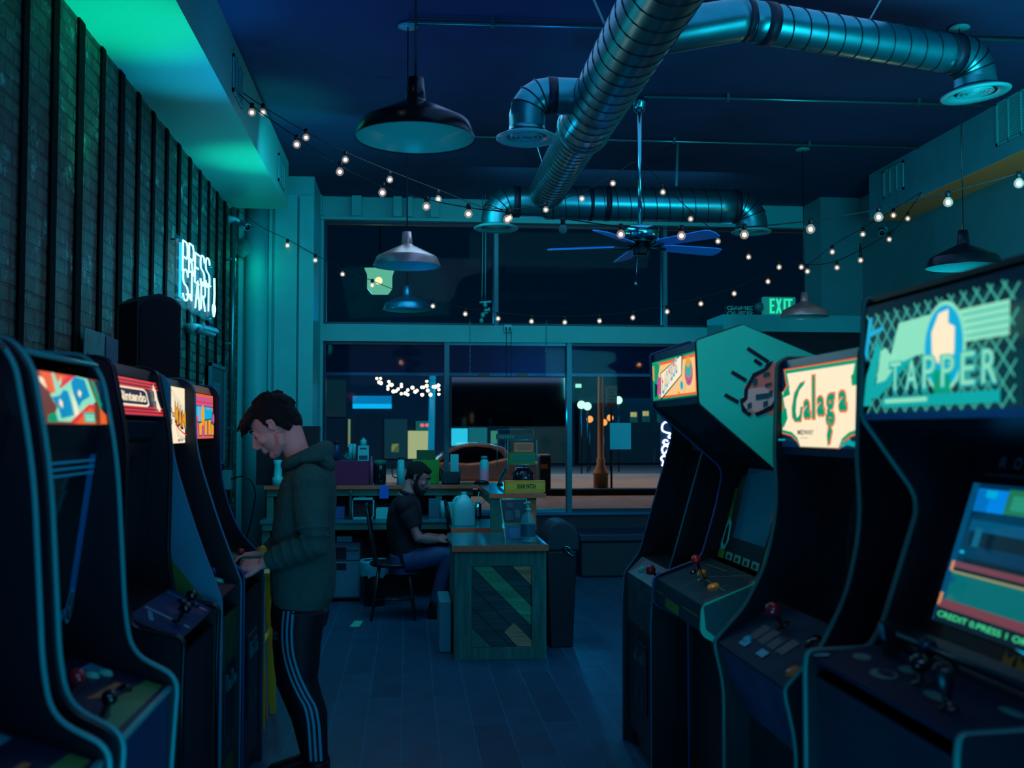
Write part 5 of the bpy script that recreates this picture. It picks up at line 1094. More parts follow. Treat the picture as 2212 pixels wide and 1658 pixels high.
def candy(px0, py0, px1, py1, Y, z0, m1, m2, label, txt=None, dp=.12):
    a = P(px0, py1, y=Y); b = P(px1, py0, y=Y); mb = MB(m1).box(a.x, b.x, Y, Y + dp, z0, b.z); mb.use(m2).box(a.x + .02, b.x - .02, Y - .0012, Y, z0 + (b.z - z0) * .25, z0 + (b.z - z0) * .8)
    if txt:
        mb.use(M('candy box lettering', (16, 40, 30), .6)); mb.text(txt, Matrix.Translation((a.x, Y - .0015, z0)) @ Matrix.Rotation(R(90), 4, 'X'), ((b.x - a.x) * .3, (b.z - z0) * .32, (b.x - a.x) * .76, (b.z - z0) * .72), bold=.04)
    return tag(mb.build('candy_box'), label, 'box', 'candy boxes on the wire rack')
candy(1111, 955, 1153, 978, rk + .06, P(1130, 976, y=rk + .06).z, M('orange carton', (200, 120, 90), .6), M('orange carton b', (180, 100, 80), .6), 'plain orange carton at the top of the wire rack')
candy(1100, 977, 1157, 1003, rk + .015, shz, M('green carton', (90, 120, 50), .6), M('teal carton print', (30, 110, 100), .6), 'green and yellow candy box on the middle shelf of the wire rack')
candy(1091, 1038, 1178, 1066, rk - .13, UZ, M('yellow carton', (210, 150, 40), .6), M('yellow print', (190, 170, 60), .6), 'yellow candy box with dark lettering at the foot of the wire rack', 'SOUR PATCH', .12)
pillar('candy_jar', 1130, 1010, 1040, 23, rk + .13, [(0, 0), (.9, 0), (1, .15), (1, .75), (.7, .88), (.7, 1), (0, 1)], M('dark candy jar', (14, 30, 44), .15), 'wide dark jar on the bottom shelf of the wire rack', 'jar', UZ + .04)
# sign and sanitizer on the front desk
sa = P(1092, 1168, z=TZ); sy = sa.y; sw = P(1149, 1168, y=sy).x - sa.x; sh = P(1082, 1079, y=sy).z - TZ
t = thing('sign_holder', 'leaning framed flyer about parties on the front desk', 'sign', (sa.x + sw / 2, sy, TZ)); ln = P(1082, 1079, y=sy).x - sa.x
def sl(u, v): return Vector((sa.x + u * sw + v * ln, sy + v * .06, TZ + v * sh))
f_ = MB(M('pale green acrylic frame', (110, 190, 150), .3))
for p, q in (((0, 0), (1, 0)), ((1, 0), (1, 1)), ((1, 1), (0, 1)), ((0, 1), (0, 0))): f_.bar(sl(*p), sl(*q), .008, .010, (0, 1, 0))
f_.build('frame', t)
pg = MB(M('flyer dark', (24, 50, 66), .4)); pg.poly([sl(.03, .02), sl(.97, .02), sl(.97, .98), sl(.03, .98)]); off = Vector((0, -.0015, 0))
for m_, u0, v0, u1, v1 in ((M('flyer blue', (40, 110, 150), .4), .03, .02, .97, .36), (M('flyer green band', (60, 120, 70), .4), .03, .36, .97, .44), (M('flyer photo', (60, 96, 100), .4), .12, .5, .4, .72), (M('flyer photo', (60, 96, 100), .4), .5, .55, .68, .75), (M('flyer ring', (46, 80, 90), .4), .2, .8, .45, .92), (M('flyer form', (60, 140, 170), .4), .2, .06, .6, .3)):
    pg.use(m_); pg.poly([sl(u0, v0) + off, sl(u1, v0) + off, sl(u1, v1) + off, sl(u0, v1) + off]); off += Vector((0, -.0004, 0))
pg.use(M('flyer lettering', (150, 190, 90), .4)); fm = Matrix(((sl(1, 0) - sl(0, 0)).normalized(), (sl(0, 1) - sl(0, 0)).normalized(), Vector((0, -1, 0)))).transposed().to_4x4(); fm.translation = sl(0, 0) + Vector((0, -.004, 0)); pg.text('PARTY', fm, (.15 * sw, .375 * sh, .5 * sw, .425 * sh)); pg.build('flyer', t)
hc = P(1141, 1168, z=TZ); hc.y -= .10; hc = P(1141, 1170, y=hc.y); hc.z = TZ
t = thing('sanitizer_bottle', 'clear pump bottle standing in front of the framed flyer', 'bottle', tuple(hc)); hh = P(1139, 1083, y=hc.y).z - TZ
cg = M('clear plastic bottle', (120, 190, 205), .08, alpha=.35, spec=.8)
MB(cg).lathe([(0, 0), (.048, 0), (.052, .01), (.052, hh * .52), (.04, hh * .66), (.018, hh * .74), (.018, hh * .78), (0, hh * .78)], hc, 24).build('body', t)
MB(M('pump plastic', (130, 190, 190), .3)).lathe([(0, hh * .77), (.02, hh * .77), (.02, hh * .84), (.006, hh * .85), (.006, hh * .95), (.016, hh * .955), (.016, hh), (0, hh)], hc, 16).tube([hc + Vector((0, 0, hh * .97)), hc + Vector((-.035, -.02, hh * .965))], .006, 6).build('pump', t)
MB(M('bottle label', (30, 90, 110), .4)).lathe([(.0525, hh * .15), (.0525, hh * .45)], hc, 24).build('label', t)
# lidded bin right of the desk
b0 = P(1172, 1405, z=0); b1 = P(1250, 1405, z=0); bw_ = b1.x - b0.x; by_ = b0.y + .1
t = thing('trash_bin', 'tall black lidded trash bin beside the front desk', 'trash bin', ((b0.x + b1.x) / 2 - .03, by_ + .2, 0)); bm_ = M('bin black', (14, 20, 34), .4); zl_ = P(1200, 1190, y=by_).z
bxl = xb + .045
MB(bm_).extr([(bxl + .03, 0), (b1.x - .02, 0), (b1.x + .01, zl_), (bxl, zl_)], 'y', by_, by_ + .38).build('body', t, bevel=.01)
ltz = P(1200, 1121, y=by_ + .2).z; ring = []
for k in range(17):
    a_ = R(180 - k * 11.25); ring.append(((bxl + b1.x + .02) / 2 + math.cos(a_) * (b1.x + .03 - bxl) / 2, zl_ + .03 + math.sin(a_) ** .6 * (ltz - zl_ - .03) if math.sin(a_) > 0 else zl_ + .03))
ring = [(bxl - .005, zl_), ] + ring + [(b1.x + .03, zl_)]
MB(M('bin lid', (30, 44, 60), .6)).extr(ring, 'y', by_ - .01, by_ + .4).build('lid', t, bevel=.02, seg=3)
MB(chrome).tube(spline([P(1218, 1180, y=by_ - .03), P(1230, 1183, y=by_ - .05), P(1240, 1200, y=by_ - .03), P(1226, 1192, y=by_ - .02), P(1218, 1180, y=by_ - .03)]), .005, 6).build('lid_clip', t)
# drawers, waste basket, floor paper
fa = P(722, 1300, z=0); fb = P(777, 1300, z=0); fz = P(750, 1172, y=fa.y).z; fgm = M('grey drawer enamel', (96, 124, 148), .5)
fx0 = fa.x - .22
t = thing('file_cabinet', 'grey three drawer pedestal under the lower desk, half behind the standing person', 'file cabinet', ((fx0 + fb.x) / 2, fa.y, 0)); MB(fgm).box(fx0, fb.x, fa.y + .02, fa.y + .5, .03, fz).build('body', t, bevel=.005)
zs = [.04, P(0, 1220, y=fa.y).z, P(0, 1198, y=fa.y).z, fz - .02]
for k in range(3):
    dq = MB(fgm).box(fx0 + .01, fb.x - .008, fa.y, fa.y + .02, zs[k] + .006, zs[k + 1] - .006).build('drawer', t, bevel=.004)
    hx = P(735, 1200, y=fa.y).x; zt2 = zs[k + 1] - .02; hh_ = .055 if k else .06
    MB(M('drawer pull recess', (10, 20, 36), .6)).box(hx - .055, hx + .055, fa.y - .004, fa.y, zt2 - hh_, zt2).build('handle', dq)
tag(MB(cyanw).box(fb.x - .22, fb.x - .08, fa.y + .1, fa.y + .3, fz, fz + .05).build('paper_stack'), 'small pile of papers on top of the drawer pedestal', 'papers')
wb = P(808, 1306, z=0); wz = P(808, 1210, y=wb.y).z
t = thing('waste_basket', 'black waste basket with a crumpled pale bag liner under the lower desk', 'waste basket', tuple(wb)); MB(bm_).lathe([(0, 0), (.095, 0), (.115, wz), (.108, wz), (.09, .01), (0, .01)], wb, 20).build('body', t)
bg = MB(M('thin plastic bag', (120, 175, 200), .3)); rings = []
for z, r_ in ((wz - .02, .1), (wz + .01, .122), (wz - .02, .13), (wz - .08, .128), (wz - .13, .124)): rings.append([wb + Vector((math.cos(2 * math.pi * i / 36) * r_ * (1 + .06 * random.uniform(-1, 1)), math.sin(2 * math.pi * i / 36) * r_ * (1 + .06 * random.uniform(-1, 1)), z + (random.uniform(-.02, .02) if z < wz - .1 else 0))) for i in range(36)])
bg.loft(rings, caps=False); bg.build('bag_liner', t)
q = P(769, 1346, z=0); fpz = MB(M('pale floor paper', (130, 200, 165), .6)); fpz.add([tuple(P(x, y, z=.002)) for x, y in ((755, 1353), (776, 1353), (785, 1340), (766, 1340))] + [tuple(P(x, y, z=.0035)) for x, y in ((755, 1353), (776, 1353), (785, 1340), (766, 1340))], [(3, 2, 1, 0), (4, 5, 6, 7), (0, 1, 5, 4), (1, 2, 6, 5), (2, 3, 7, 6), (3, 0, 4, 7)])
tag(fpz.build('paper_note'), 'small pale square of paper on the floor between the standing and the seated person', 'paper')
# ------------------------------------------------------------------ chairs
def windsor(loc, rz, label):
    t = thing('wooden_chair', label, 'chair', loc, rz, 'dark spindle back chairs', local=True); wm = M('dark chair wood', (18, 28, 40), .35)
    MB(wm).lathe([(0, .44), (.2, .435), (.215, .45), (.21, .465), (.1, .458), (0, .455)], (0, 0, 0), 24, Matrix.Diagonal((1, .95, 1, 1))).build('seat', t)
    for sx in (-1, 1):
        for sy in (-1, 1): MB(wm).tube([(sx * .13, sy * .12, .44), (sx * .19, sy * .18, .0)], [.016, .011], 8).build('leg', t)
        MB(wm).tube([(sx * .165, -.155, .17), (sx * .165, .155, .17)], .009, 6).build('stretcher', t)
    hoop = spline([(-.17, .15, .46), (-.20, .19, .70), (-.14, .22, .90), (0, .235, .95), (.14, .22, .90), (.20, .19, .70), (.17, .15, .46)]); MB(wm).tube(hoop, .012, 8).build('back_hoop', t)
    for k in range(-2, 3): MB(wm).tube([(k * .055, .155, .46), (k * .06, .228, .93 - abs(k) * .018)], .006, 6).build('spindle', t)
    return t
pc = P(872, 1310, z=0)
windsor((-.11, 9.12, 0), R(90), 'dark spindle back chair under the seated person')
windsor((.57, 9.50, 0), R(92), 'dark spindle back chair facing the side counter left of the gallon jug')
# yellow folding step stool behind the standing person
t = thing('folding_stool', 'yellow painted folding stool behind the furthest left cabinet and the standing person', 'stool', (P(570, 1500, z=0).x, 5.7, 0)); ym = M('olive yellow paint', (210, 190, 40), .4); om = M('orange tape', (250, 130, 50), .5)
for (a_, b_, Y, m_) in (((566, 1240), (566, 1560), 5.75, ym), ((560, 1235), (572, 1492), 6.0, om), ((588, 1300), (590, 1496), 6.1, ym), ((580, 1240), (587, 1440), 6.3, ym)): q_ = P(*b_, y=Y); q_.z = 0; MB(m_).bar(P(*a_, y=Y), q_, .03, .02, (0, 1, 0)).build('leg', t)
MB(ym).box(P(556, 1240, y=5.7).x, P(592, 1240, y=5.7).x, 5.7, 6.3, P(556, 1238, y=5.7).z - .02, P(556, 1238, y=5.7).z).build('seat', t)
MB(ym).bar(P(560, 1400, y=5.75), P(592, 1345, y=6.3), .02, .012).build('brace', t)
# ------------------------------------------------------------------ hanging television
ty = 11.0; ta = P(973, 923, y=ty); tb = P(1223, 813, y=ty)
t = thing('television', 'black television hung on chains in front of the middle window', 'television', ((ta.x + tb.x) / 2, ty, ta.z)); MB(M('tv casing', (8, 10, 16), .4)).box(ta.x, tb.x, ty + .004, ty + .07, ta.z, tb.z).build('casing', t, bevel=.004)
MB(M('tv glass', (2, 4, 8), .04, spec=.8)).box(ta.x + .012, tb.x - .012, ty, ty + .005, ta.z + .012, tb.z - .012).build('screen', t)
for px in (1015, 1180):
    cx = P(px, 800, y=ty + .03).x; zt2 = P(px, 738, y=ty + .03).z; c_ = MB(M('chain steel', (90, 140, 150), .3, metal=.8)); z = tb.z; k = 0
    while z < 2.70:
        s_ = Vector((1, 0, 0)) if k % 2 else Vector((0, 1, 0)); c_.tube([Vector((cx, ty + .03, z + .015)) + s_ * math.cos(R(a_)) * .008 + Vector((0, 0, math.sin(R(a_)) * .018)) for a_ in range(0, 360, 45)], .0025, 4, closed=True); z += .028; k += 1
    c_.build('chain', t)
for px, w_ in ((1045, 24), (1128, 24)): q = P(px, 810, y=ty + .03); MB(blk2).box(q.x - .06, q.x + .06, ty + .01, ty + .06, tb.z, tb.z + .03).build('mount_block', t)
for px in (1094, 1104): MB(wire).tube([P(px, 715, y=11.3), P(px, 812, y=11.1)], .004, 5).build('cable', t)
# box on the beam with two wires, hose bundle
q = P(1098, 708, y=11.9); ob = thing('outlet_box', 'small pale outlet box fixed to the teal beam above the television', 'outlet box', (q.x, 11.94, q.z - .05)); MB(cyanw).box(q.x - .045, q.x + .045, 11.93, 11.969, q.z - .045, q.z + .04).build('body', ob, bevel=.004)
for dx in (-.022, .022): MB(blk2).box(q.x + dx - .010, q.x + dx + .010, 11.905, 11.93, q.z - .03, q.z + .01).build('plug', ob)
t = thing('speaker_bracket', 'clump of pale clamps and bulbs hanging on two rods left of the unlit window centre', 'hanging fixture', tuple(P(1045, 700, y=11.75))); ym_ = 11.75
for a_, b_ in (((1044, 385), (1041, 648)), ((1050, 385), (1048, 648))):
    MB(pm).tube(spline([P(a_[0] - 2, 408, y=ym_), P(a_[0] - 1, 430, y=ym_), P((a_[0] + b_[0]) / 2, 520, y=ym_), P(*b_, y=ym_)]), .006, 6).build('rod', t)
MB(cyanw).tube([P(1036, 653, y=ym_), P(1061, 651, y=ym_)], .012, 8).build('cross_bar', t)
cl_ = M('clear clamp plastic', (90, 180, 175), .15)
for x, y, r_ in ((1048, 658, .024), (1050, 672, .028), (1043, 680, .026), (1040, 692, .024), (1056, 668, .018)): MB(cl_).ball(P(x, y, y=ym_), r_, (1, 1, 1.2), 8).build('clamp', t)
# ------------------------------------------------------------------ on the vestibule
VZ = 2.845
ex0 = P(1650, 690, y=11.42); ex1 = P(1719, 641, y=11.42)
t = thing('exit_sign', 'lit white sign box with green letters EXIT on the entry vestibule', 'exit sign', ((ex0.x + ex1.x) / 2, 11.42, VZ)); MB(M('exit sign face', (60, 160, 150), .5, em=.35, emc=(20, 130, 120))).box(ex0.x, ex1.x, 11.42, 11.5, VZ, ex1.z).build('housing', t, bevel=.008)
el_ = MB(E_('green exit letters', (40, 225, 165), 1.1)); zz0 = P(1665, 676, y=11.4).z; zz1 = P(1665, 644, y=11.4).z; bar_ = .022
lx = [P(x, 660, y=11.4).x for x in (1664, 1675, 1677, 1690, 1694, 1698, 1700, 1713)]; hz = zz1 - zz0
def rec(x0, x1, z0, z1): el_.box(x0, x1, 11.412, 11.42, z0, z1)
rec(lx[0], lx[0] + bar_, zz0, zz1); rec(lx[0], lx[1], zz1 - bar_, zz1); rec(lx[0], lx[1], zz0, zz0 + bar_); rec(lx[0], lx[1] - .01, zz0 + hz * .45, zz0 + hz * .45 + bar_)
for p, q in (((lx[2], zz0), (lx[3], zz1)), ((lx[2], zz1), (lx[3], zz0))): el_.extr([(p[0], p[1]), (p[0] + bar_, p[1]), (q[0], q[1]), (q[0] - bar_, q[1])], 'y', 11.412, 11.42)
rec(lx[4], lx[4] + bar_, zz0, zz1); rec(lx[6] - .005, lx[7], zz1 - bar_, zz1); rec((lx[6] + lx[7]) / 2 - bar_ / 2, (lx[6] + lx[7]) / 2 + bar_ / 2, zz0, zz1); el_.build('letters', t)
for px in (1640, 1729): q = P(px, 663, y=11.46); o = MB(M('lamp head', (60, 110, 120), .2)).ball((q.x, 11.46, q.z), .055, n=14).tube([(q.x, 11.46, q.z), ((ex0.x if px < 1680 else ex1.x), 11.46, q.z - .02)], .012, 6); o.build('emergency_lamp', t)
g0 = P(1568, 690, y=11.5); g1 = P(1629, 660, y=11.5)
t = thing('pixel_sign', 'dark sign with outlined pixel letters GAME OVER left of the EXIT sign', 'sign', ((g0.x + g1.x) / 2, 11.5, VZ)); MB(M('pixel sign board', (8, 24, 34), .6)).box(g0.x, g1.x, 11.505, 11.53, VZ, g1.z).build('board', t)
PX = {'G': '01111,10000,10011,10001,01111', 'A': '00100,01010,10001,11111,10001', 'M': '10001,11011,10101,10001,10001', 'E': '11111,10000,11110,10000,11111', 'O': '01110,10001,10001,10001,01110', 'V': '10001,10001,10001,01010,00100', 'R': '11110,10001,11110,10010,10001'}
lt = MB(M('pixel sign lettering', (60, 150, 150), .5, em=.2, emc=(30, 120, 130)))  # faint emission added so the letters show in the dark
for r_, wd_ in enumerate(('GAME', 'OVER')):
    for k, ch in enumerate(wd_):
        x0 = g0.x + .015 + k * (g1.x - g0.x - .02) / 4; cs = (g1.x - g0.x) / 4 / 6; rh_ = (g1.z - VZ) / 2; z0 = VZ + (1 - r_) * rh_ + .008; ch_ = (rh_ - .014) / 5
        for j, row in enumerate(PX[ch].split(',')):
            for i, bit in enumerate(row):
                if bit == '1': lt.box(x0 + i * cs, x0 + i * cs + cs * .98, 11.5, 11.505, z0 + (4 - j) * ch_, z0 + (4 - j) * ch_ + ch_ * .98)
lt.build('lettering', t)
fq = P(1800, 672, y=11.6); t = thing('desk_fan', 'small dark round fan on the vestibule roof right of the EXIT sign', 'fan', (fq.x, 11.6, VZ))
MB(blk2).tube([Vector((fq.x, 11.6, fq.z)) + Vector((math.cos(R(a_)) * .09, 0, math.sin(R(a_)) * .09)) for a_ in range(0, 360, 20)], .008, 6, closed=True).build('guard', t); MB(blk2).lathe([(0, -.02), (.03, -.02), (.03, .03), (0, .03)], (fq.x, 11.6, fq.z), 14, Matrix.Rotation(R(90), 4, 'X')).build('hub', t); MB(blk2).lathe([(0, 0), (.06, 0), (.05, .02), (.01, .03), (.01, fq.z - VZ - .07), (0, fq.z - VZ - .07)], (fq.x, 11.6, VZ), 14).build('stand', t)
for k in range(3): MB(blk2).tube([(fq.x, 11.6, fq.z), Vector((fq.x, 11.6, fq.z)) + Vector((math.cos(R(120 * k + 20)), .1, math.sin(R(120 * k + 20)))) * .07], [.01, .03], 6, flat=.2).build('blade', t)
bx('storage_box', 1835, 655, 1862, 694, 11.6, M('grey vestibule box', (40, 80, 90), .6), 'grey box on the vestibule roof against the right pier', 'box', .2, VZ)
bx('storage_box', 1815, 670, 1831, 694, 11.62, blk2, 'small black box between the round fan and the grey box on the vestibule roof', 'box', .15, VZ)
# ------------------------------------------------------------------ neon script sign, paper on the glass, wall cup
na = P(1438, 960, y=11.9); t = thing('neon_sign', 'blue white neon script sign at the window edge, mostly hidden by the black cabinet', 'neon sign', (na.x, 11.95, P(1430, 1000, y=11.9).z)); nb2 = E_('blue neon script', (190, 205, 255), 3.5, (210, 220, 255))
for st in ([(1447, 913), (1438, 911), (1431, 918), (1431, 929), (1440, 934), (1448, 936), (1444, 944), (1452, 946)], [(1443, 952), (1436, 950), (1433, 956), (1441, 960), (1448, 955)], [(1444, 965), (1436, 962), (1430, 970), (1434, 980), (1440, 975), (1446, 968)], [(1442, 988), (1434, 984), (1428, 990), (1433, 998), (1430, 1006)]):
    MB(nb2).tube(spline([P(x, y, y=11.9) for x, y in st], 4), .012, 6).build('letter_tube', t)
MB(M('sign backing', (10, 20, 60), .3)).box(P(1426, 905, y=11.95).x, P(1500, 905, y=11.95).x, 11.94, 11.95, P(1426, 1010, y=11.95).z, P(1426, 903, y=11.95).z).build('backing', t)
pp_ = MB(M('pale blue paper', (120, 200, 215), .7)); a = P(1318, 970, y=12.05); b = P(1363, 913, y=12.05); pp_.box(a.x, b.x, 12.055, 12.06, a.z, b.z); tag(pp_.build('window_notice'), 'pale blue sheet of paper taped inside the right window', 'paper sheet')
# ------------------------------------------------------------------ the street outside
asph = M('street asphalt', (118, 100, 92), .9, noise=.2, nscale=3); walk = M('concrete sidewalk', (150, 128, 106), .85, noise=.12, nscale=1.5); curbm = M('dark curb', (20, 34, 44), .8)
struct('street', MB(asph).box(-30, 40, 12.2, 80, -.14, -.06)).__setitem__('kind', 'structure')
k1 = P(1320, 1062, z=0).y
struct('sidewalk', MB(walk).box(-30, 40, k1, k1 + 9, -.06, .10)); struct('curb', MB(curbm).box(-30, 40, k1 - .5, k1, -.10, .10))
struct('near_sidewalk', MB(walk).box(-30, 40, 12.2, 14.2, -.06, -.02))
# awning over the shopfront
aw = MB(M('dark blue awning', (14, 62, 104), .8)); z1 = 2.60; Yf = 13.1; zf = P(1200, 806, y=Yf).z
aw.add([(-1.2, 12.21, z1 + .02), (3.6, 12.21, z1 + .02), (3.6, Yf, zf), (-1.2, Yf, zf), (-1.2, 12.21, z1 + .04), (3.6, 12.21, z1 + .04), (3.6, Yf, zf + .02), (-1.2, Yf, zf + .02)], [(0, 1, 2, 3), (7, 6, 5, 4), (0, 4, 5, 1), (1, 5, 6, 2), (2, 6, 7, 3), (3, 7, 4, 0)])
t = thing('shop_awning', 'dark blue fabric awning seen through the top of the lower windows', 'awning', (1.2, 12.6, zf)); aw.build('fabric', t)
MB(M('awning bar', (30, 110, 150), .4, metal=.3)).box(-1.2, 3.6, Yf, Yf + .03, zf - .035, zf).build('front_bar', t)
# lamp post and sign
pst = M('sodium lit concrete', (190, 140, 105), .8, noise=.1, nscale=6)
pb = P(1298, 1053, z=.1); k = 2300 / pb.y
def lr(px): return px / k
t = thing('street_lamp', 'tan concrete lamp post with a flared base across the street', 'lamp post', tuple(pb)); h_ = lambda py: P(1298, py, y=pb.y).z - pb.z
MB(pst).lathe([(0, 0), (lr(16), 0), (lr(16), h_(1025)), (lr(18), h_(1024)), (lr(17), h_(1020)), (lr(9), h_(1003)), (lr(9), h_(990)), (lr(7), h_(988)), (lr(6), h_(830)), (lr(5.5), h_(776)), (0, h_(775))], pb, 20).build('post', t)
MB(M('lamp globe', (60, 70, 70), .3)).ball(pb + Vector((0, 0, h_(775) + .12)), .2, n=12).build('globe', t)
t = thing('street_sign', 'pinkish parking sign beside the lamp post', 'street sign', tuple(P(1332, 1050, z=.1))); sy_ = pb.y - .4; a = P(1309, 878, y=sy_); b = P(1333, 832, y=sy_); sm_ = M('pink lit sign white', (190, 130, 140), .5)  # pink of the street light put into the sign colour
g = MB(sm_).box(a.x, b.x, sy_, sy_ + .03, a.z, b.z); g.use(M('sign lettering', (110, 70, 84), .5))
for k_, (u0, u1) in enumerate(((.2, .8), (.3, .75), (.2, .85), (.25, .7))): zz = b.z - (b.z - a.z) * (.18 + k_ * .15); g.box(a.x + (b.x - a.x) * u0, a.x + (b.x - a.x) * u1, sy_ - .004, sy_, zz - .03, zz)
g.build('plate', t); MB(dmetal).tube([((a.x + b.x) / 2, sy_ + .06, 0.1), ((a.x + b.x) / 2, sy_ + .06, b.z)], .03, 8).build('post', t)
# bin on the pavement
q = P(1178, 1056, z=.1); a = P(1166, 1000, y=q.y); b = P(1190, 985, y=q.y); t = thing('street_bin', 'dark street bin with an orange notice across the road', 'bin', tuple(q)); MB(M('street bin body', (12, 24, 34), .6)).box(a.x, b.x, q.y, q.y + .5, .1, b.z).build('body', t, bevel=.03)
c_ = P(1168, 1012, y=q.y); d_ = P(1183, 1002, y=q.y); MB(M('orange notice', (210, 120, 80), .6)).box(c_.x, d_.x, q.y - .01, q.y, c_.z, d_.z).build('notice', t); MB(M('bin cap', (150, 140, 120), .6)).box(a.x, b.x, q.y, q.y + .5, b.z, b.z + .04).build('cap', t)
# parked coupe
cyr = 31.0; kk = 2300 / cyr
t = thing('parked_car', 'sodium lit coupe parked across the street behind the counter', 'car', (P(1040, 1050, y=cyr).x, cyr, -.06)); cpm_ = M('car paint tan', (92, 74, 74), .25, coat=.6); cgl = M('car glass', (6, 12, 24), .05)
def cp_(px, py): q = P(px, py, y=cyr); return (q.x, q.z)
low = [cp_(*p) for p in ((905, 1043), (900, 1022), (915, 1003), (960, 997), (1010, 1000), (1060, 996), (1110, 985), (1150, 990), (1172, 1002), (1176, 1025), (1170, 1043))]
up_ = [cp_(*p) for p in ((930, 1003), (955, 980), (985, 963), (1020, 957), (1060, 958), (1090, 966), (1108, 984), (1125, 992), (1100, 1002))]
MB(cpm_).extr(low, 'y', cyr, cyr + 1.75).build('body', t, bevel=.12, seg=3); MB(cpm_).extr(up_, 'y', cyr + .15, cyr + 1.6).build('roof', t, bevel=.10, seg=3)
wn = [cp_(*p) for p in ((950, 997), (972, 978), (1000, 966), (1030, 964), (1060, 967), (1082, 976), (1090, 988), (1060, 995), (1000, 1000))]
MB(cgl).extr(wn, 'y', cyr + .13, cyr + .15).build('side_window', t)
for px in (940, 1130):
    q = P(px, 1040, y=cyr); w_ = MB(blk2).lathe([(0, -.1), (.26, -.1), (.33, -.06), (.33, .06), (.26, .1), (0, .1)], (q.x, cyr + .1, .27), 24, Matrix.Rotation(R(90), 4, 'X')); w_.build('wheel', t)
# buildings
def bld(label, px0, px1, ptop, Y, col, wins=(), dp=4):
    a = P(px0, 1000, y=Y); b = P(px1, ptop, y=Y); t = thing('building', label, 'building', ((a.x + b.x) / 2, Y, -.06)); MB(M('building ' + label[:18], col, .9, noise=.2, nscale=.6)).box(a.x, b.x, Y, Y + dp, -.06, b.z).build('wall', t)
    for (x0, y0, x1, y1, m_, nm) in wins:
        p = P(x0, y1, y=Y); q = P(x1, y0, y=Y); MB(m_).box(p.x, q.x, Y - .12, Y, p.z, q.z).build(nm, t)
    return t
wgl = E_('dim lit window', (0, 90, 110), .5); wy = E_('yellow lit window', (196, 200, 140), .75); wb_ = E_('blue lit sign', (0, 120, 180), .9); wbb = E_('bright blue tube', (0, 170, 225), 1.2); wt = E_('teal lit shopfront', (0, 120, 130), .6); wc_ = E_('cyan shop light', (40, 200, 230), 1.0)
bld('dark shop building at left with a blue lit fascia and a pale lit window', 690, 965, 740, 46, (8, 34, 50),
    [(762, 855, 846, 872, wb_, 'fascia'), (762, 872, 846, 882, wbb, 'tube_light'), (752, 905, 757, 965, E_('pale door light', (140, 170, 120), .6), 'door_light'), (881, 930, 925, 990, wy, 'lit_window'), (898, 909, 932, 929, E_('teal sign', (0, 110, 110), .6), 'shop_sign'), (846, 958, 862, 976, E_('small yellow window', (150, 170, 90), .7), 'lit_window'), (700, 820, 748, 900, M('tan wall patch', (70, 66, 60), .9), 'wall_panel'), (830, 905, 880, 990, E_('dim shop interior', (0, 60, 74), .5), 'shop_window')])
bld('dim teal shop building behind the coupe', 965, 1240, 800, 48, (6, 40, 56), [(975, 925, 1010, 962, wc_, 'lit_window'), (1012, 915, 1052, 960, wt, 'lit_window'), (985, 955, 1030, 975, E_('white shop light', (110, 220, 240), 1), 'shop_light'), (1060, 930, 1075, 958, E_('green lit window', (60, 150, 120), .7), 'lit_window'), (1100, 915, 1225, 1000, E_('dark green shopfront', (0, 40, 46), .6), 'shop_window')])
ws_ = E_('pale lit showcase', (190, 215, 150), .8)
bld('dark navy building at right with three small lit panels', 1240, 1600, 780, 50, (6, 26, 44), [(1360, 888, 1376, 912, E_('lit panel ground', (20, 90, 90), .7), 'lit_panel'), (1386, 886, 1402, 911, E_('lit panel ground', (20, 90, 90), .7), 'lit_panel'), (1418, 890, 1428, 912, E_('lit panel ground', (20, 90, 90), .7), 'lit_panel'), (1361, 890, 1374, 900, E_('lit panel glow', (230, 210, 130), 1), 'panel_picture'), (1387, 888, 1400, 898, E_('lit panel glow', (230, 210, 130), 1), 'panel_picture'), (1243, 829, 1255, 837, E_('pale green lamp', (150, 230, 200), 1.2), 'wall_light'), (1250, 860, 1430, 1000, E_('dark shopfront glow', (0, 26, 40), .6), 'shop_window')])
# blue lit pole and small lights
q = P(930, 985, y=40); tag(MB(E_('blue lit pole', (0, 130, 170), .8)).tube([(q.x, 40, -.06), (q.x + .08, 40, 4.2)], [.13, .12], 10).build('lit_pole'), 'blue lit pole across the street left of the window mullion', 'pole')
lamps = ((1256, 874), (1269, 877), (1336, 864), (1274, 905), (1318, 902), (1305, 912))
for i, (x, y) in enumerate(lamps):
    q = P(x, y, y=40 + i * .9); warm = i >= 3; t = thing('distant_lamp', ('round white lamp far across the street, leftmost of a pair', 'round white lamp far across the street, right of its twin', 'round white lamp just right of the pink parking sign', 'amber and cyan lamp low beside the left of the lamp post', 'amber lamp right of the lamp post under the parking sign', 'small orange lamp touching the lamp post')[i], 'lamp', tuple(q)); MB(E_('distant lamp %d' % warm, (255, 150, 70) if warm else (190, 255, 210), 1.6)).ball(q, .16 if not warm else .14, n=8).build('globe', t); MB(dmetal).tube([q + Vector((0, 0, -.15)), (q.x, q.y, -.06)], .03, 6).build('post', t)
t = thing('red_neon_sign', 'blurred pink red neon glyphs over the lit shop window across the street', 'neon sign', tuple(P(920, 925, y=45.8)))
for x, y in ((912, 918), (923, 918), (932, 917)): MB(E_('red neon', (235, 90, 110), 1.2)).ball(P(x, y, y=45.85), .10, (1, .4, .8), 8).build('neon_glyph', t)
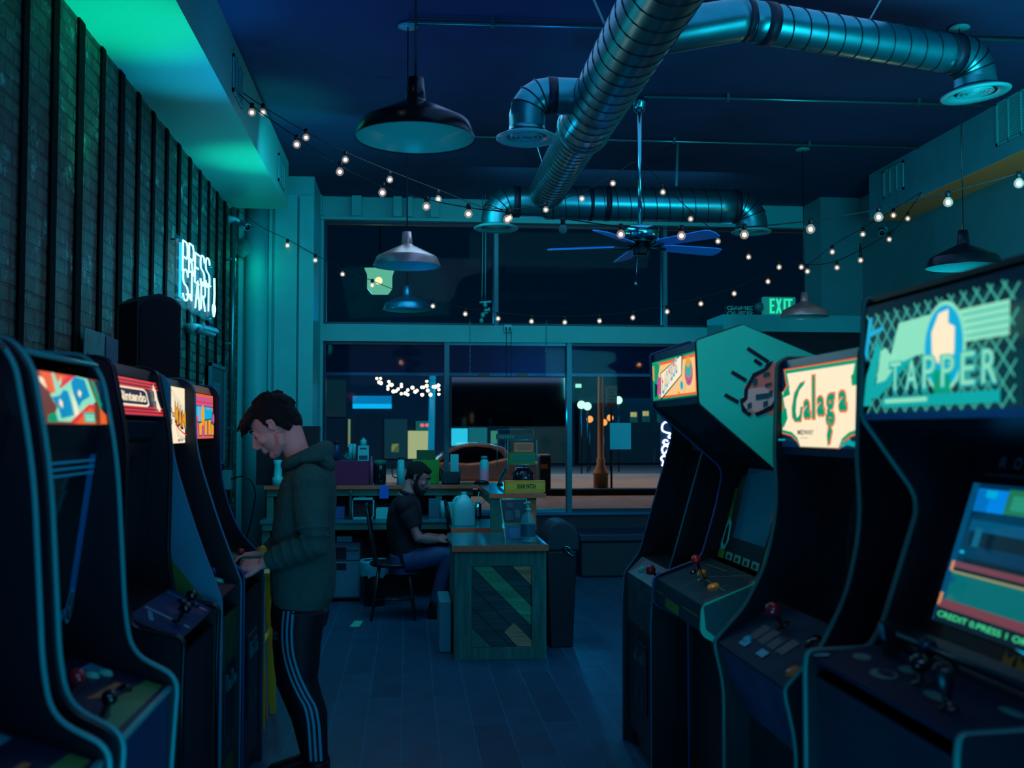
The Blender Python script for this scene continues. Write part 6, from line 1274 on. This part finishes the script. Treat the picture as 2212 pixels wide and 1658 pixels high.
# festoon across the road
fest = ((814, 817), (822, 817), (819, 825), (823, 827), (840, 824), (842, 831), (846, 831), (838, 834), (838, 840), (850, 845), (856, 844), (860, 840), (867, 830), (867, 835), (867, 850), (876, 849), (881, 842), (881, 852), (891, 837), (897, 846), (901, 843), (911, 836), (915, 836), (922, 823), (922, 833), (924, 843), (912, 852), (930, 852), (936, 835), (941, 835), (947, 832), (948, 841), (948, 851))
t = thing('festoon_lights', 'cluster of warm festoon bulbs seen through the left window', 'string lights', tuple(P(880, 830, y=22)))
fe = E_('festoon bulb', (255, 225, 190), 3.5)
for x, y in fest: MB(fe).ball(P(x, y, y=22 + (x % 5) * .3), .032 if (x + y) % 3 else .04, n=8).build('bulb', t)
for row in (((805, 808), (840, 822), (870, 830), (922, 820), (950, 826)), ((810, 812), (850, 836), (900, 836), (950, 829)), ((815, 820), (868, 846), (930, 848), (952, 848))): MB(wire).tube(spline([P(x, y, y=22.3) for x, y in row]), .005, 5).build('cable', t)
# glowing solid added for a lamp reflection in the upper left window
q = P(820, 606, y=14.0); t = thing('lamp_reflection', 'glowing cream square lantern outside the upper left window', 'lantern', (q.x, 14, q.z - .2)); pts = [P(x, y, y=14.0) for x, y in ((787, 578), (793, 592), (793, 622), (803, 634), (838, 634), (847, 622), (847, 595), (852, 580), (846, 578))]
MB(E_('reflected lamp glow', (110, 200, 160), .8)).extr([(p.x, p.z) for p in pts], 'y', 14, 14.1).build('glass', t); MB(E_('reflected lamp core', (255, 235, 170), 1.3)).ball((P(818, 606, y=13.99).x, 13.99, P(818, 606, y=13.99).z), .05, (1, .3, 1), 12).build('bulb', t); MB(blk2).tube([(q.x, 14.05, pts[0].z), (q.x, 14.05, 6)], .01, 6).build('hanger', t)
# ------------------------------------------------------------------ people
def soft(o, vox, it=4, disp=None):
    r_ = o.modifiers.new('r', 'REMESH'); r_.mode = 'VOXEL'; r_.voxel_size = vox; r_.use_smooth_shade = True
    s_ = o.modifiers.new('s', 'SMOOTH'); s_.factor = .5; s_.iterations = it
    if disp:
        tx = bpy.data.textures.new('tuft', 'CLOUDS'); tx.noise_scale = disp[1]; tx.noise_depth = 3
        d = o.modifiers.new('d', 'DISPLACE'); d.texture = tx; d.strength = disp[0]; d.mid_level = .5; d.texture_coords = 'LOCAL'
        if len(disp) > 2: d.direction = 'NORMAL'
    return o
def ell(mb, c, r3, M4=None, n=20): return mb.ball(c, 1.0, r3, n, M4)
def headmat(c, fwd, pitch, scale, roll=0):
    """matrix of a head: local x = face, y = side, z = crown; fwd heading angle, pitch down in degrees"""
    return Matrix.Translation(c) @ Matrix.Rotation(fwd, 4, 'Z') @ Matrix.Rotation(R(pitch), 4, 'Y') @ Matrix.Rotation(R(roll), 4, 'X') @ Matrix.Scale(scale, 4)
def head(mb, Mh):
    old = mb.X; mb.X = Mh
    mb.ball((-.012, 0, .020), 1, (.094, .074, .084), 24)
    mb.ball((.030, 0, -.030), 1, (.056, .058, .078), 20); mb.ball((.012, 0, -.055), 1, (.055, .056, .050), 18)
    mb.ball((.060, 0, -.100), 1, (.024, .026, .020), 14)
    for s_ in (-1, 1):
        mb.tube([(-.010, s_ * .058, -.045), (.008, s_ * .052, -.080), (.052, s_ * .020, -.104)], [.020, .019, .016], 10)
        mb.ball((.062, s_ * .036, -.030), 1, (.022, .022, .020), 12)
        mb.tube([(.078, s_ * .008, .014), (.074, s_ * .040, .017)], .0085, 8)
        mb.ball((.070, s_ * .030, -.004), .0125, n=10)
        # ear with a raised rim
        mb.tube([(.004, s_ * .072, -.026), (.012, s_ * .077, .004), (.002, s_ * .083, .020), (-.014, s_ * .085, .014), (-.016, s_ * .083, -.006), (-.004, s_ * .076, -.034)], .0052, 8)
        mb.ball((-.002, s_ * .074, -.006), 1, (.012, .006, .022), 10)
    mb.tube([(.082, 0, .008), (.094, 0, -.012), (.108, 0, -.034), (.110, 0, -.040)], [.0075, .009, .0115, .010], 10)
    mb.ball((.100, 0, -.043), 1, (.014, .016, .008), 12)
    mb.tube([(.084, -.018, -.064), (.092, 0, -.063), (.084, .018, -.064)], [.005, .0075, .005], 8); mb.tube([(.080, -.017, -.074), (.089, 0, -.075), (.080, .017, -.074)], [.005, .0075, .005], 8)
    mb.ball((.080, 0, -.055), 1, (.012, .022, .014), 10)
    mb.X = old
def hand(mb, Mh, curl=(25, 30, 20), side=1, spread=4, r=.0085):
    """local x = towards the fingertips, z = back of the hand, thumb on side*y"""
    old = mb.X; mb.X = Mh
    mb.ball((.042, 0, 0), 1, (.046, .036, .015), 16)
    for i, (y, L) in enumerate(((-.030, .062), (-.0105, .074), (.0095, .080), (.029, .072))):
        y *= side; a0 = R(-(i - 1.5) * spread) * side * -1
        mb.tube([(.0, y * .55, 0), (.045, y * .9, .003), (.084, y, .002)], [.014, .013, .0105], 8)
        p = Vector((.084, y, .002)); ang = 0; pts = [p.copy()]
        for f, cu_ in zip((.45, .31, .24), curl):
            ang += R(cu_ + i * 2); p = p + Vector((math.cos(ang) * math.cos(a0), math.sin(a0), -math.sin(ang))) * L * f; pts.append(p.copy())
        mb.tube(pts, [r * 1.12, r * 1.02, r * .95, r * .72], 8); mb.ball(pts[-1], r * .74, n=8)
    tp = [Vector((.012, side * .022, -.004)), Vector((.040, side * .046, -.012)), Vector((.066, side * .052, -.020)), Vector((.086, side * .046, -.030))]
    mb.tube(tp, [.014, .0125, .0105, .0075], 8); mb.ball(tp[-1], .0078, n=8)
    mb.X = old
def frame_to(p, d, up=(0, 0, 1)):
    d = Vector(d).normalized(); z = Vector(up); y = z.cross(d).normalized(); z = d.cross(y)
    m = Matrix((d, y, z)).transposed().to_4x4(); m.translation = p; return m
def ringe(c, rx, ry, n=28, ax=None, p=2.3):
    out = []
    for i in range(n):
        a = 2 * math.pi * i / n; ca, sa = math.cos(a), math.sin(a); k = (abs(ca) ** p + abs(sa) ** p) ** (-1 / p); out.append(Vector(c) + Vector((ca * k * rx, sa * k * ry, 0)))
    return out
skin = M('skin', (226, 160, 152), .5, bump=.05, bscale=200); skin2 = M('shaded skin of seated person', (150, 112, 112), .5); hairm = M('dark hair', (3, 9, 14), .75, noise=.4, nscale=90, bump=.8, bscale=120)  # seated person's skin colour darkened for the shade there
olive = M('olive green hoodie cotton', (70, 88, 84), .9, noise=.12, nscale=40, bump=.35, bscale=18); pantm = M('black track pants', (9, 12, 24), .65, bump=.2, bscale=16); stripe = M('pale stripe', (90, 160, 185), .6)
Y1 = 4.9
def J(px, py, Y=Y1): return P(px, py, y=Y)
t1 = thing('person', 'standing person in an olive hoodie and black striped track pants playing the furthest left cabinet', 'person', (J(655, 1300).x, Y1, 0))
body_ = MB(skin)
Hm = headmat(J(589, 917, Y1), math.pi, 36, 1.13, 0); head(body_, Hm)
nk0 = Hm @ Vector((-.045, 0, -.045)); body_.tube([Hm @ Vector((-.02, 0, -.03)), nk0, J(640, 975), J(664, 1010)], [.058, .060, .058, .075], 16)
tors = [(1030, 615, 712, .12), (1080, 606, 712, .145), (1150, 600, 708, .13), (1220, 598, 712, .125), (1290, 600, 706, .14), (1340, 598, 700, .14)]
def torso(mb, rows, g=0):
    rings = []
    for y, xa_, xb_, hw in rows:
        a = J(xa_, y); b = J(xb_, y); c = (a + b) / 2; rings.append(ringe((c.x, Y1, c.z), (b.x - a.x) / 2 - g, hw - g))
    mb.loft(rings)
torso(body_, tors, .012)
NL = dict(sh=J(668, 1040, 4.72), el=J(676, 1172, 4.66), wr=J(566, 1218, 4.70)); FL = dict(sh=J(655, 1040, 5.08), el=J(640, 1165, 5.12), wr=J(566, 1196, 5.0))
for A_ in (NL, FL): body_.tube([A_['sh'], A_['sh'].lerp(A_['el'], .5), A_['el'], A_['el'].lerp(A_['wr'], .4), A_['wr']], [.034, .036, .036, .038, .027], 14)
nh = J(512, 1224, 4.72); fh = J(505, 1203, 4.98)
hand(body_, frame_to(NL['wr'], nh - NL['wr'], (0, -.5, 1)), (35, 45, 30), side=1)
hand(body_, frame_to(FL['wr'], fh - FL['wr'], (0, .2, 1)), (22, 28, 20), side=-1)
legs = []
for Yl, dx, fx in ((4.79, 0, 0), (5.0, -14, -14)):
    pts = [J(653 + dx, 1315, Yl), J(647 + dx, 1390, Yl), J(648 + dx, 1470, Yl), J(672 + dx * .6, 1545, Yl), J(683 + dx * .4, 1640, Yl)]
    ft = pts[-1].copy(); ft.z = .09; pts.append(ft); legs.append((Yl, pts))
    body_.tube(pts, [.085, .078, .056, .055, .038, .036], 16); body_.tube([Vector((ft.x + .03, Yl, .05)), Vector((ft.x - .16, Yl - .01, .035))], [.036, .03], 12)
soft(body_.build('body', t1), .0046, 5)
# face details
eb = MB(hairm); eb.X = Hm
for s_ in (-1, 1): eb.tube([(.086, s_ * .012, .020), (.084, s_ * .034, .026), (.072, s_ * .050, .020)], [.0045, .005, .003], 6)
eb.X = Matrix.Identity(4); eb.build('eyebrows', t1)
ey = MB(M('eye dark', (12, 12, 16), .2)); ey.X = Hm
for s_ in (-1, 1): ey.ball((.080, s_ * .030, -.006), 1, (.0045, .011, .0045), 8)
ey.X = Matrix.Identity(4); ey.build('eyes', t1)
hr = MB(hairm); hr.X = Hm
hr.ball((-.030, 0, .034), 1, (.090, .083, .084), 24); hr.ball((.030, 0, .072), 1, (.060, .062, .034), 18); hr.ball((-.075, 0, -.010), 1, (.040, .062, .066), 18)
for s_ in (-1, 1): hr.tube([(.0, s_ * .070, .045), (.012, s_ * .075, .018), (.014, s_ * .073, -.004)], [.020, .012, .006], 8); hr.tube([(-.03, s_ * .072, .03), (-.04, s_ * .068, -.02), (-.055, s_ * .055, -.055)], [.02, .018, .016], 10)
for k in range(38):
    a = random.uniform(-1, 1); y0 = a * .055; x0 = random.uniform(.03, .085); hr.tube([(x0 - .03, y0, .085 - abs(a) * .02), (x0 + .012, y0 * 1.1, .080 - abs(a) * .02), (x0 + random.uniform(.03, .055), y0 * 1.15 + random.uniform(-.01, .01), .045 + random.uniform(-.02, .02))], [.013, .011, .004], 6)
for k in range(50):
    th = random.uniform(0, math.pi * 1.0); ph = random.uniform(-1.3, 1.3); d = Vector((-math.cos(th) * math.cos(ph), math.sin(ph), abs(math.sin(th)) * math.cos(ph))); b_ = Vector((-.028, 0, .034)) + Vector((d.x * .086, d.y * .080, d.z * .082)); tn = d.cross(Vector((0, 1, 0))).normalized()
    hr.tube([b_ - tn * .02, b_ + d * .006, b_ + tn * .02 + d * .010], [.006, .011, .003], 5)
hr.X = Matrix.Identity(4); soft(hr.build('hair', t1), .0045, 2, (.012, .018))
# hoodie
hd_ = MB(olive)
torso(hd_, [(1004, 640, 706, .10), (1020, 618, 722, .175), (1045, 606, 726, .20), (1080, 597, 727, .195), (1130, 590, 723, .185), (1180, 586, 724, .18), (1240, 584, 727, .185), (1282, 586, 724, .19), (1300, 590, 716, .185), (1306, 592, 712, .18), (1318, 590, 712, .185)], .0)
for A_, q in ((NL, .97), (FL, .96)):
    cu_ = A_['el'].lerp(A_['wr'], .90); m1_ = A_['el'].lerp(A_['wr'], .45)
    up_ = A_['sh'] + Vector((0, (Y1 - A_['sh'].y) * .35, .012)); hd_.ball(A_['sh'], .08, n=14)
    hd_.tube([up_, A_['sh'].lerp(A_['el'], .3), A_['sh'].lerp(A_['el'], .7), A_['el'] + Vector((.012, 0, -.01)), m1_, A_['el'].lerp(A_['wr'], .78), cu_], [.082, .078, .070, .066, .058, .047, .040], 18)
    ax = (A_['wr'] - A_['el']).normalized()
    for f in (.1, .3, .5, .68): hd_.tube([A_['el'].lerp(A_['wr'], f) - ax * .008, A_['el'].lerp(A_['wr'], f), A_['el'].lerp(A_['wr'], f) + ax * .008], [.045, .079 - f * .024, .045], 14)
    ax = (A_['el'] - A_['sh']).normalized()
    for f in (.78, .92): hd_.tube([A_['sh'].lerp(A_['el'], f) - ax * .01, A_['sh'].lerp(A_['el'], f), A_['sh'].lerp(A_['el'], f) + ax * .01], [.05, .086, .05], 14)
soft(hd_.build('hoodie', t1), .007, 3)
hood = MB(olive); hc_ = []
for k in range(16):
    a = 2 * math.pi * k / 16; ca = math.cos(a); x = 662 - 42 * ca; y = 986 + 18 * ca; q = J(x, y); hc_.append(Vector((q.x, Y1 + math.sin(a) * .105, q.z)))
hood.tube(hc_, [.030 + .008 * (1 - math.cos(2 * math.pi * k / 16)) / 2 for k in range(16)], 12, closed=True)
hood.tube([J(684, 970, Y1 - .09), J(700, 975, Y1 - .05), J(705, 978, Y1), J(700, 975, Y1 + .05), J(684, 970, Y1 + .09)], [.028, .038, .042, .038, .028], 12)
hood.tube([J(692, 990, Y1 - .10), J(708, 1002, Y1 - .05), J(708, 1008, Y1), J(708, 1002, Y1 + .05), J(692, 990, Y1 + .1)], [.028, .036, .034, .036, .028], 12)
hood.tube([J(622, 1004, Y1 - .04), J(660, 990, Y1 - .12), J(700, 980, Y1 - .12)], [.03, .032, .03], 12); hood.tube([J(622, 1004, Y1 + .04), J(660, 990, Y1 + .12), J(700, 980, Y1 + .12)], [.03, .032, .03], 12)
soft(hood.build('hood', t1), .006, 4)
# track pants
pn = MB(pantm); a = J(590, 1300); b = J(708, 1300); c_ = (a + b) / 2
pn.loft([ringe((c_.x, Y1, J(0, 1290).z), .125, .17), ringe((c_.x, Y1, J(0, 1330).z), .13, .18), ringe((c_.x - .005, Y1, J(0, 1362).z), .122, .175)])
for Yl, pts in legs:
    k = [pts[0], pts[0].lerp(pts[1], .5), pts[1], pts[1].lerp(pts[2], .6), pts[2], pts[2].lerp(pts[3], .5), pts[3], pts[3].lerp(pts[4], .5), pts[4], pts[4].lerp(pts[5], .25)]
    pn.tube(k, [.098, .098, .094, .086, .078, .074, .073, .062, .052, .050], 20)
    pn.tube([k[4] + Vector((-.02, 0, .03)), k[4] + Vector((-.012, 0, -.0)), k[4] + Vector((-.015, 0, -.03))], [.05, .069, .05], 14)
pnt = soft(pn.build('track_pants', t1), .007, 5)
bpy.context.view_layer.update()
dg = bpy.context.evaluated_depsgraph_get(); ev = pnt.evaluated_get(dg); me_ = ev.to_mesh(); mw = WORLD['person']
bv = BVHTree.FromPolygons([mw @ v.co for v in me_.vertices], [tuple(p.vertices) for p in me_.polygons]); ev.to_mesh_clear()
cpath = [(623, 1322), (620, 1365), (622, 1405), (629, 1437), (640, 1470), (655, 1503), (669, 1530), (676, 1565), (679, 1610), (681, 1650)]
for off in (-10.5, 0, 10.5):
    pts = [Vector((x + off, y, 0)) for x, y in cpath]; pts = spline(pts, 5); L_ = []
    for i, p in enumerate(pts):
        row = []
        for w_ in (-2.6, 2.6):
            q = P(p.x + w_, p.y, y=4.70); h_, n_, idx, ds = bv.ray_cast(Vector((q.x, 4.3, q.z)), Vector((0, 1, 0)))
            if h_ is None: h_ = Vector((q.x, 4.76, q.z)); n_ = Vector((0, -1, 0))
            row.append(h_ + n_ * .0025)
        L_.append(row)
    sm_ = MB(stripe); vs = [v for r_ in L_ for v in r_]; sm_.add(vs, [(2 * i, 2 * i + 1, 2 * i + 3, 2 * i + 2) for i in range(len(L_) - 1)], True); sm_.build('side_stripe', t1)
q = P(590, 1386, y=4.8); h_, n_, idx, ds = bv.ray_cast(Vector((q.x, 4.3, q.z)), Vector((0, 1, 0)))
if h_ is not None:
    fm = frame_to(h_, Vector((0, 0, 1)).cross(n_).cross(Vector((0, 0, 1))).cross(Vector((0, 0, 1))) * -1, n_)
    ux = Vector((0, 0, 1)).cross(n_).normalized(); uy = n_.cross(ux); fm = Matrix((ux, uy, n_)).transposed().to_4x4(); fm.translation = h_ + n_ * .004
    lg = MB(stripe); lg.text('adidas', fm, (-.022, -.016, .022, .0)); old = lg.X; lg.X = fm
    for k, hh_ in enumerate((.010, .018, .026)): x = -.016 + k * .012; lg.add([(x, .004, 0), (x + .008, .004, 0), (x + .002, .004 + hh_, 0), (x - .006, .004 + hh_, 0)], [(0, 1, 2, 3)])
    lg.X = old; lg.build('chest_logo'.replace('chest', 'brand'), t1)
for (Yl, pts) in legs:
    an = pts[-1]; s_ = MB(M('black shoe', (10, 12, 20), .5)); s_.loft([[Vector((an.x + dx_, Yl + w_ * math.cos(R(a_)), max(.012, zc + h2 * math.sin(R(a_))))) for a_ in range(0, 360, 24)] for dx_, w_, zc, h2 in ((.075, .02, .045, .03), (.06, .036, .055, .05), (0, .042, .065, .062), (-.07, .044, .05, .045), (-.14, .047, .04, .032), (-.19, .036, .035, .022), (-.205, .015, .03, .012))]).tube([Vector((an.x, Yl, .08)), Vector((an.x + .005, Yl, .13))], [.05, .052], 14)
    sh_ = soft(s_.build('shoe', t1), .007, 3); MB(M('shoe sole', (70, 90, 100), .6)).extr([(an.x + .08, Yl - .03), (an.x + .08, Yl + .03), (an.x - .05, Yl + .045), (an.x - .16, Yl + .046), (an.x - .21, Yl + .02), (an.x - .21, Yl - .02), (an.x - .16, Yl - .046), (an.x - .05, Yl - .045)], 'z', 0, .018).build('sole', sh_)
w_ = FL['el'].lerp(FL['wr'], .97); ax = (FL['wr'] - FL['el']).normalized(); MB(M('yellow wristband', (220, 200, 70), .5)).tube([w_ - ax * .013, w_ + ax * .013], .036, 18).build('wristband', t1)
# ---- seated person
Y2 = 9.12
def K(px, py, Y=Y2): return P(px, py, y=Y)
t2 = thing('person', 'seated bearded person in a dark polo shirt and jeans looking down at the hands', 'person', (K(868, 1215).x, Y2, 0))
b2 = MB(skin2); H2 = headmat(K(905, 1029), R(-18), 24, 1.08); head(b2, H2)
b2.tube([H2 @ Vector((-.02, 0, -.03)), H2 @ Vector((-.045, 0, -.06)), K(884, 1060), K(876, 1075)], [.055, .058, .06, .08], 14)
def tr2(mb, rows, g=0):
    rr_ = []
    for y, xa_, xb_, hw in rows:
        a = K(xa_, y); b = K(xb_, y); c = (a + b) / 2; rr_.append(ringe((c.x, Y2, c.z), (b.x - a.x) / 2 - g, hw - g))
    mb.loft(rr_)
R2_ = [(1068, 862, 898, .10), (1080, 848, 906, .17), (1100, 838, 911, .19), (1130, 834, 912, .18), (1160, 838, 906, .17), (1190, 846, 906, .18), (1215, 852, 908, .19), (1232, 858, 905, .18)]
tr2(b2, R2_, .015)
N2 = dict(sh=K(872, 1092, Y2 - .17), el=K(903, 1162, Y2 - .21), wr=K(945, 1166, Y2 - .10)); F2 = dict(sh=K(872, 1092, Y2 + .17), el=K(906, 1160, Y2 + .2), wr=K(948, 1160, Y2 + .08))
for A_ in (N2, F2): b2.tube([A_['sh'], A_['sh'].lerp(A_['el'], .5), A_['el'], A_['el'].lerp(A_['wr'], .4), A_['wr']], [.034, .040, .041, .042, .028], 12)
hand(b2, frame_to(N2['wr'], K(962, 1158, Y2 - .04) - N2['wr'], (0, -.6, 1)), (35, 40, 30), side=-1); hand(b2, frame_to(F2['wr'], K(962, 1157, Y2 + .02) - F2['wr'], (0, .6, 1)), (35, 40, 30), side=1)
L2 = []
for Yl, kx, kyy, fx2 in ((Y2 - .12, 968, 1196, 940), (Y2 + .12, 976, 1194, 962)):
    hp_ = K(872, 1212, Yl); kn = K(kx, kyy, Yl); an = P(fx2, 1300, y=Yl); an.z = .10; L2.append((hp_, kn, an, Yl)); b2.tube([hp_, hp_.lerp(kn, .5), kn, kn.lerp(an, .4), an], [.078, .072, .055, .05, .036], 12); b2.tube([Vector((an.x - .03, Yl, .05)), Vector((an.x + .14, Yl, .04))], [.035, .03], 10)
soft(b2.build('body', t2), .006, 5)
h2_ = MB(hairm); h2_.X = H2; h2_.ball((-.024, 0, .030), 1, (.092, .082, .086), 22); h2_.ball((.03, 0, .068), 1, (.05, .06, .032), 16); h2_.ball((-.07, 0, -.02), 1, (.036, .058, .06), 16)
for s_ in (-1, 1): h2_.tube([(.01, s_ * .072, .03), (.014, s_ * .074, -.02)], [.016, .01], 8)
h2_.X = Matrix.Identity(4); soft(h2_.build('hair', t2), .006, 3, (.006, .02))
bd = MB(hairm); bd.X = H2; bd.ball((.062, 0, -.112), 1, (.036, .038, .034), 16); bd.tube([(.088, -.022, -.088), (.092, 0, -.084), (.088, .022, -.088)], .010, 8); bd.tube([(.094, -.022, -.058), (.098, 0, -.054), (.094, .022, -.058)], .0065, 8)
for s_ in (-1, 1): bd.tube([(.012, s_ * .068, -.02), (.016, s_ * .064, -.06), (.05, s_ * .038, -.105)], [.012, .022, .026], 10)
bd.X = Matrix.Identity(4); soft(bd.build('beard', t2), .005, 2, (.006, .015))
e2 = MB(hairm); e2.X = H2
for s_ in (-1, 1): e2.tube([(.087, s_ * .012, .020), (.084, s_ * .036, .024), (.072, s_ * .05, .018)], .005, 6)
e2.X = Matrix.Identity(4); e2.build('eyebrows', t2)
s2_ = MB(M('dark polo shirt', (10, 16, 30), .85, noise=.2, nscale=30, bump=.3, bscale=16)); tr2(s2_, R2_)
for A_ in (N2, F2): s2_.ball(A_['sh'], .08, n=14); s2_.tube([A_['sh'] + Vector((0, (Y2 - A_['sh'].y) * .35, .01)), A_['sh'].lerp(A_['el'], .35), A_['sh'].lerp(A_['el'], .68)], [.085, .078, .070], 16)
soft(s2_.build('polo_shirt', t2), .008, 5)
MB(M('dark polo collar', (12, 20, 36), .8)).tube([Vector((K(882, 1066).x + .062 * math.cos(R(a_)), Y2 + .075 * math.sin(R(a_)), K(882, 1066).z - .022 * math.cos(R(a_)))) for a_ in range(0, 360, 24)], .018, 8, closed=True).build('collar', t2)
j2 = MB(M('blue jeans', (44, 66, 112), .8, noise=.2, nscale=20, bump=.2, bscale=30)); j2.loft([ringe((K(872, 1212).x, Y2, K(872, 1195).z), .12, .17), ringe((K(872, 1212).x, Y2, K(872, 1236).z), .13, .18)])
for hp_, kn, an, Yl in L2: j2.tube([hp_, hp_.lerp(kn, .4), hp_.lerp(kn, .8), kn, kn.lerp(an, .2), kn.lerp(an, .6), kn.lerp(an, .92)], [.092, .088, .078, .074, .066, .060, .056], 16)
soft(j2.build('jeans', t2), .008, 5)
for hp_, kn, an, Yl in L2:
    s_ = MB(M('black shoe', (10, 12, 20), .5)).loft([[Vector((an.x + dx_, Yl + w_ * math.cos(R(a_)), max(.004, zc + h2 * math.sin(R(a_))))) for a_ in range(0, 360, 30)] for dx_, w_, zc, h2 in ((-.07, .025, .045, .035), (-.04, .04, .055, .05), (.03, .044, .06, .058), (.10, .047, .04, .036), (.16, .044, .035, .026), (.19, .02, .03, .015))]).tube([Vector((an.x, Yl, .06)), Vector((an.x, Yl, .14))], [.05, .052], 12); soft(s_.build('boot', t2), .008, 3)
# ------------------------------------------------------------------ camera, light
cam = bpy.data.cameras.new('cam'); co = bpy.data.objects.new('camera', cam); COL.objects.link(co)
cam.sensor_width = 36; cam.lens = 36 * F / 2212; cam.clip_start = .05; cam.clip_end = 300
mt = Matrix((cr, cu, -cf)).transposed().to_4x4(); mt.translation = (0, 0, H); co.matrix_world = mt
cam.dof.use_dof = True; cam.dof.focus_distance = 7.5; cam.dof.aperture_fstop = 3.1
SC.camera = co
wd = bpy.data.worlds.new('night'); SC.world = wd; wd.use_nodes = True
bgn = wd.node_tree.nodes['Background']; bgn.inputs[0].default_value = (.0, .006, .016, 1); bgn.inputs[1].default_value = .9
SC.view_settings.view_transform = 'Standard'; SC.view_settings.look = 'None'; SC.view_settings.gamma = 1; SC.view_settings.exposure = 0
SC.view_settings.use_curve_mapping = False
TEAL = (.10, .62, .80); CY = (.03, .55, 1.0); GR = (.0, 1.0, .45); NV = (.05, .3, 1.0)
# coloured LED floods aimed up at the white soffit
def flood(px, py, zt, col, pw, cone, z0=1.9, x0=-1.25):
    t = P(px, py, z=zt); light('SPOT', (x0, t.y, z0), col, pw, .06, t, cone=cone)
flood(285, 50, 3.73, (.0, 1, .62), 150, 46)
flood(425, 165, 3.73, (.0, .55, .9), 85, 36, x0=-1.0)
flood(560, 345, 3.73, (.0, 1, .55), 90, 38)
light('SPOT', (-.9, 5.8, 2.0), (.0, .22, 1), 95, .2, (-.1, 6.6, 4.2), cone=80)
BLU = (.20, .40, .82)
# added fill and accent lights, mostly with no fixture in the room
light('AREA', (1.2, -1.5, 3.9), BLU, 125, 5.2, (1.2, 6, 1.4), shape='RECTANGLE', sy=2.6)  # broad fill behind the camera, added for overall brightness
light('AREA', (1.6, 5.5, 4.12), BLU, 52, 2.5, (1.6, 5.5, 0), shape='RECTANGLE', sy=6)  # overhead fill added along the room
light('AREA', (.2, 1.2, .25), (.0, .42, .75), 34, 1.6, (.4, 5, 4), shape='RECTANGLE', sy=1.0)  # low uplight added to brighten pendant linings and ceiling
light('AREA', (2.0, 10.3, 3.95), (.1, .62, .75), 13, 2.4, (2.0, 12, 2.8), shape='RECTANGLE', sy=.5)  # added to brighten the beam on the window wall
light('AREA', (-.2, 8.6, 3.6), (.0, .62, .80), 15, 1.6, (-1.3, 11.2, 2.2), shape='RECTANGLE', sy=.8)
light('POINT', (-1.50, 10.75, 3.25), (.0, .9, .55), 1.6, .05)
light('POINT', (-1.2, 8.7, 2.75), (.0, .7, 1), 14, .12)
light('AREA', (3.3, 4.2, 2.6), (.05, .55, .70), 125, 1.8, (5.0, 6.8, 2.9), shape='RECTANGLE', sy=1.0)  # added to brighten the right wall
light('AREA', (.5, 7.6, 3.9), (.25, .55, .80), 26, 1.6, (.5, 8.6, .5))  # fill added over the counters
light('SPOT', (-1.2, 6.2, 1.95), (.0, .25, 1.0), 60, .1, (1.9, 8.2, 3.15), cone=18)  # blue accent added for the fan blades
light('POINT', (-1.2, 1.0, 2.3), (1.0, .1, .4), 2.5, .1)
light('SPOT', (-.2, 3.2, 3.6), (1.0, .95, .65), 80, .2, (1.3, 3.9, 1.6), cone=36)  # accent added for the ladybug cabinet side
light('POINT', (-.1, 7.9, 2.6), (1.0, .5, .42), 6, .03)
light('POINT', (3.6, 7.8, 2.6), (1.0, .5, .2), 5, .03)
light('SPOT', (.9, 2.6, 2.9), (1.0, .66, .70), 15, .15, (-.55, 4.8, 1.5), cone=22)  # warm accent added for the standing person's face
light('SPOT', (8.0, 31.0, 4.6), (1.0, .66, .6), 420, .2, (6.4, 35, 2.6), cone=70)  # warm spot added for the street sign and post
# sodium street lamps, shaded, lighting the far pavement and the road
for x, y in ((1.5, 29), (9, 30), (-7, 29)): light('SPOT', (x, y, 8.0), (1.0, .72, .60), 1000, .4, (x, y + 1.5, 0), cone=128, blend=.25)
light('POINT', (1.6, 12.75, 1.75), (.0, .4, 1.0), 7, .05); light('POINT', (-.4, 12.9, 1.4), (.0, .4, .8), 2, .05)  # blue lights added below the awning to lift its fabric
light('POINT', (-3, 38, 5), (.0, .5, .9), 900, .3); light('POINT', (4, 40, 5), (.0, .45, .9), 900, .3); light('POINT', (13, 40, 6), (.0, .35, .9), 900, .3)  # blue fill added in the street to lift the building fronts
